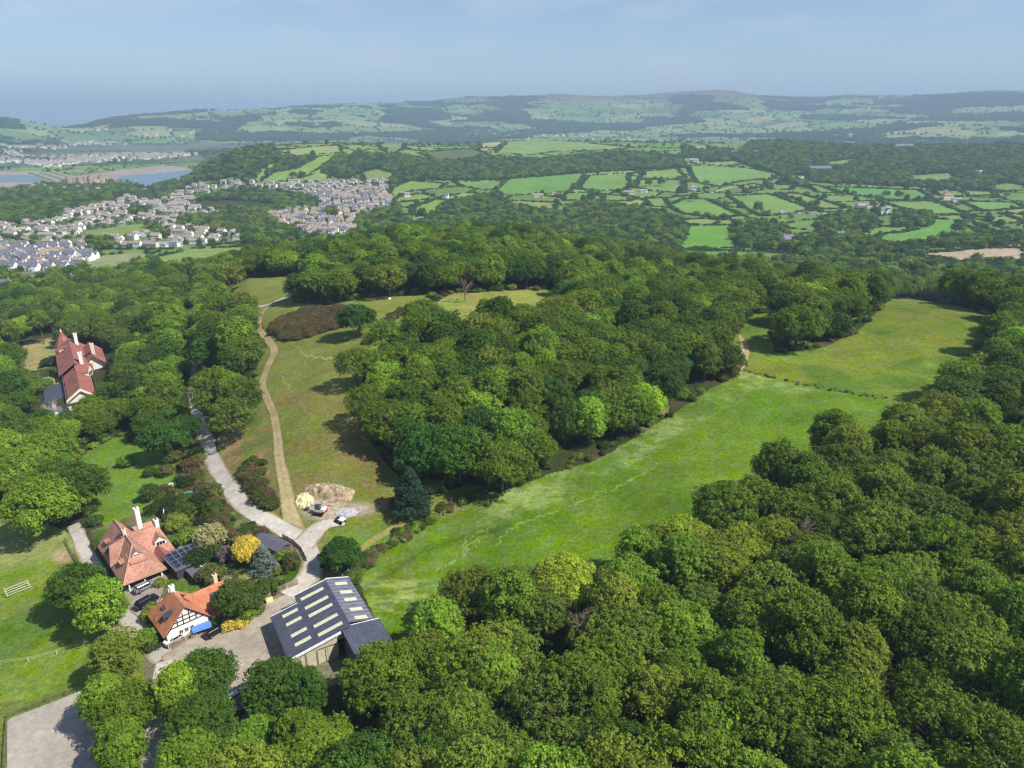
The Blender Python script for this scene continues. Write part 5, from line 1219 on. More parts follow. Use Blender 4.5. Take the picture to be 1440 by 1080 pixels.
# woodland by kinds of place: every tree near enough to be told apart is a thing, the rest of each wood is one mass
keep_out = []                     # (x, y, r) circles kept free (houses and yards fill this in before)
def scatter(rmin, rmax, cell, amax, seed):
    """a jittered hexagonal scatter over the visible wedge"""
    g = np.arange(-rmax, rmax, cell); X, Y = np.meshgrid(g, np.arange(0, rmax, cell*.87)); X = X + (np.arange(X.shape[0]) % 2)[:, None]*cell*.5
    jx = hsh(X/cell*13, Y/cell*17, seed)-.5; jy = hsh(X/cell*19, Y/cell*11, seed+1)-.5
    X = (X + jx*cell*.62).ravel(); Y = (Y + jy*cell*.62).ravel(); r = np.hypot(X, Y); a = np.abs(np.arctan2(X, Y))
    m = (r > rmin) & (r < rmax) & (a < amax); return X[m], Y[m]
KEEPOUT += [(*ground(uu, vv)[:2], 6.5) for uu, vv in ((273, 492), (273, 515), (272, 535), (272, 555), (276, 578))]
KEEP = np.array(KEEPOUT) if len(KEEPOUT) else np.zeros((0, 3))
LINES = []
for s in ("262,372 274,480 273,505 270,545 274,570 285,605 297,640 318,680 350,717 395,742 425,762 440,790 432,815 405,838", "340,433 372,430 400,419 425,409", "216,1100 218,1020 226,960 232,930",
          "384,428 372,436 365,450 366,465 385,490 379,510 370,535 371,550 384,580 391,620 392,640 402,690 412,735 425,760", "103,738 112,757 134,800 160,850 200,890"):
    LINES.append(smooth_line([ground(u, v)[:2] for u, v in PL(s)], 4))
LINES = np.vstack(LINES)
def clear_of(X, Y, rad):
    ok = np.ones(len(X), bool)
    for S, ex in ((hero_xy, .72), (KEEP, 1.0)):
        if len(S):
            d = np.hypot(X[:, None]-S[:, 0], Y[:, None]-S[:, 1]); ok &= (d > S[:, 2]*ex+rad*.5).all(1)
    for i in range(0, len(X), 4000):
        d = np.hypot(X[i:i+4000, None]-LINES[:, 0], Y[i:i+4000, None]-LINES[:, 1]).min(1); ok[i:i+4000] &= d > rad*1.15
    return ok
NEAR = 660
X, Y = scatter(62, NEAR, 10.2, .78, 3); Z = H(X, Y)
cl = cover(X, Y, Z); ok = (cl == -1)
for dx, dy in ((3.2, 0), (-3.2, 0), (0, 3.2), (0, -3.2)):      # trunks stand a little inside the wood's edge
    ok &= cover(X+dx, Y+dy, H(X+dx, Y+dy)) == -1
ok &= clear_of(X, Y, 5.0)
u, v, d = proj(X, Y, Z+9)
inview = ~((proj(X, Y, Z)[1] > 1080) & (u < 262)) & (u > -60) & (u < 1500) & (v > -20) & (v < 1190)
ok &= inview
X, Y, Z, u, v, d = X[ok], Y[ok], Z[ok], u[ok], v[ok], d[ok]
# ---- the three hundred or so that show largest are trees of their own, with trunk and crown
r_ = np.random.default_rng(99)
rank = d + np.where((v < 0) | (v > 1080) | (u < 0) | (u > 1440), 1000, 0)
order = np.argsort(rank)
N_IND = 262
def zone_of(u, v):
    if u < 500:
        if v > 880: return 'lower'
        if v > 560: return 'left'
        return 'manor'
    if v > 760 and u < 1000: return 'front'
    if u > 960 and v > 560: return 'right'
    if u > 960: return 'east'
    return 'central'
def pick_kind(u, v, r_, zone):
    k = r_.random()
    if zone in ('front', 'right', 'lower'):
        p = [('oak', .42, ['olive', 'oak', 'dull', 'olive']), ('open', .62, ['olive', 'oak', 'dull']), ('ash', .86, ['ash', 'oak', 'olive']), ('dome', 1.1, ['ash', 'oakdark', 'yellow', 'ash', 'oak'])]
    elif zone == 'manor':
        p = [('oak', .4, ['oak', 'oakdark', 'dull']), ('ash', .65, ['ash', 'oakdark', 'oak']), ('pine', .72, ['dull']), ('open', .85, ['dull', 'oak']), ('dome', 1.1, ['oakdark', 'ash', 'bright'])]
    else:
        p = [('oak', .5, ['oak', 'oakdark', 'oak']), ('ash', .75, ['ash', 'oakdark', 'oak']), ('open', .85, ['oak', 'olive']), ('dome', 1.1, ['oakdark', 'deep', 'bright'])]
    for nm, c, cols in p:
        if k < c: break
    n = {'oak': 4, 'ash': 3, 'open': 2, 'dome': 2, 'pine': 2}[nm]
    return nm, '%s%d' % (nm, r_.integers(n)), cols[r_.integers(len(cols))]
PLACE = {'lower': 'in the trees below the yard and lane', 'left': 'in the belt between paddock and gravel lane', 'manor': 'in the wood round the red-roofed manor',
         'front': 'in the near wood along the bottom of the picture', 'right': 'in the big wood filling the lower right', 'east': 'in the wood round the upper field', 'central': 'in the wood in the middle of the picture'}
GRP = {'lower': 'trees round the yard and lane', 'left': 'trees between paddock and lane', 'manor': 'trees of the manor wood', 'front': 'trees of the near wood', 'right': 'trees of the lower right wood',
       'east': 'trees round the upper field', 'central': 'trees of the central wood'}
LOOK = {'oak': 'mid-green', 'oakdark': 'dark green', 'ash': 'fresh green', 'bright': 'pale bright green', 'deep': 'deep blue-green', 'olive': 'olive brown-green', 'dull': 'dull grey-green', 'yellow': 'yellowish'}
SHAPE = {'oak': 'round-headed', 'ash': 'tall-crowned', 'open': 'open-crowned', 'dome': 'dense domed', 'pine': 'flat-topped'}
ROW = lambda v: int(v//60)
ind = []
for i in order:
    zn = zone_of(u[i], v[i]); nm, key, cn = pick_kind(u[i], v[i], r_, zn)
    ind.append((i, zn, nm, key, cn))
first = ind[:N_IND]; rest = ind[N_IND:]
# labels: kind of tree, its wood, and its place counted along that wood
WOODN = {'lower': 'by the yard', 'left': 'left belt by the lane', 'manor': 'manor wood', 'front': 'near wood', 'right': 'lower right wood', 'east': 'upper field wood', 'central': 'central wood'}
cnt = {}; tot = {}
def tk(t): return (t[2], t[4], t[1], int(v[t[0]]//50))
bands = {}
for t in first: tot[tk(t)] = tot.get(tk(t), 0)+1; bands.setdefault(t[1], set()).add(int(v[t[0]]//50))
bands = {k: sorted(q_, reverse=True) for k, q_ in bands.items()}
ORD = ORDN
first = sorted(first, key=lambda t: u[t[0]])
for i, zn, nm, key, cn in first:
    k = tk((i, zn, nm, key, cn)); c = cnt.get(k, 0); cnt[k] = c+1
    lab = '%s %s %s tree, %s, %s row up' % (ORD[min(c, 19)] if tot[k] > 1 else 'only', LOOK[cn], SHAPE[nm], WOODN[zn], ORD[min(19, bands[zn].index(k[3]))])
    s = r_.uniform(.88, 1.2)*(1.06 if d[i] > 200 else 1)
    if zn in ('lower', 'left'): s *= .82
    tree('broadleaf_tree' if nm != 'pine' else 'pine_tree', key, float(X[i]), float(Y[i]), float(s), float(r_.random()*6.28), vary(GREENL[cn], r_), lab, GRP[zn], z=float(Z[i]))

# ---- everything further off: one woodland mass of instanced crowns (points carry kind, turn, size and tint)
KEYS = ['oak0', 'oak1', 'oak2', 'oak3', 'ash0', 'ash1', 'ash2', 'open0', 'open1', 'dome0', 'dome1', 'pine0', 'mid0', 'mid1', 'mid2']
pts = []
for i, zn, nm, key, cn in rest:
    s = r_.uniform(.95, 1.3)*(1.05 if d[i] > 300 else 1)
    pts.append((X[i], Y[i], Z[i], KEYS.index(key if key != 'pine1' else 'pine0'), r_.random()*6.28, s, s, *vary(GREENL[cn], r_)))
# valley woods and hedgerows
X2, Y2 = scatter(NEAR, 2760, 11.5, .72, 13); Z2 = H(X2, Y2); c2 = cover(X2, Y2, Z2); r2 = np.hypot(X2, Y2)
u2, v2, d2_ = proj(X2, Y2, Z2+6)
vis2 = (u2 > -30) & (u2 < 1470)
ok = ((c2 == -1) | (c2 == 201)) & (Z2 > -46.4) & vis2
town = (c2 == 200) & (hsh(X2, Y2, 44) < .34) & vis2
fld = (c2 >= 100) & (c2 <= 150) & vis2; border = np.zeros(len(X2), bool)
for dx, dy in ((7, 0), (-7, 0), (0, 7), (0, -7)):
    cc = cover(X2[fld]+dx, Y2[fld]+dy, Z2[fld]); b_ = np.zeros(len(X2), bool); b_[fld] = cc != c2[fld]; border |= b_
n5, e5 = voronoi_fields(X2, Y2, 120, 8, .8)
rough = fld & (((c2 == 150) & ((e5 < 5) & (hsh(X2, Y2, 47) < .3) | (hsh(X2, Y2, 45) < .02))) | (border & (hsh(X2, Y2, 46) < .22)))
for i in np.where(ok | town | rough)[0]:
    small = town[i] or rough[i]
    cn = ['oakdark', 'deep', 'oak', 'oakdark', 'ash', 'olive'][r_.integers(6)]
    s = r_.uniform(.75, 1.2)*(.6 if town[i] else r_.choice([.4, .5, .85]) if small else 1.0); k = 12+r_.integers(3)
    sz = s*(.8 if not small else .9)
    pts.append((X2[i], Y2[i], Z2[i]-1.5, k, r_.random()*6.28, s, sz, *vary(GREENL[cn]*.95, r_)))
# thorn hedges round every field of the valley
X6, Y6 = scatter(700, 2300, 6.2, .70, 61); Z6 = H(X6, Y6); c6 = cover(X6, Y6, Z6); u6, v6, d6 = proj(X6, Y6, Z6)
f6 = (c6 >= 100) & (c6 <= 150) & (u6 > -20) & (u6 < 1460); X6, Y6, Z6, c6 = X6[f6], Y6[f6], Z6[f6], c6[f6]
n6, e6 = voronoi_fields(X6, Y6, 120, 8, .8); b6 = (c6 == 150) & (e6 < 4.2)
for dx, dy in ((4.5, 0), (-4.5, 0), (0, 4.5), (0, -4.5)): b6 |= cover(X6+dx, Y6+dy, Z6) != c6
for i in np.where(b6)[0]:
    s = r_.uniform(.42, .62); pts.append((X6[i], Y6[i], Z6[i]-1.2, 12+r_.integers(3), r_.random()*6.28, s, s*.55, *vary(GREENL['oakdark']*.9, r_)))
# far hills: hedge lines and copses as squat clumps
X3, Y3 = scatter(2760, 8600, 34, .70, 23); Z3 = H(X3, Y3); c3 = cover(X3, Y3, Z3); n3, e3 = voronoi_fields(X3, Y3, 330, 3, .35)
u3, v3, d3 = proj(X3, Y3, Z3)
ok = (Z3 > -46) & (v3 < 250) & ((c3 == 230) | ((e3 < 15) & (c3 == 220)) | (hsh(X3, Y3, 3) < .018)) & (Z3 < 300)
for i in np.where(ok)[0]:
    big = c3[i] == 230
    s = r_.uniform(2.0, 3.2) if big else r_.uniform(.8, 1.5)
    pts.append((X3[i], Y3[i], Z3[i]-(3 if big else 1), 12+r_.integers(3), r_.random()*6.28, s, s*(.5 if big else .8), *vary(GREENL['oakdark']*.95, r_)))
pts = np.array(pts, float)
print('WOODLAND POINTS', len(pts), 'near rest', len(rest))
def gn_scatter(name, pts, keys, srcs, mat, kind='stuff'):
    """srcs: key -> list of objects whose meshes are instanced"""
    me = bpy.data.meshes.new(name); me.vertices.add(len(pts)); me.vertices.foreach_set('co', pts[:, :3].astype(np.float32).ravel())
    n = len(pts)
    me.attributes.new('kind_no', 'INT', 'POINT').data.foreach_set('value', pts[:, 3].astype(np.int32))
    rot = np.zeros((n, 3), np.float32); rot[:, 2] = pts[:, 4]; me.attributes.new('turn', 'FLOAT_VECTOR', 'POINT').data.foreach_set('vector', rot.ravel())
    sc = np.stack([pts[:, 5], pts[:, 5], pts[:, 6]], 1).astype(np.float32); me.attributes.new('size', 'FLOAT_VECTOR', 'POINT').data.foreach_set('vector', sc.ravel())
    me.attributes.new('tint', 'FLOAT_COLOR', 'POINT').data.foreach_set('color', np.column_stack([pts[:, 7:10], np.ones(n)]).astype(np.float32).ravel())
    ob = link(name, me); g = bpy.data.node_groups.new(name, 'GeometryNodeTree')
    g.interface.new_socket('Geometry', in_out='INPUT', socket_type='NodeSocketGeometry'); g.interface.new_socket('Geometry', in_out='OUTPUT', socket_type='NodeSocketGeometry')
    gi = g.nodes.new('NodeGroupInput'); go = g.nodes.new('NodeGroupOutput'); jn = g.nodes.new('GeometryNodeJoinGeometry')
    def na(nm, ty):
        x = g.nodes.new('GeometryNodeInputNamedAttribute'); x.data_type = ty; x.inputs['Name'].default_value = nm; return x.outputs['Attribute']
    kd, tn, sz = na('kind_no', 'INT'), na('turn', 'FLOAT_VECTOR'), na('size', 'FLOAT_VECTOR')
    e2r = g.nodes.new('FunctionNodeEulerToRotation'); g.links.new(tn, e2r.inputs[0])
    for k, key in enumerate(keys):
        if not (pts[:, 3] == k).any() or key not in srcs: continue
        cmp_ = g.nodes.new('FunctionNodeCompare'); cmp_.data_type = 'INT'; cmp_.operation = 'EQUAL'
        g.links.new(kd, cmp_.inputs[2]); cmp_.inputs[3].default_value = k
        for src, mt in srcs[key]:
            oi = g.nodes.new('GeometryNodeObjectInfo'); oi.transform_space = 'ORIGINAL'; oi.inputs['Object'].default_value = src
            sm = g.nodes.new('GeometryNodeSetMaterial'); sm.inputs['Material'].default_value = mt or WALLI; g.links.new(oi.outputs['Geometry'], sm.inputs['Geometry'])
            ip = g.nodes.new('GeometryNodeInstanceOnPoints'); g.links.new(gi.outputs[0], ip.inputs['Points']); g.links.new(cmp_.outputs[0], ip.inputs['Selection'])
            g.links.new((sm if mt else oi).outputs[0 if mt else 'Geometry'], ip.inputs['Instance']); g.links.new(e2r.outputs[0], ip.inputs['Rotation']); g.links.new(sz, ip.inputs['Scale'])
            g.links.new(ip.outputs[0], jn.inputs[0])
    g.links.new(jn.outputs[0], go.inputs[0])
    md = ob.modifiers.new('scatter', 'NODES'); md.node_group = g
    return tag(ob, kind=kind)
def find_src(mesh):
    for o in COL.objects:
        if o.type == 'MESH' and o.data == mesh: return o
# isolated trees of the valley fields are trees of their own (and lend their crowns to the mass)
FIELDTREES = [(885,268,'standing between two pastures under the long wood'),(905,250,'on the hedge left of the sloping pasture'),(912,262,'in the middle of the sloping pasture'),(930,262,'right of the tree in the sloping pasture'),
 (955,275,'at the field corner beside the white farmhouse'),(1048,275,'on the hedge end near the valley road'),(975,283,'on the hedge above the valley meadow'),(1065,300,'in the hedge below the long pasture'),
 (1245,278,'in the bright pasture right of the dark wood'),(1262,280,'pair partner at the lower side of the bright pasture'),(1318,272,'on the hedge corner near the right farm'),(1352,275,'beside the right-hand farm'),
 (1088,350,'dark tree beside the meadow fence'),(377,250,'on the pasture below the dark wooded hill'),(413,252,'larger tree on the pasture edge above the village'),(425,251,'rightmost tree on the pasture above the village'),
 (440,222,'high on the ridge pasture above the village'),(1345,330,'in the hedge below the curved meadow'),(1230,305,'beside the farm road')]
for k, (uu, vv, t) in enumerate(FIELDTREES):
    x, y, z = ground(uu, vv); tree('field_tree', 'mid%d' % (k % 3), x, y, 1.1+.3*r_.random(), r_.random()*6, vary(GREENL['oakdark'], r_), 'small dark far-off tree '+t, 'lone trees in the valley fields', z=z)
SRC = {}
for k in KEYS:
    SRC[k] = [(find_src(PROTO[k][0]), LEAFI)]
    tr = find_src(PROTO[k][1]) if PROTO[k][1] else None
    if tr: SRC[k].append((tr, BARK))
tag(gn_scatter('woodland', pts, KEYS, SRC, LEAFI), 'continuous mass of broadleaf woodland and hedgerow trees beyond the nearest ones', 'woodland')

# the houses that are too many and too small to be told apart: one mass
HS = {k: [(TOWN_SRC[k], None)] for k in TOWN_SRC}
rh = np.array(rest_h, float)
print('FAR HOUSES', len(rh))
dh = gn_scatter('distant_houses', rh, list(range(8)), HS, None); dh.color = (.76, .73, .66, 1); tag(dh, 'sprawl of small far-off white and brown houses round the estuary', 'houses')
# ------------------------------------------------------------------ garden shrubs and small trees, each its own
GC = {'g': (70,92,34), 'dk': (46,66,26), 'yg': (118,132,52), 'lime': (104,134,44), 'pale': (150,150,104), 'gold': (196,182,78), 'blue': (104,120,110), 'mauve': (112,100,104), 'brown': (98,88,60), 'rust': (100,86,58), 'olive': (92,98,52)}
GCL = {k: lin(*c)*np.array([1.35, 1.3, 1.2]) for k, c in GC.items()}
GW = {'g': 'green', 'dk': 'dark green', 'yg': 'yellow-green', 'lime': 'lime green', 'pale': 'pale flowering', 'gold': 'golden', 'blue': 'blue-grey', 'mauve': 'mauve-grey', 'brown': 'brownish', 'rust': 'rusty brown', 'olive': 'olive'}
SHR = [  # pixel of the foot, prototype, width in m, height factor, colour, where
 (350,797,'dome0',6.0,1.5,'gold','golden yellow tree glowing in the middle of the garden'),
 (373,806,'fir0',6.0,.95,'blue','blue-grey spruce beside the golden tree'),
 (299,768,'thorn0',7.6,1.0,'pale','pale variegated rounded tree above the garden'),
 (320,792,'thorn1',4.4,1.3,'mauve','mauve-grey bush left of the golden tree'),
 (337,866,'dome1',9.0,.95,'g','large round dark green tree above the yard fence'),
 (314,842,'thorn0',4.6,1.0,'dk','dark shrub joined to the big round garden tree on its left'),
 (353,868,'thorn1',5.0,1.0,'lime','fresh green shrub right of the big round garden tree'),
 (266,845,'bush0',4.2,.8,'lime','clipped lime green mound between annex and cottage'),
 (415,828,'bush1',5.6,.9,'g','clipped dark green dome at the lane corner of the garden'),
 (411,801,'thorn1',3.8,1.6,'olive','thin dark shrub leaning over the lane'),
 (280,795,'thorn0',6.2,.9,'dk','dark green shrub right of the solar roof'),
 (297,816,'thorn1',5.6,.9,'olive','olive shrub behind the big round garden tree'),
 (303,783,'bush0',4.6,1.0,'g','green bush under the pale variegated tree'),
 (335,764,'bush2',3.4,1.0,'yg','small yellowish bush left of the golden tree top'),
 (250,745,'thorn0',5.5,1.1,'yg','yellow-green shrub behind the big house'),
 (268,762,'thorn1',6.0,.8,'lime','lime shrub bank behind the big house'),
 (238,722,'bush0',4.2,1.2,'dk','dark bush at the end of the clipped hedge'),
 (262,728,'thorn0',5.6,1.1,'g','green shrub above the pale statue'),
 (280,716,'thorn1',5.2,1.1,'dk','dark shrub left of the small blue tarpaulin'),
 (300,727,'thorn0',5.4,1.2,'g','green shrub on the lane bank'),
 (310,744,'thorn1',4.6,1.1,'brown','brownish shrub on the lane bank'),
 (287,741,'bush1',4.0,1.2,'dk','dark small tree above the pale variegated one'),
 (328,757,'bush0',4.0,.9,'rust','rusty bush right on the lane bank'),
 (352,752,'bush1',4.6,.8,'g','green low bush above the garden shed'),
 (368,752,'gorse0',4.2,.8,'rust','dead-looking brown bush above the garden shed'),
 (398,786,'bush2',3.6,.9,'lime','bright low bush behind the shed fence'),
 (388,806,'bush0',3.6,.9,'yg','yellow-green bush right of the spruce'),
 (380,824,'bush1',3.4,.8,'brown','brownish bush below the spruce'),
 (365,826,'bush2',3.2,.8,'gold','small golden bush below the spruce'),
 (396,826,'bush0',2.8,.9,'g','small green bush left of the clipped dome'),
 (340,880,'bush2',3.0,.8,'gold','orange-yellow bush by the yard fence'),
 (322,885,'bush0',3.0,1.0,'gold','yellow bush at the cottage end of the yard fence'),
 (309,878,'bush1',3.2,1.1,'g','green bush right of the cottage porch'),
 (244,800,'bush1',3.0,1.0,'olive','small olive tree beside the parked cars'),
 (226,822,'gorse0',3.2,.7,'yg','low yellow-flowering bed between the parked cars'),
 (235,668,'thorn0',4.4,1.0,'olive','brown-green bush at the paddock edge'),
 (262,690,'thorn1',5.0,1.2,'dk','dark bush above the teal tarpaulin'),
 (270,660,'gorse1',5.0,1.4,'brown','tall brown-green bush at the lane end of the paddock'),
 (244,650,'thorn1',5.2,1.0,'olive','olive bush under the round dark paddock tree'),
 (178,655,'thorn0',5.0,1.0,'lime','lone bright bush in the paddock'),
 (213,668,'thorn1',4.0,.9,'g','bush in the paddock right of the bright one'),
 (212,702,'thorn0',5.2,1.2,'g','dark leafy bush at the left foot of the paddock'),
 (300,700,'thorn0',5.4,1.1,'olive','olive bush beside the teal tarpaulin'),
 (300,722,'thorn1',4.6,1.0,'g','green bush between lane and garden'),
 (278,672,'gorse0',4.0,1.1,'olive','olive-brown bush beside the lane'),
 (286,690,'gorse1',4.0,1.1,'brown','brown bush beside the lane'),
 (192,882,'thorn0',4.6,1.0,'yg','yellow-green shrub left of the cottage'),
 (205,900,'thorn1',4.8,.9,'lime','green shrub below the cottage corner'),
 (215,912,'bush1',3.6,.9,'g','low shrub at the drive fork'),
 (185,905,'thorn1',6.0,1.2,'pale','pale flowering tree where the drives meet'),
 (72,514,'bush0',9.0,.7,'dk','clipped oval bush on the manor lawn'),
 (68,545,'thorn0',5.4,1.1,'lime','round bright bush beside the manor drive'),
 (929,583,'bush0',5.0,.8,'pale','white-flowering bush beside the silver dead tree'),
]
for k, (uu, vv, key, wd, hf, gc, lab) in enumerate(SHR):
    x, y, z = ground(uu, vv); Rr, Ht = PROTO[key][2:]; s = wd/2/Rr
    for _ in range(6):                # never on a lane
        dd = np.hypot(LINES[:, 0]-x, LINES[:, 1]-y); k_ = dd.argmin(); need = wd*.5+2.2
        if dd[k_] < need: x += (x-LINES[k_, 0])/max(dd[k_], .3)*(need-dd[k_]); y += (y-LINES[k_, 1])/max(dd[k_], .3)*(need-dd[k_])
    z = float(H(x, y)); rr = np.random.default_rng(700+k)
    t = tree('shrub' if wd < 7 and 'tree' not in lab else 'garden_tree', key, x, y, s, rr.random()*6, GCL[gc], lab, None, z=z-.1, cat='shrub' if 'tree' not in lab else 'tree', sz=s*hf)
# clipped hedges
def hedge(name, pts, w_, h_, lab, col):
    P = smooth_line([ground(*p)[:2] for p in pts], .35); T = np.gradient(P, axis=0); T /= np.linalg.norm(T, axis=1)[:, None]+1e-9; N = np.stack([-T[:, 1], T[:, 0]], 1); rr = np.random.default_rng(len(pts)*7)
    n = int(len(P)*46*h_); i = rr.integers(0, len(P), n); side = rr.random(n); a = np.where(side < .42, rr.uniform(-1, 1, n), np.where(rr.random(n) < .5, -1, 1))*w_/2
    hz = np.where(side < .42, h_, rr.uniform(0, 1, n)*h_)+rr.normal(size=n)*.05
    c = np.column_stack([P[i]+N[i]*a[:, None]+rr.normal(size=(n, 2))*.05, np.zeros(n)]); c[:, 2] = H(c[:, 0], c[:, 1])+hz
    nn = np.column_stack([N[i]*np.where(side < .42, 0, np.sign(a))[:, None], np.where(side < .42, 1, .2)])+rr.normal(size=(n, 3))*.35
    v_, f_ = leaf_quads(c, nn, np.full(n, .30), rr); o_ = link(name, finish_crown(name, [(v_, rr.random(n))], LEAF)); o_.color = (*[float(q_) for q_ in col], 1); tag(o_, lab, 'hedge')
hedge('hedge', [(207,726), (225,716), (243,706)], 2.6, 2.4, 'dark clipped hedge behind the big tiled house', GCL['dk'])
hedge('hedge', [(42,535), (60,530), (78,527), (92,532)], 4.5, 3.5, 'long clipped green hedge across the manor lawn', GCL['g'])
hedge('hedge', [(133,766), (146,786), (160,808)], 1.6, 1.4, 'low bushy hedge along the drive side of the big house', GCL['g'])

# ------------------------------------------------------------------ undergrowth and gorse (masses nobody could count)
rg = np.random.default_rng(31)
UK = ['bush0', 'bush1', 'bush2', 'gorse0', 'gorse1', 'thorn0']
US = {k: [(find_src(PROTO[k][0]), LEAFI)] for k in UK}
def crowd(name, lab, cat, P, cols, smin, smax, hf=1.0, keys=None):
    P = np.array(P); P = P[np.hypot(P[:, None, 0]-LINES[None, :, 0], P[:, None, 1]-LINES[None, :, 1]).min(1) > 3.3]; n = len(P); Z_ = H(P[:, 0], P[:, 1])-.15; kk = rg.integers(0, 3, n) if keys is None else rg.choice([UK.index(k) for k in keys], n); s = rg.uniform(smin, smax, n)
    s = np.where(kk == 5, s*.6, s)
    C_ = np.array([vary(GCL[cols[i]], rg, .14) for i in rg.integers(0, len(cols), n)])
    tag(gn_scatter(name, np.column_stack([P, Z_, kk, rg.random(n)*6.28, s, s*hf, C_]), UK, US, LEAFI), lab, cat)
def along(px, w_, step, n_per):
    L_ = smooth_line([ground(*p)[:2] for p in PL(px)], step); out = []
    for p in L_:
        for _ in range(n_per): out.append(p+rg.normal(size=2)*w_/2)
    return out
X4, Y4 = scatter(62, 420, 3.0, .74, 51); Z4 = H(X4, Y4); u4, v4, d4 = proj(X4, Y4, Z4); c4 = cover(X4, Y4, Z4)
edge = np.zeros(len(X4), bool)
for dx, dy in ((5, 0), (-5, 0), (0, 5), (0, -5)): edge |= cover(X4+dx, Y4+dy, H(X4+dx, Y4+dy)) >= 0
m4 = (c4 == -1) & (u4 > -40) & (u4 < 1480) & (v4 < 1140) & ((edge & (rg.random(len(X4)) < .45)) | (rg.random(len(X4)) < .10)) & (np.hypot(X4[:, None]-LINES[None, ::3, 0], Y4[:, None]-LINES[None, ::3, 1]).min(1) > 3.5)
kp = np.array(KEEPOUT); m4 &= (np.hypot(X4[:, None]-kp[:, 0], Y4[:, None]-kp[:, 1]) > kp[:, 2]*.8).all(1)
crowd('undergrowth', 'low bushes and brambles along the edges of the woods', 'undergrowth', np.column_stack([X4, Y4])[m4], ['g', 'lime', 'olive', 'g', 'olive', 'yg'], .45, 1.2, .85, UK)
crowd('bramble_bank', 'scrubby bank of bramble and nettle along the left side of the strip field', 'undergrowth', along("478,826 505,800 530,779 560,757 600,733 640,710 680,692", 2.2, .8, 2), ['g', 'lime', 'olive', 'brown', 'g'], .3, .7, .8)
g_ = []
for _ in range(900):
    uu, vv = rg.uniform(378, 512), rg.uniform(425, 480)
    if inpoly(np.array([uu]), np.array([vv]), PL("383,462 400,448 430,438 470,432 500,438 512,452 490,458 465,464 440,474 405,480 385,472"))[0]: g_.append(ground(uu, vv)[:2])
crowd('gorse_bank', 'long dense bank of dull brown gorse on the hilltop lawn', 'gorse', g_, ['brown', 'brown', 'olive', 'rust'], .8, 1.35, .95, ['gorse0', 'gorse1'])
g_ = []
for px_, w_, n_ in (("352,655 358,690 372,712 378,722", 3.2, 3), ("362,475 350,500 340,520", 3.2, 3), ("330,560 350,575", 2.5, 1), ("545,452 560,445 580,436", 2.6, 2), ("520,482 530,476 545,468", 3, 2), ("360,700 372,730", 2.4, 2), ("278,690 292,704 308,728 335,758 365,768", 2.2, 1), ("262,655 284,690", 2.4, 1), ("225,700 245,700 262,712 250,730", 3.2, 2)):
    g_ += along(px_, w_, 1.6, n_)
crowd('gorse_scrub', 'scattered brown-green gorse and scrub beside the tracks', 'gorse', g_, ['rust', 'brown', 'olive', 'g'], .6, 1.15, .9, ['gorse0', 'gorse1', 'bush1'])
gp = []
for _ in range(2600):
    uu, vv = rg.uniform(228, 428), rg.uniform(650, 880)
    if inpoly(np.array([uu]), np.array([vv]), PL("240,705 290,680 345,730 392,770 402,800 400,830 330,872 300,840 276,812 262,782 232,728"))[0]:
        p = ground(uu, vv)[:2]
        if vnoise(np.array(p[0]/4), np.array(p[1]/4), 3) > .45 and (np.hypot(p[0]-kp[:, 0], p[1]-kp[:, 1]) > kp[:, 2]*.75).all(): gp.append(p)
crowd('garden_planting', 'dense mixed planting filling the garden behind the houses', 'planting', gp[:520], ['g', 'dk', 'yg', 'lime', 'olive', 'brown', 'pale', 'g'], .28, .72, .8)

# ------------------------------------------------------------------ dead and bare trees
DEADW = simple('silver_deadwood', (196,186,170), .9, .1, var=.2); DEADB = simple('grey_twigs', (136,120,104), .95, .1, var=.2)
def bare_tree(x, y, z, h_, spread, lab, mat, seed, lean=(0, 0), low=False, cat='tree'):
    rr = np.random.default_rng(seed); t = empty('bare_tree', (x, y, z)); tag(t, lab, cat); b = MB(); tw = MB()
    def grow(bm, p, d, L_, r, lev):
        n = 3; q_ = p
        for k in range(n):
            d = d+rr.normal(size=3)*.14; d /= np.linalg.norm(d); e = q_+d*L_/n; bm.tube(q_, e, r*(1-.25*k/n), r*(1-.25*(k+1)/n), 6 if lev < 2 else 4); q_ = e
            if lev < 4 and k > 0:
                for _ in range(2 if lev else 1):
                    nd = d+rr.normal(size=3)*.75*spread+np.array([0, 0, .12]); nd /= np.linalg.norm(nd); grow(tw if lev else bm if not lev else tw, q_, nd, L_*.66, r*.5, lev+1)
        if lev < 4: nd = d+rr.normal(size=3)*.4; nd /= np.linalg.norm(nd); grow(tw, q_, nd, L_*.72, r*.62, lev+1)
    d0 = np.array([lean[0], lean[1], 1.0]); d0 /= np.linalg.norm(d0)
    if low:
        for k in range(9):
            a = k/9*6.28; d1 = np.array([math.cos(a)*.8, math.sin(a)*.8, .75]); grow(tw, np.zeros(3), d1/np.linalg.norm(d1), h_*.5, .14, 1)
        b.tube((0, 0, -.5), (0, 0, .8), .4, .3, 8)
    else: grow(b, np.array([0, 0, -.4]), d0, h_*.45, h_*.028, 0)
    b.build('trunk', mat, t); tw.build('branches', mat, t); return t
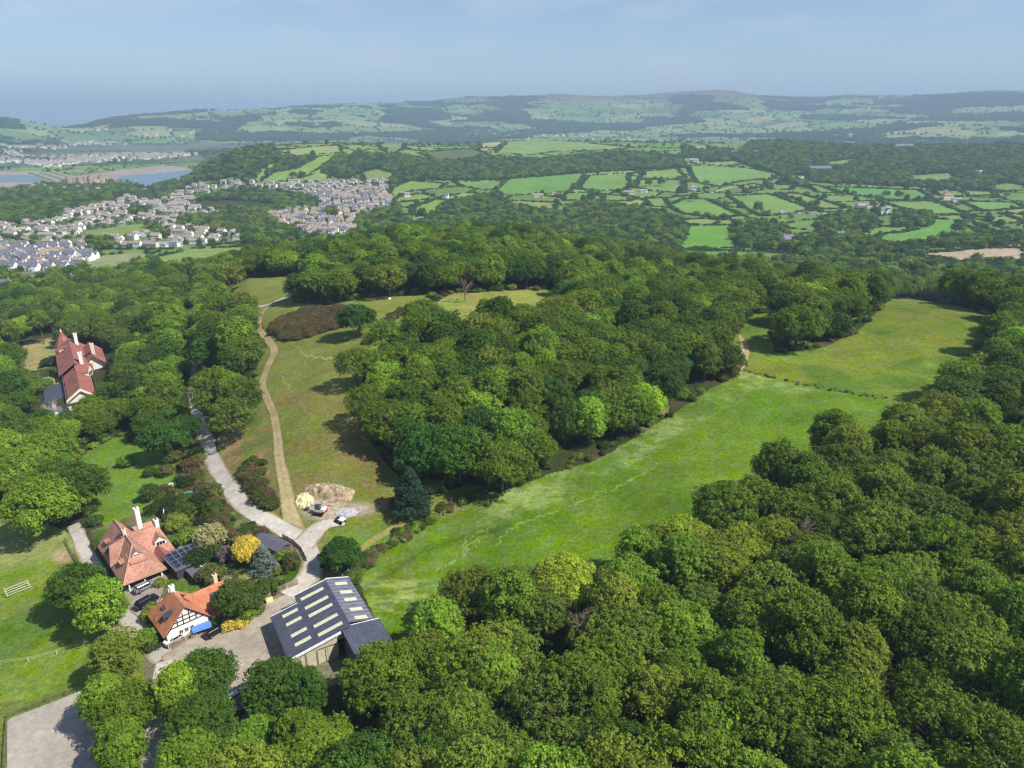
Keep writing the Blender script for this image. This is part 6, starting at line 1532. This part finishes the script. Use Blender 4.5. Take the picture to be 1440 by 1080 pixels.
for uu, vv, h_, sp2, lab, mt, lo in ((893,598,7.5,1,'silver dead tree with a fan of bare twigs at the wood edge',DEADW,True),(575,592,7,1,'grey leafless thicket inside the lower left of the central wood',DEADB,True),
    (655,424,11,1,'pinkish-grey bare crown behind the hilltop clearing',DEADB,False),(815,948,11,.45,'pale leafless trunk with twisted limbs in the near wood',DEADB,False),(785,880,13,.9,'half-dead tree with bare grey top in the near wood',DEADB,False),
    (205,475,12,1,'grey bare-topped tree in the manor wood',DEADB,False),(80,598,10,1,'pale bare-limbed tree below the manor',DEADW,False),(1105,800,12,.5,'half-bare pale tree in the dark gap of the right wood',DEADB,False),(985,385,12,1,'bare grey-topped tree behind the wood on the right skyline',DEADB,False),
    (640,590,10,.8,'bare branches showing inside the central wood',DEADB,False),(175,395,12,1,'grey leafless tree near the left fields',DEADB,False)):
    x, y, z = ground(uu, vv); bare_tree(x, y, z, h_, sp2, lab, mt, int(uu), low=lo)
x, y, z = ground(1209, 449); lg = empty('fallen_log', (x, y, z+.3)); tag(lg, 'bleached fallen log at the edge of the upper field grove', 'log'); b = MB(); b.tube((-4, -1.2, 0), (4, 2.0, .5), .45, .3, 8); b.tube((1, 1, .3), (3, -1, .8), .18, .08, 6); b.build('trunk', DEADW, lg)
# bare pine stem on the manor lawn
for uu, vv, lab in ((62,484,'tall bare-stemmed pine on the manor lawn'),(21,500,'leaning pale-stemmed pine at the left edge of the manor lawn'),(20,462,'pale-stemmed pine behind the manor lawn')):
    x, y, z = ground(uu, vv); tree('pine_tree', 'pine0' if uu != 20 else 'pine1', x, y, 1.35, 1.0, GREENL['dull'], lab, None, z=z)

# ------------------------------------------------------------------ vehicles
TYRE = simple('tyre', (26,26,28), .85); RIM = simple('alloy', (150,152,158), .35, .5, .5); CGL = simple('car_glass', (24,30,38), .06, .7, var=.05); LAMP = simple('lamp_glass', (220,222,216), .15, .6, var=.03); TAIL = simple('tail_lamp', (150,24,20), .3)
PLATE = simple('plate', (230,226,200), .5)
def paint(name, c, met=.3): return simple(name, c, .25, .6, met, var=.04)
def car(x, y, z, rz, lab, mat, style='hatch', L=4.3, Wd=1.8, Hh=1.5):
    t = empty('parked_car', (x, y, z+.08), rz); tag(t, lab, 'car'); h2 = Wd/2; z0 = .28; zb = Hh*.58
    if style == 'suv': P = [(-.5, .32), (-.49, .70), (-.44, .74), (-.40, 1.0), (.16, 1.0), (.27, .69), (.47, .62), (.5, .34)]
    elif style == 'saloon': P = [(-.5, .34), (-.49, .66), (-.34, .70), (-.20, 1.0), (.10, 1.0), (.25, .68), (.46, .58), (.5, .34)]
    else: P = [(-.5, .34), (-.49, .70), (-.46, .74), (-.36, .99), (.10, 1.0), (.27, .68), (.46, .58), (.5, .34)]
    zl = .64
    b = MB()                                # body: lower hull with rounded nose and tail
    prof = [(-.5, .2, .86), (-.5, .5, .93), (-.48, .66, .94), (-.2, .66, 1), (.2, .66, 1), (.40, .64, .97), (.48, .56, .90), (.5, .4, .84), (.49, .2, .84)]
    top = [(p[0]*L, p[1]*Hh, p[2]*h2) for p in prof]
    n = len(top); 
    for s in (-1, 1): b.poly([(x_, s*w_, z_) for x_, z_, w_ in top][::s])
    for i in range(n):
        j = (i+1) % n; b.poly([(top[i][0], -top[i][2], top[i][1]), (top[j][0], -top[j][2], top[j][1]), (top[j][0], top[j][2], top[j][1]), (top[i][0], top[i][2], top[i][1])][::-1])
    b.build('body', mat, t, bevel=.06)
    roof = [p for p in P if p[1] > .9]; xr0, xr1 = roof[0][0]*L, roof[-1][0]*L; i0 = P.index(roof[0])-1; xb0 = P[i0][0]*L; xb1 = P[P.index(roof[-1])+1][0]*L; zt = Hh*.985; zb_ = Hh*.655
    g = MB(); wt, wb = h2*.74, h2*.94
    g.hexa([(xb0, -wb, zb_), (xb1, -wb, zb_), (xb1, wb, zb_), (xb0, wb, zb_)], [(xr0, -wt, zt-.04), (xr1, -wt, zt-.04), (xr1, wt, zt-.04), (xr0, wt, zt-.04)]); g.build('windows', CGL, t)
    r = MB(); r.hexa([(xr0-.05, -wt-.02, zt-.06), (xr1+.06, -wt-.02, zt-.06), (xr1+.06, wt+.02, zt-.06), (xr0-.05, wt+.02, zt-.06)], [(xr0+.05, -wt+.06, zt+.02), (xr1-.05, -wt+.06, zt+.02), (xr1-.05, wt-.06, zt+.02), (xr0+.05, wt-.06, zt+.02)])
    xm = (xr0+xr1)/2
    for s in (-1, 1):
        for xa, xc in ((xb0+.03, xr0), (xm-.05, xm-.02), (xb1-.03, xr1)): r.tube((xa, s*wb, zb_), (xc, s*(wt+.01), zt-.03), .045, .04, 5)
    r.build('roof', mat, t)
    for sx_ in (-.31, .32):
        for s in (-1, 1):
            wh = MB(); wh.tube((sx_*L, s*(h2-.18), .33), (sx_*L, s*(h2+.01), .33), .33, .33, 16); wo = wh.build('wheel', TYRE, t); rm = MB(); rm.tube((sx_*L, s*(h2+.005), .33), (sx_*L, s*(h2+.03), .33), .2, .18, 10); rm.build('rim', RIM, wo)
    for s in (-1, 1):
        l_ = MB(); l_.box(L*.475, L*.497, s*h2*.58-.17, s*h2*.58+.17, Hh*.44, Hh*.53); l_.build('headlight', LAMP, t)
        l_ = MB(); l_.box(-L*.503, -L*.49, s*h2*.66-.14, s*h2*.66+.14, Hh*.5, Hh*.6); l_.build('tail_light', TAIL, t)
        l_ = MB(); l_.box(xb1-.35, xb1-.15, s*(h2-.02)-.09*(s < 0)-.0, s*(h2-.02)+.09*(s > 0)+.0, zb_, zb_+.13); l_.build('wing_mirror', mat, t)
    pl = MB(); pl.box(L*.498, L*.503, -.26, .26, .38, .5); pl.build('number_plate', PLATE, t)
    return t
def head(u0, v0, u1, v1):            # heading and middle from two ground pixels
    a = ground(u0, v0); c = ground(u1, v1); return (a[0]+c[0])/2, (a[1]+c[1])/2, max(a[2], c[2], float(H((a[0]+c[0])/2, (a[1]+c[1])/2))), math.atan2(c[1]-a[1], c[0]-a[0])
BLK = paint('black_paint', (24,24,28)); SIL = paint('silver_paint', (176,178,184), .6); NAVY = paint('navy_paint', (30,34,48)); WHT = paint('white_paint', (226,228,230), .0); GRY = paint('grey_paint', (88,96,108))
x, y, z, a = head(293,898, 314,885); car(x, y, z, a, 'black car parked in the yard against the paling fence', BLK, 'hatch', 4.6, 1.85, 1.55)
x, y, z, a = head(185,827, 213,808); car(x, y, z, a, 'glossy black car nearest the veranda of the big house', BLK, 'suv', 4.7, 1.9, 1.65)
x, y, z, a = head(190,838, 219,821); car(x, y, z, a, 'silver estate car with dark roof beside the black one', SIL, 'suv', 4.6, 1.85, 1.6)
x, y, z, a = head(191,862, 224,840); car(x, y, z, a, 'dark navy car parked left of the cottage', NAVY, 'suv', 5.0, 1.95, 1.75)
x, y, z, a = head(256,896, 236,910); car(x, y, z, a, 'silver-white car in front of the cottage gable', WHT, 'hatch', 4.2, 1.75, 1.5)
x, y, z, a = head(322,989, 342,976); car(x, y, z, a, 'white car under the trees at the bottom of the yard', WHT, 'hatch', 4.3, 1.8, 1.5)
x, y, z, a = head(312,1015, 342,998); car(x, y, z, a, 'dark slate-blue car in the shade at the bottom of the yard', GRY, 'saloon', 4.7, 1.85, 1.5)
x, y, z, a = head(455,798, 472,802); car(x, y, z, a, 'dark vehicle half hidden under the tree above the shed', NAVY, 'hatch', 4.2, 1.8, 1.6)
# blue covered table in front of the cottage
BLU = simple('blue_tarpaulin', (88,132,200), .6, var=.1)
x, y, z = ground(285, 890); t = empty('blue_awning', (x, y, z), .55); tag(t, 'bright blue awning in front of the cottage wall', 'awning'); b = MB()
b.hexa([(-1.9, -.9, 1.3), (1.9, -.9, 1.35), (1.9, 1.0, 1.7), (-1.9, 1.0, 1.6)], [(-1.9, -.9, 1.35), (1.9, -.9, 1.4), (1.9, 1.0, 1.75), (-1.9, 1.0, 1.65)]); b.build('canopy', BLU, t)
for px_ in (-1.8, 1.8):
    for py_ in (-.8, .9): b = MB(); b.tube((px_, py_, 0), (px_, py_, 1.5), .03, .03, 6); b.build('leg', ALU, t)
x, y, z = ground(271, 893); t = empty('garden_table', (x, y, z), .5); tag(t, 'small dark garden table with chairs left of the blue awning', 'table'); b = MB(); b.tube((0, 0, .7), (0, 0, .74), .6, .6, 12); b.build('table_top', TIMB, t)
for k in range(3): a = k*2.1; b = MB(); b.tube((.35*math.cos(a), .35*math.sin(a), 0), (.3*math.cos(a), .3*math.sin(a), .7), .03, .03, 5); b.build('leg', TIMB, t)
for k in range(3):
    a = k*2.1+.5; c = empty('garden_chair', (x+1.1*math.cos(a), y+1.1*math.sin(a), z), a+3.14); tag(c, ['first', 'second', 'third'][k]+' dark chair round the small garden table', 'chair', 'chairs round the garden table')
    b = MB(); b.box(-.22, .22, -.22, .22, .42, .47); b.build('seat', TIMB, c); b = MB(); b.box(-.24, -.2, -.22, .22, .47, .9); b.build('backrest', TIMB, c)
    for px_ in (-.19, .19):
        for py_ in (-.19, .19): b = MB(); b.tube((px_, py_, 0), (px_, py_, .42), .018, .018, 4); b.build('leg', TIMB, c)
# digger
RED = simple('digger_red', (190,60,50), .5, .4); DGW = simple('digger_white', (222,220,212), .5, .4); STEEL = simple('worn_steel', (92,92,90), .5, .4, .4); RUB = simple('track_rubber', (34,34,34), .9)
x, y, z = ground(450, 722); t = empty('excavator', (x, y, z), 2.9); tag(t, 'small white and red excavator digging at the spoil bank', 'excavator')
for s in (-1, 1):
    b = MB(); pr = [(-1.5, .25), (-1.3, .05), (1.3, .05), (1.5, .25), (1.5, .5), (1.3, .68), (-1.3, .68), (-1.5, .5)]
    b.poly([(px_, s*1.05+.22, pz) for px_, pz in pr]); b.poly([(px_, s*1.05-.22, pz) for px_, pz in pr][::-1])
    for i in range(8): j = (i+1) % 8; b.poly([(pr[i][0], s*1.05+.22, pr[i][1]), (pr[j][0], s*1.05+.22, pr[j][1]), (pr[j][0], s*1.05-.22, pr[j][1]), (pr[i][0], s*1.05-.22, pr[i][1])][::-1])
    b.build('track', RUB, t)
b = MB(); b.box(-1.7, 1.1, -.95, .95, .8, 1.5); b.box(-1.75, -.7, -.95, .95, 1.5, 1.85); b.build('body', DGW, t, bevel=.08); b = MB(); b.box(-1.82, -1.2, -1.0, 1.0, .8, 1.3); b.build('counterweight', RED, t, bevel=.08)
b = MB(); b.box(-.6, .9, .0, .9, 1.5, 2.75); cb_ = b.build('cab', simple('cab_glass', (60,96,92), .15, .6), t, bevel=.05); b = MB(); b.box(-.65, .95, -.03, .93, 2.76, 2.86); b.build('cab_roof', STEEL, cb_)
b = MB(); b.tube((1.0, -.35, 1.4), (2.3, -.35, 3.0), .17, .15, 6); b.tube((2.3, -.35, 3.0), (3.6, -.35, 2.6), .15, .12, 6); b.build('boom', DGW, t)
b = MB(); b.tube((3.55, -.35, 2.7), (4.0, -.35, .9), .12, .1, 6); b.build('arm', STEEL, t); b = MB(); b.hexa([(3.6, -.75, .2), (4.3, -.75, .3), (4.3, .05, .3), (3.6, .05, .2)], [(3.4, -.75, .9), (4.2, -.75, 1.0), (4.2, .05, 1.0), (3.4, .05, .9)]); b.build('bucket', STEEL, t)
x, y, z = ground(479, 735); t = empty('dumper', (x, y, z), -.5); tag(t, 'small dumper with a pale skip on the grass right of the excavator', 'dumper')
b = MB(); b.hexa([(.0, -.6, .7), (1.1, -.6, .7), (1.1, .6, .7), (0, .6, .7)], [(-.15, -.85, 1.35), (1.5, -.85, 1.25), (1.5, .85, 1.25), (-.15, .85, 1.35)]); b.build('skip', DGW, t); b = MB(); b.box(-1.5, 0, -.5, .5, .45, 1.0); b.build('body', STEEL, t, bevel=.05); b = MB(); b.box(-1.0, -.6, -.3, .3, 1.0, 1.5); b.build('seat', RUB, t)
for px_ in (-1.1, .7):
    for s in (-1, 1): b = MB(); b.tube((px_, s*.6, .38), (px_, s*.9, .38), .38, .38, 12); b.build('wheel', TYRE, t)
# spoil bank: a raw cut face with rubble
SPO = NT('raw_spoil'); tc = SPO.n('TexCoord').outputs['Object']; SPO.base(SPO.mix(SPO.remap(SPO.noise(.9, 8, tc, .7), 0, 1), lin(206,186,150), lin(120,100,84))); SPO.bump(SPO.noise(3, 6, tc, .7), .9, .3); SPOM = SPO.set(.95, .1)
def mound(name, uu, vv, rx, ry, hh, rz, lab, mat, seed=1, cut=True):
    x0, y0, z0 = ground(uu, vv); n = 40; V = []; c, s = math.cos(rz), math.sin(rz)
    for j in range(n+1):
        for i in range(n+1):
            a, b_ = 2*i/n-1, 2*j/n-1; r = math.hypot(a, b_); k = max(0, 1-r*r); hz = hh*k**.8
            if cut: hz = hh*(max(0, min(1, (b_+.35)*3.0)))*max(0, 1-a*a)**.7*max(0, 1-((b_-.1)/.9)**2)
            hz += (float(vnoise(np.array(a*7), np.array(b_*7), seed))-.5)*hh*.45*(k > .05)
            lx, ly = a*rx, b_*ry; wx, wy = x0+lx*c-ly*s, y0+lx*s+ly*c; V.append((wx, wy, float(H(wx, wy))+hz-(.25 if r > .93 or k < .04 else 0)))
    I = np.arange((n+1)**2).reshape(n+1, n+1); f = np.stack([I[:-1, :-1], I[:-1, 1:], I[1:, 1:], I[1:, :-1]], -1).reshape(-1, 4)
    return tag(link(name, mesh_np(name, V, f, [mat], smooth=False)), lab, 'spoil heap')
mound('spoil_bank', 458, 698, 7.5, 4.5, 2.4, -.15, 'raw earth bank cut into the slope above the excavator', SPOM, 3)
mound('rubble_heap', 428, 704, 2.6, 3.0, 1.5, .4, 'pale cream rubble heap at the left of the earth bank', simple('cream_rubble', (226,206,160), .95, .1, var=.2), 5, False)
mound('stone_heap', 487, 721, 3.2, 1.8, .7, .1, 'low heap of grey stone right of the excavator', simple('grey_rubble', (170,168,170), .95, .1, var=.25), 6, False)
# trailer in the yard
x, y, z, a = head(335,880, 352,867); t = empty('flat_trailer', (x, y, z), a); tag(t, 'low flatbed trailer parked along the yard fence', 'trailer')
b = MB(); b.box(-1.6, 2.0, -.8, .8, .5, .6); b.build('bed', STEEL, t)
for s in (-1, 1):
    b = MB(); b.box(-1.6, 2.0, s*.8-.03, s*.8+.03, .6, .85); b.build('side_rail', ALU, t); b = MB(); b.tube((.2, s*.82, .28), (.2, s*1.0, .28), .28, .28, 12); b.build('wheel', TYRE, t)
b = MB(); b.tube((-1.6, -.5, .55), (-3.0, 0, .5), .05, .05, 5); b.tube((-1.6, .5, .55), (-3.0, 0, .5), .05, .05, 5); b.build('drawbar', STEEL, t); b = MB(); b.box(.2, 1.7, -.5, .5, .62, .9); b.build('load', GCOV if False else simple('grey_green_cover', (120,128,116), .8), t)
# two people sitting near a bench on the hilltop clearing are too small to read: a dark table and a low log bench
x, y, z = ground(611, 446); t = empty('picnic_table', (x, y, z), .2); tag(t, 'dark picnic table with a white cloth on the hilltop clearing', 'table'); b = MB(); b.box(-1.2, 1.2, -.5, .5, .9, 1.0); b.build('table_top', simple('dark_slate_top', (64,66,86), .7), t)
for s in (-1, 1): b = MB(); b.box(-1.2, 1.2, s*.95-.15, s*.95+.15, .5, .56); b.build('bench_seat', TIMB, t); b = MB(); b.box(s*.9-.06, s*.9+.06, -.9, .9, 0, .9); b.build('leg', TIMB, t)
b = MB(); b.box(.5, 1.3, -.55, .55, 1.003, 1.06); b.build('cloth', FRAME, t)
x, y, z = ground(626, 447); t = empty('log_bench', (x, y, z), .1); tag(t, 'pale log bench right of the picnic table on the hilltop', 'bench'); b = MB(); b.tube((-2.0, 0, .5), (2.0, 0, .5), .3, .26, 8); b.build('seat', STONE, t)
for s in (-1, 1): b = MB(); b.box(s*1.4-.15, s*1.4+.15, -.3, .3, 0, .3); b.build('leg', STONE, t)
for uu, vv, lab in ((548,421,'white boulder at the foot of the pale olive tree'),(292,424,'white boulder at the wood edge left of the hilltop lane')):
    x, y, z = ground(uu, vv); bm = bmesh.new(); bmesh.ops.create_icosphere(bm, subdivisions=2, radius=.8)
    for v_ in bm.verts: v_.co *= .8+.4*random.random()
    me_ = bpy.data.meshes.new('boulder'); bm.to_mesh(me_); bm.free(); me_.materials.append(simple('white_rock', (232,228,214), .9)); tag(link('boulder', me_, None, (x, y, z+.3)), lab, 'boulder')

# ------------------------------------------------------------------ fences
WOODF = simple('weathered_wood', (150,136,120), .9, .1, var=.2); WPOST = simple('pale_post', (208,200,184), .85, var=.1); DKW = simple('dark_fence_wood', (104,92,80), .9, var=.2)
def fence(name, pts, step, lab, kind='rail', h_=1.2, mats=(WOODF, WPOST), z_=None, cat='fence'):
    L_ = np.array([ground(*p)[:2] for p in pts]); segs = []
    for i in range(len(L_)-1):
        n = max(1, int(round(np.linalg.norm(L_[i+1]-L_[i])/step)))
        for k in range(n): segs.append(L_[i]+(L_[i+1]-L_[i])*k/n)
    segs.append(L_[-1]); root = empty(name, (segs[0][0], segs[0][1], float(H(*segs[0])))); tag(root, lab, cat); O = np.array(root.location)
    P = [np.array([s[0], s[1], float(H(s[0], s[1]))])-O for s in segs]
    for p in P:
        b = MB(); b.box(p[0]-.07, p[0]+.07, p[1]-.07, p[1]+.07, p[2]-.4, p[2]+h_+.1); b.build('post', mats[1], root)
    b = MB()
    for p, q_ in zip(P[:-1], P[1:]):
        if kind == 'rail':
            for zz in (.45, .85, 1.15): b.tube(p+np.array([0, 0, zz*h_/1.2]), q_+np.array([0, 0, zz*h_/1.2]), .05, .05, 4)
        elif kind == 'wire':
            for zz in (.4, .75, 1.05): b.tube(p+np.array([0, 0, zz]), q_+np.array([0, 0, zz]), .018, .018, 3)
        else:
            d = q_-p; n = max(2, int(np.linalg.norm(d)/.16)); t_ = d/np.linalg.norm(d)
            for k in range(n):
                c = p+d*(k+.5)/n; e = t_*.055; hh = h_*(1+.06*random.random()); nrm = np.array([-t_[1], t_[0], 0])*.015
                b.hexa([c-e-nrm, c+e-nrm, c+e+nrm, c-e+nrm], [x_+np.array([0, 0, hh]) for x_ in (c-e-nrm, c+e-nrm, c+e+nrm, c-e+nrm)])
            for zz in (.25, h_-.25): b.tube(p+np.array([0, 0, zz]), q_+np.array([0, 0, zz]), .035, .035, 4)
    b.build('rails' if kind != 'pale' else 'palings', mats[0], root); return root
fence('paling_fence', [(238,914), (262,902), (290,886), (318,873), (350,854), (380,838), (404,828), (420,822)], 2.6, 'weathered paling fence with pale posts between yard and garden', 'pale', 1.5)
fence('shed_fence', [(398,757), (412,765), (424,776), (431,790)], 2.4, 'short grey board fence curving along the lane by the garden shed', 'pale', 1.3, (DKW, DKW))
fence('arena_fence', [(118,968), (65,988), (11,1010), (8,1050), (6,1095)], 2.6, 'brown post and rail fence round the riding arena', 'rail', 1.2, (DKW, DKW))
fence('lane_fence', [(236,1035), (238,1060), (242,1095)], 3, 'low rail fence on the right of the lane at the bottom', 'rail', 1.1)
fence('lane_fence', [(203,1030), (200,1060), (197,1095)], 3, 'low rail fence on the left of the lane at the bottom', 'rail', 1.1)
fence('wire_fence', [(130,738), (122,722), (112,730), (100,742)][:2]+[(146,760)][:0] or [(130,738), (122,722)], 3, 'short wire fence at the paddock corner', 'wire')
fence('drive_fence', [(92,762), (100,778), (112,798)], 2.5, 'rail fence along the left side of the drive', 'rail', 1.1, (DKW, DKW))
fence('field_fence', [(1045,522), (1090,533), (1140,543), (1190,552), (1240,560)], 4.5, 'old post and wire fence crossing between strip field and upper field', 'wire', 1.1, (DKW, DKW))
fence('boundary_fence', [(495,803), (520,786), (560,760), (600,737), (640,716)], 5, 'post and wire fence along the bramble bank of the strip field', 'wire', 1.1, (DKW, WPOST))
fence('field_gate', [(482,814), (490,806)], 4, 'grey field gate at the upper corner of the big shed', 'rail', 1.2, (ALU, WPOST), cat='gate')
fence('meadow_fence', [(0,935), (40,930), (80,920), (120,905)], 5, 'thin wire fence across the lower left field', 'wire', 1.0, (WPOST, WPOST))
crowd('fence_line_growth', 'rank grass and nettles along the fence between the two fields', 'undergrowth', along("1040,520 1055,523 1090,532 1140,543 1190,552 1240,560", 1.4, 1.2, 1), ['olive', 'g', 'lime'], .16, .36, .7)
# horse jump
x, y, z, a = head(12,838, 39,825); t = empty('horse_jump', (x, y, z), a); tag(t, 'pale wooden horse jump standing alone on the lower left field', 'jump')
for k in range(4):
    b = MB(); b.tube((-2.4, -.9+k*.55, .25+.32*k), (2.4, -.9+k*.55, .25+.32*k), .07, .07, 6); b.build('pole', WPOST, t)
for s in (-1, 1):
    for yy, hh in ((-.9, .7), (.75, 1.5)): b = MB(); b.box(s*2.4-.06, s*2.4+.06, yy-.06, yy+.06, 0, hh); b.build('upright', WPOST, t)
    b = MB(); b.tube((s*2.4, -.9, .6), (s*2.4, .75, 1.4), .06, .06, 5); b.build('brace', WPOST, t)
# little things in the garden
x, y, z = ground(232, 728); t = empty('parasol', (x, y, z)); tag(t, 'closed white parasol standing behind the big house', 'parasol'); b = MB(); b.tube((0, 0, 0), (0, 0, 2.9), .03, .03, 6); b.build('pole', ALU, t); b = MB(); b.tube((0, 0, 1.0), (0, 0, 1.6), .08, .32, 10); b.tube((0, 0, 1.6), (0, 0, 2.9), .32, .04, 10); b.build('canopy', FRAME, t)
x, y, z = ground(266, 697); t = empty('covered_boat', (x, y, z), .9); tag(t, 'small trailer under a teal tarpaulin in the scrub beside the lane', 'trailer'); b = MB(); b.hexa([(-1.7, -.9, .3), (1.7, -.9, .3), (1.7, .9, .3), (-1.7, .9, .3)], [(-1.3, -.4, 1.5), (1.2, -.4, 1.2), (1.2, .4, 1.2), (-1.3, .4, 1.5)]); b.build('tarpaulin', simple('teal_tarpaulin', (110,160,150), .6), t, bevel=.1)
for s in (-1, 1): b = MB(); b.tube((0, s*.85, .3), (0, s*1.0, .3), .3, .3, 10); b.build('wheel', TYRE, t)
for uu, vv, c_, lab in ((295,739,(150,170,200),'small blue-grey box under the bushes by the lane'),(254,764,(200,214,226),'pale blue garden box beside the solar roof'),(256,773,(226,220,200),'cream planter box beside the solar roof'),(299,812,(232,234,236),'white box behind the big round garden tree'),(240,684,(222,214,200),'pile of pale slabs at the top of the garden'),(379,846,(236,228,160),'pale yellow sack at the foot of the yard fence')):
    x, y, z = ground(uu, vv); t = empty('garden_box', (x, y, z), .5); tag(t, lab, 'box'); mt = simple('box_%d' % uu, c_, .7); b = MB(); b.box(-.7, .7, -.5, .5, 0, .7); b.build('box', mt, t, bevel=.04); b = MB(); b.hexa([(-.78, -.58, .7), (.78, -.58, .7), (.78, .58, .7), (-.78, .58, .7)], [(-.5, -.3, .95), (.5, -.3, .95), (.5, .3, .95), (-.5, .3, .95)]); b.build('lid', mt, t)
# posts
for uu, vv, hh, lab in ((353,870,2.6,'dark wooden pole at the end of the trailer'),(221,1076,2.2,'dark post in the lane at the bottom')):
    x, y, z = ground(uu, vv); t = empty('wooden_pole', (x, y, z)); tag(t, lab, 'pole'); b = MB(); b.tube((0, 0, -.3), (.1, 0, hh), .12, .1, 8); b.build('pole', DKW, t); b = MB(); b.box(-.18, .28, -.12, .12, hh-.5, hh-.1); b.build('cap_box', TIMB, t)
# ------------------------------------------------------------------ the air: one closed box of even, very thin haze round everything
b = MB(); b.box(-95000, 95000, -3000, 95000, -95, 620)
hm = bpy.data.materials.new('haze'); hm.use_nodes = True; hn = hm.node_tree; hn.nodes.clear()
pv = hn.nodes.new('ShaderNodeVolumePrincipled'); ho = hn.nodes.new('ShaderNodeOutputMaterial')
pv.inputs['Color'].default_value = (.56, .77, 1.0, 1); pv.inputs['Density'].default_value = HAZE; pv.inputs['Anisotropy'].default_value = 0.0
hn.links.new(pv.outputs[0], ho.inputs['Volume'])
tag(b.build('haze', hm), kind='stuff')
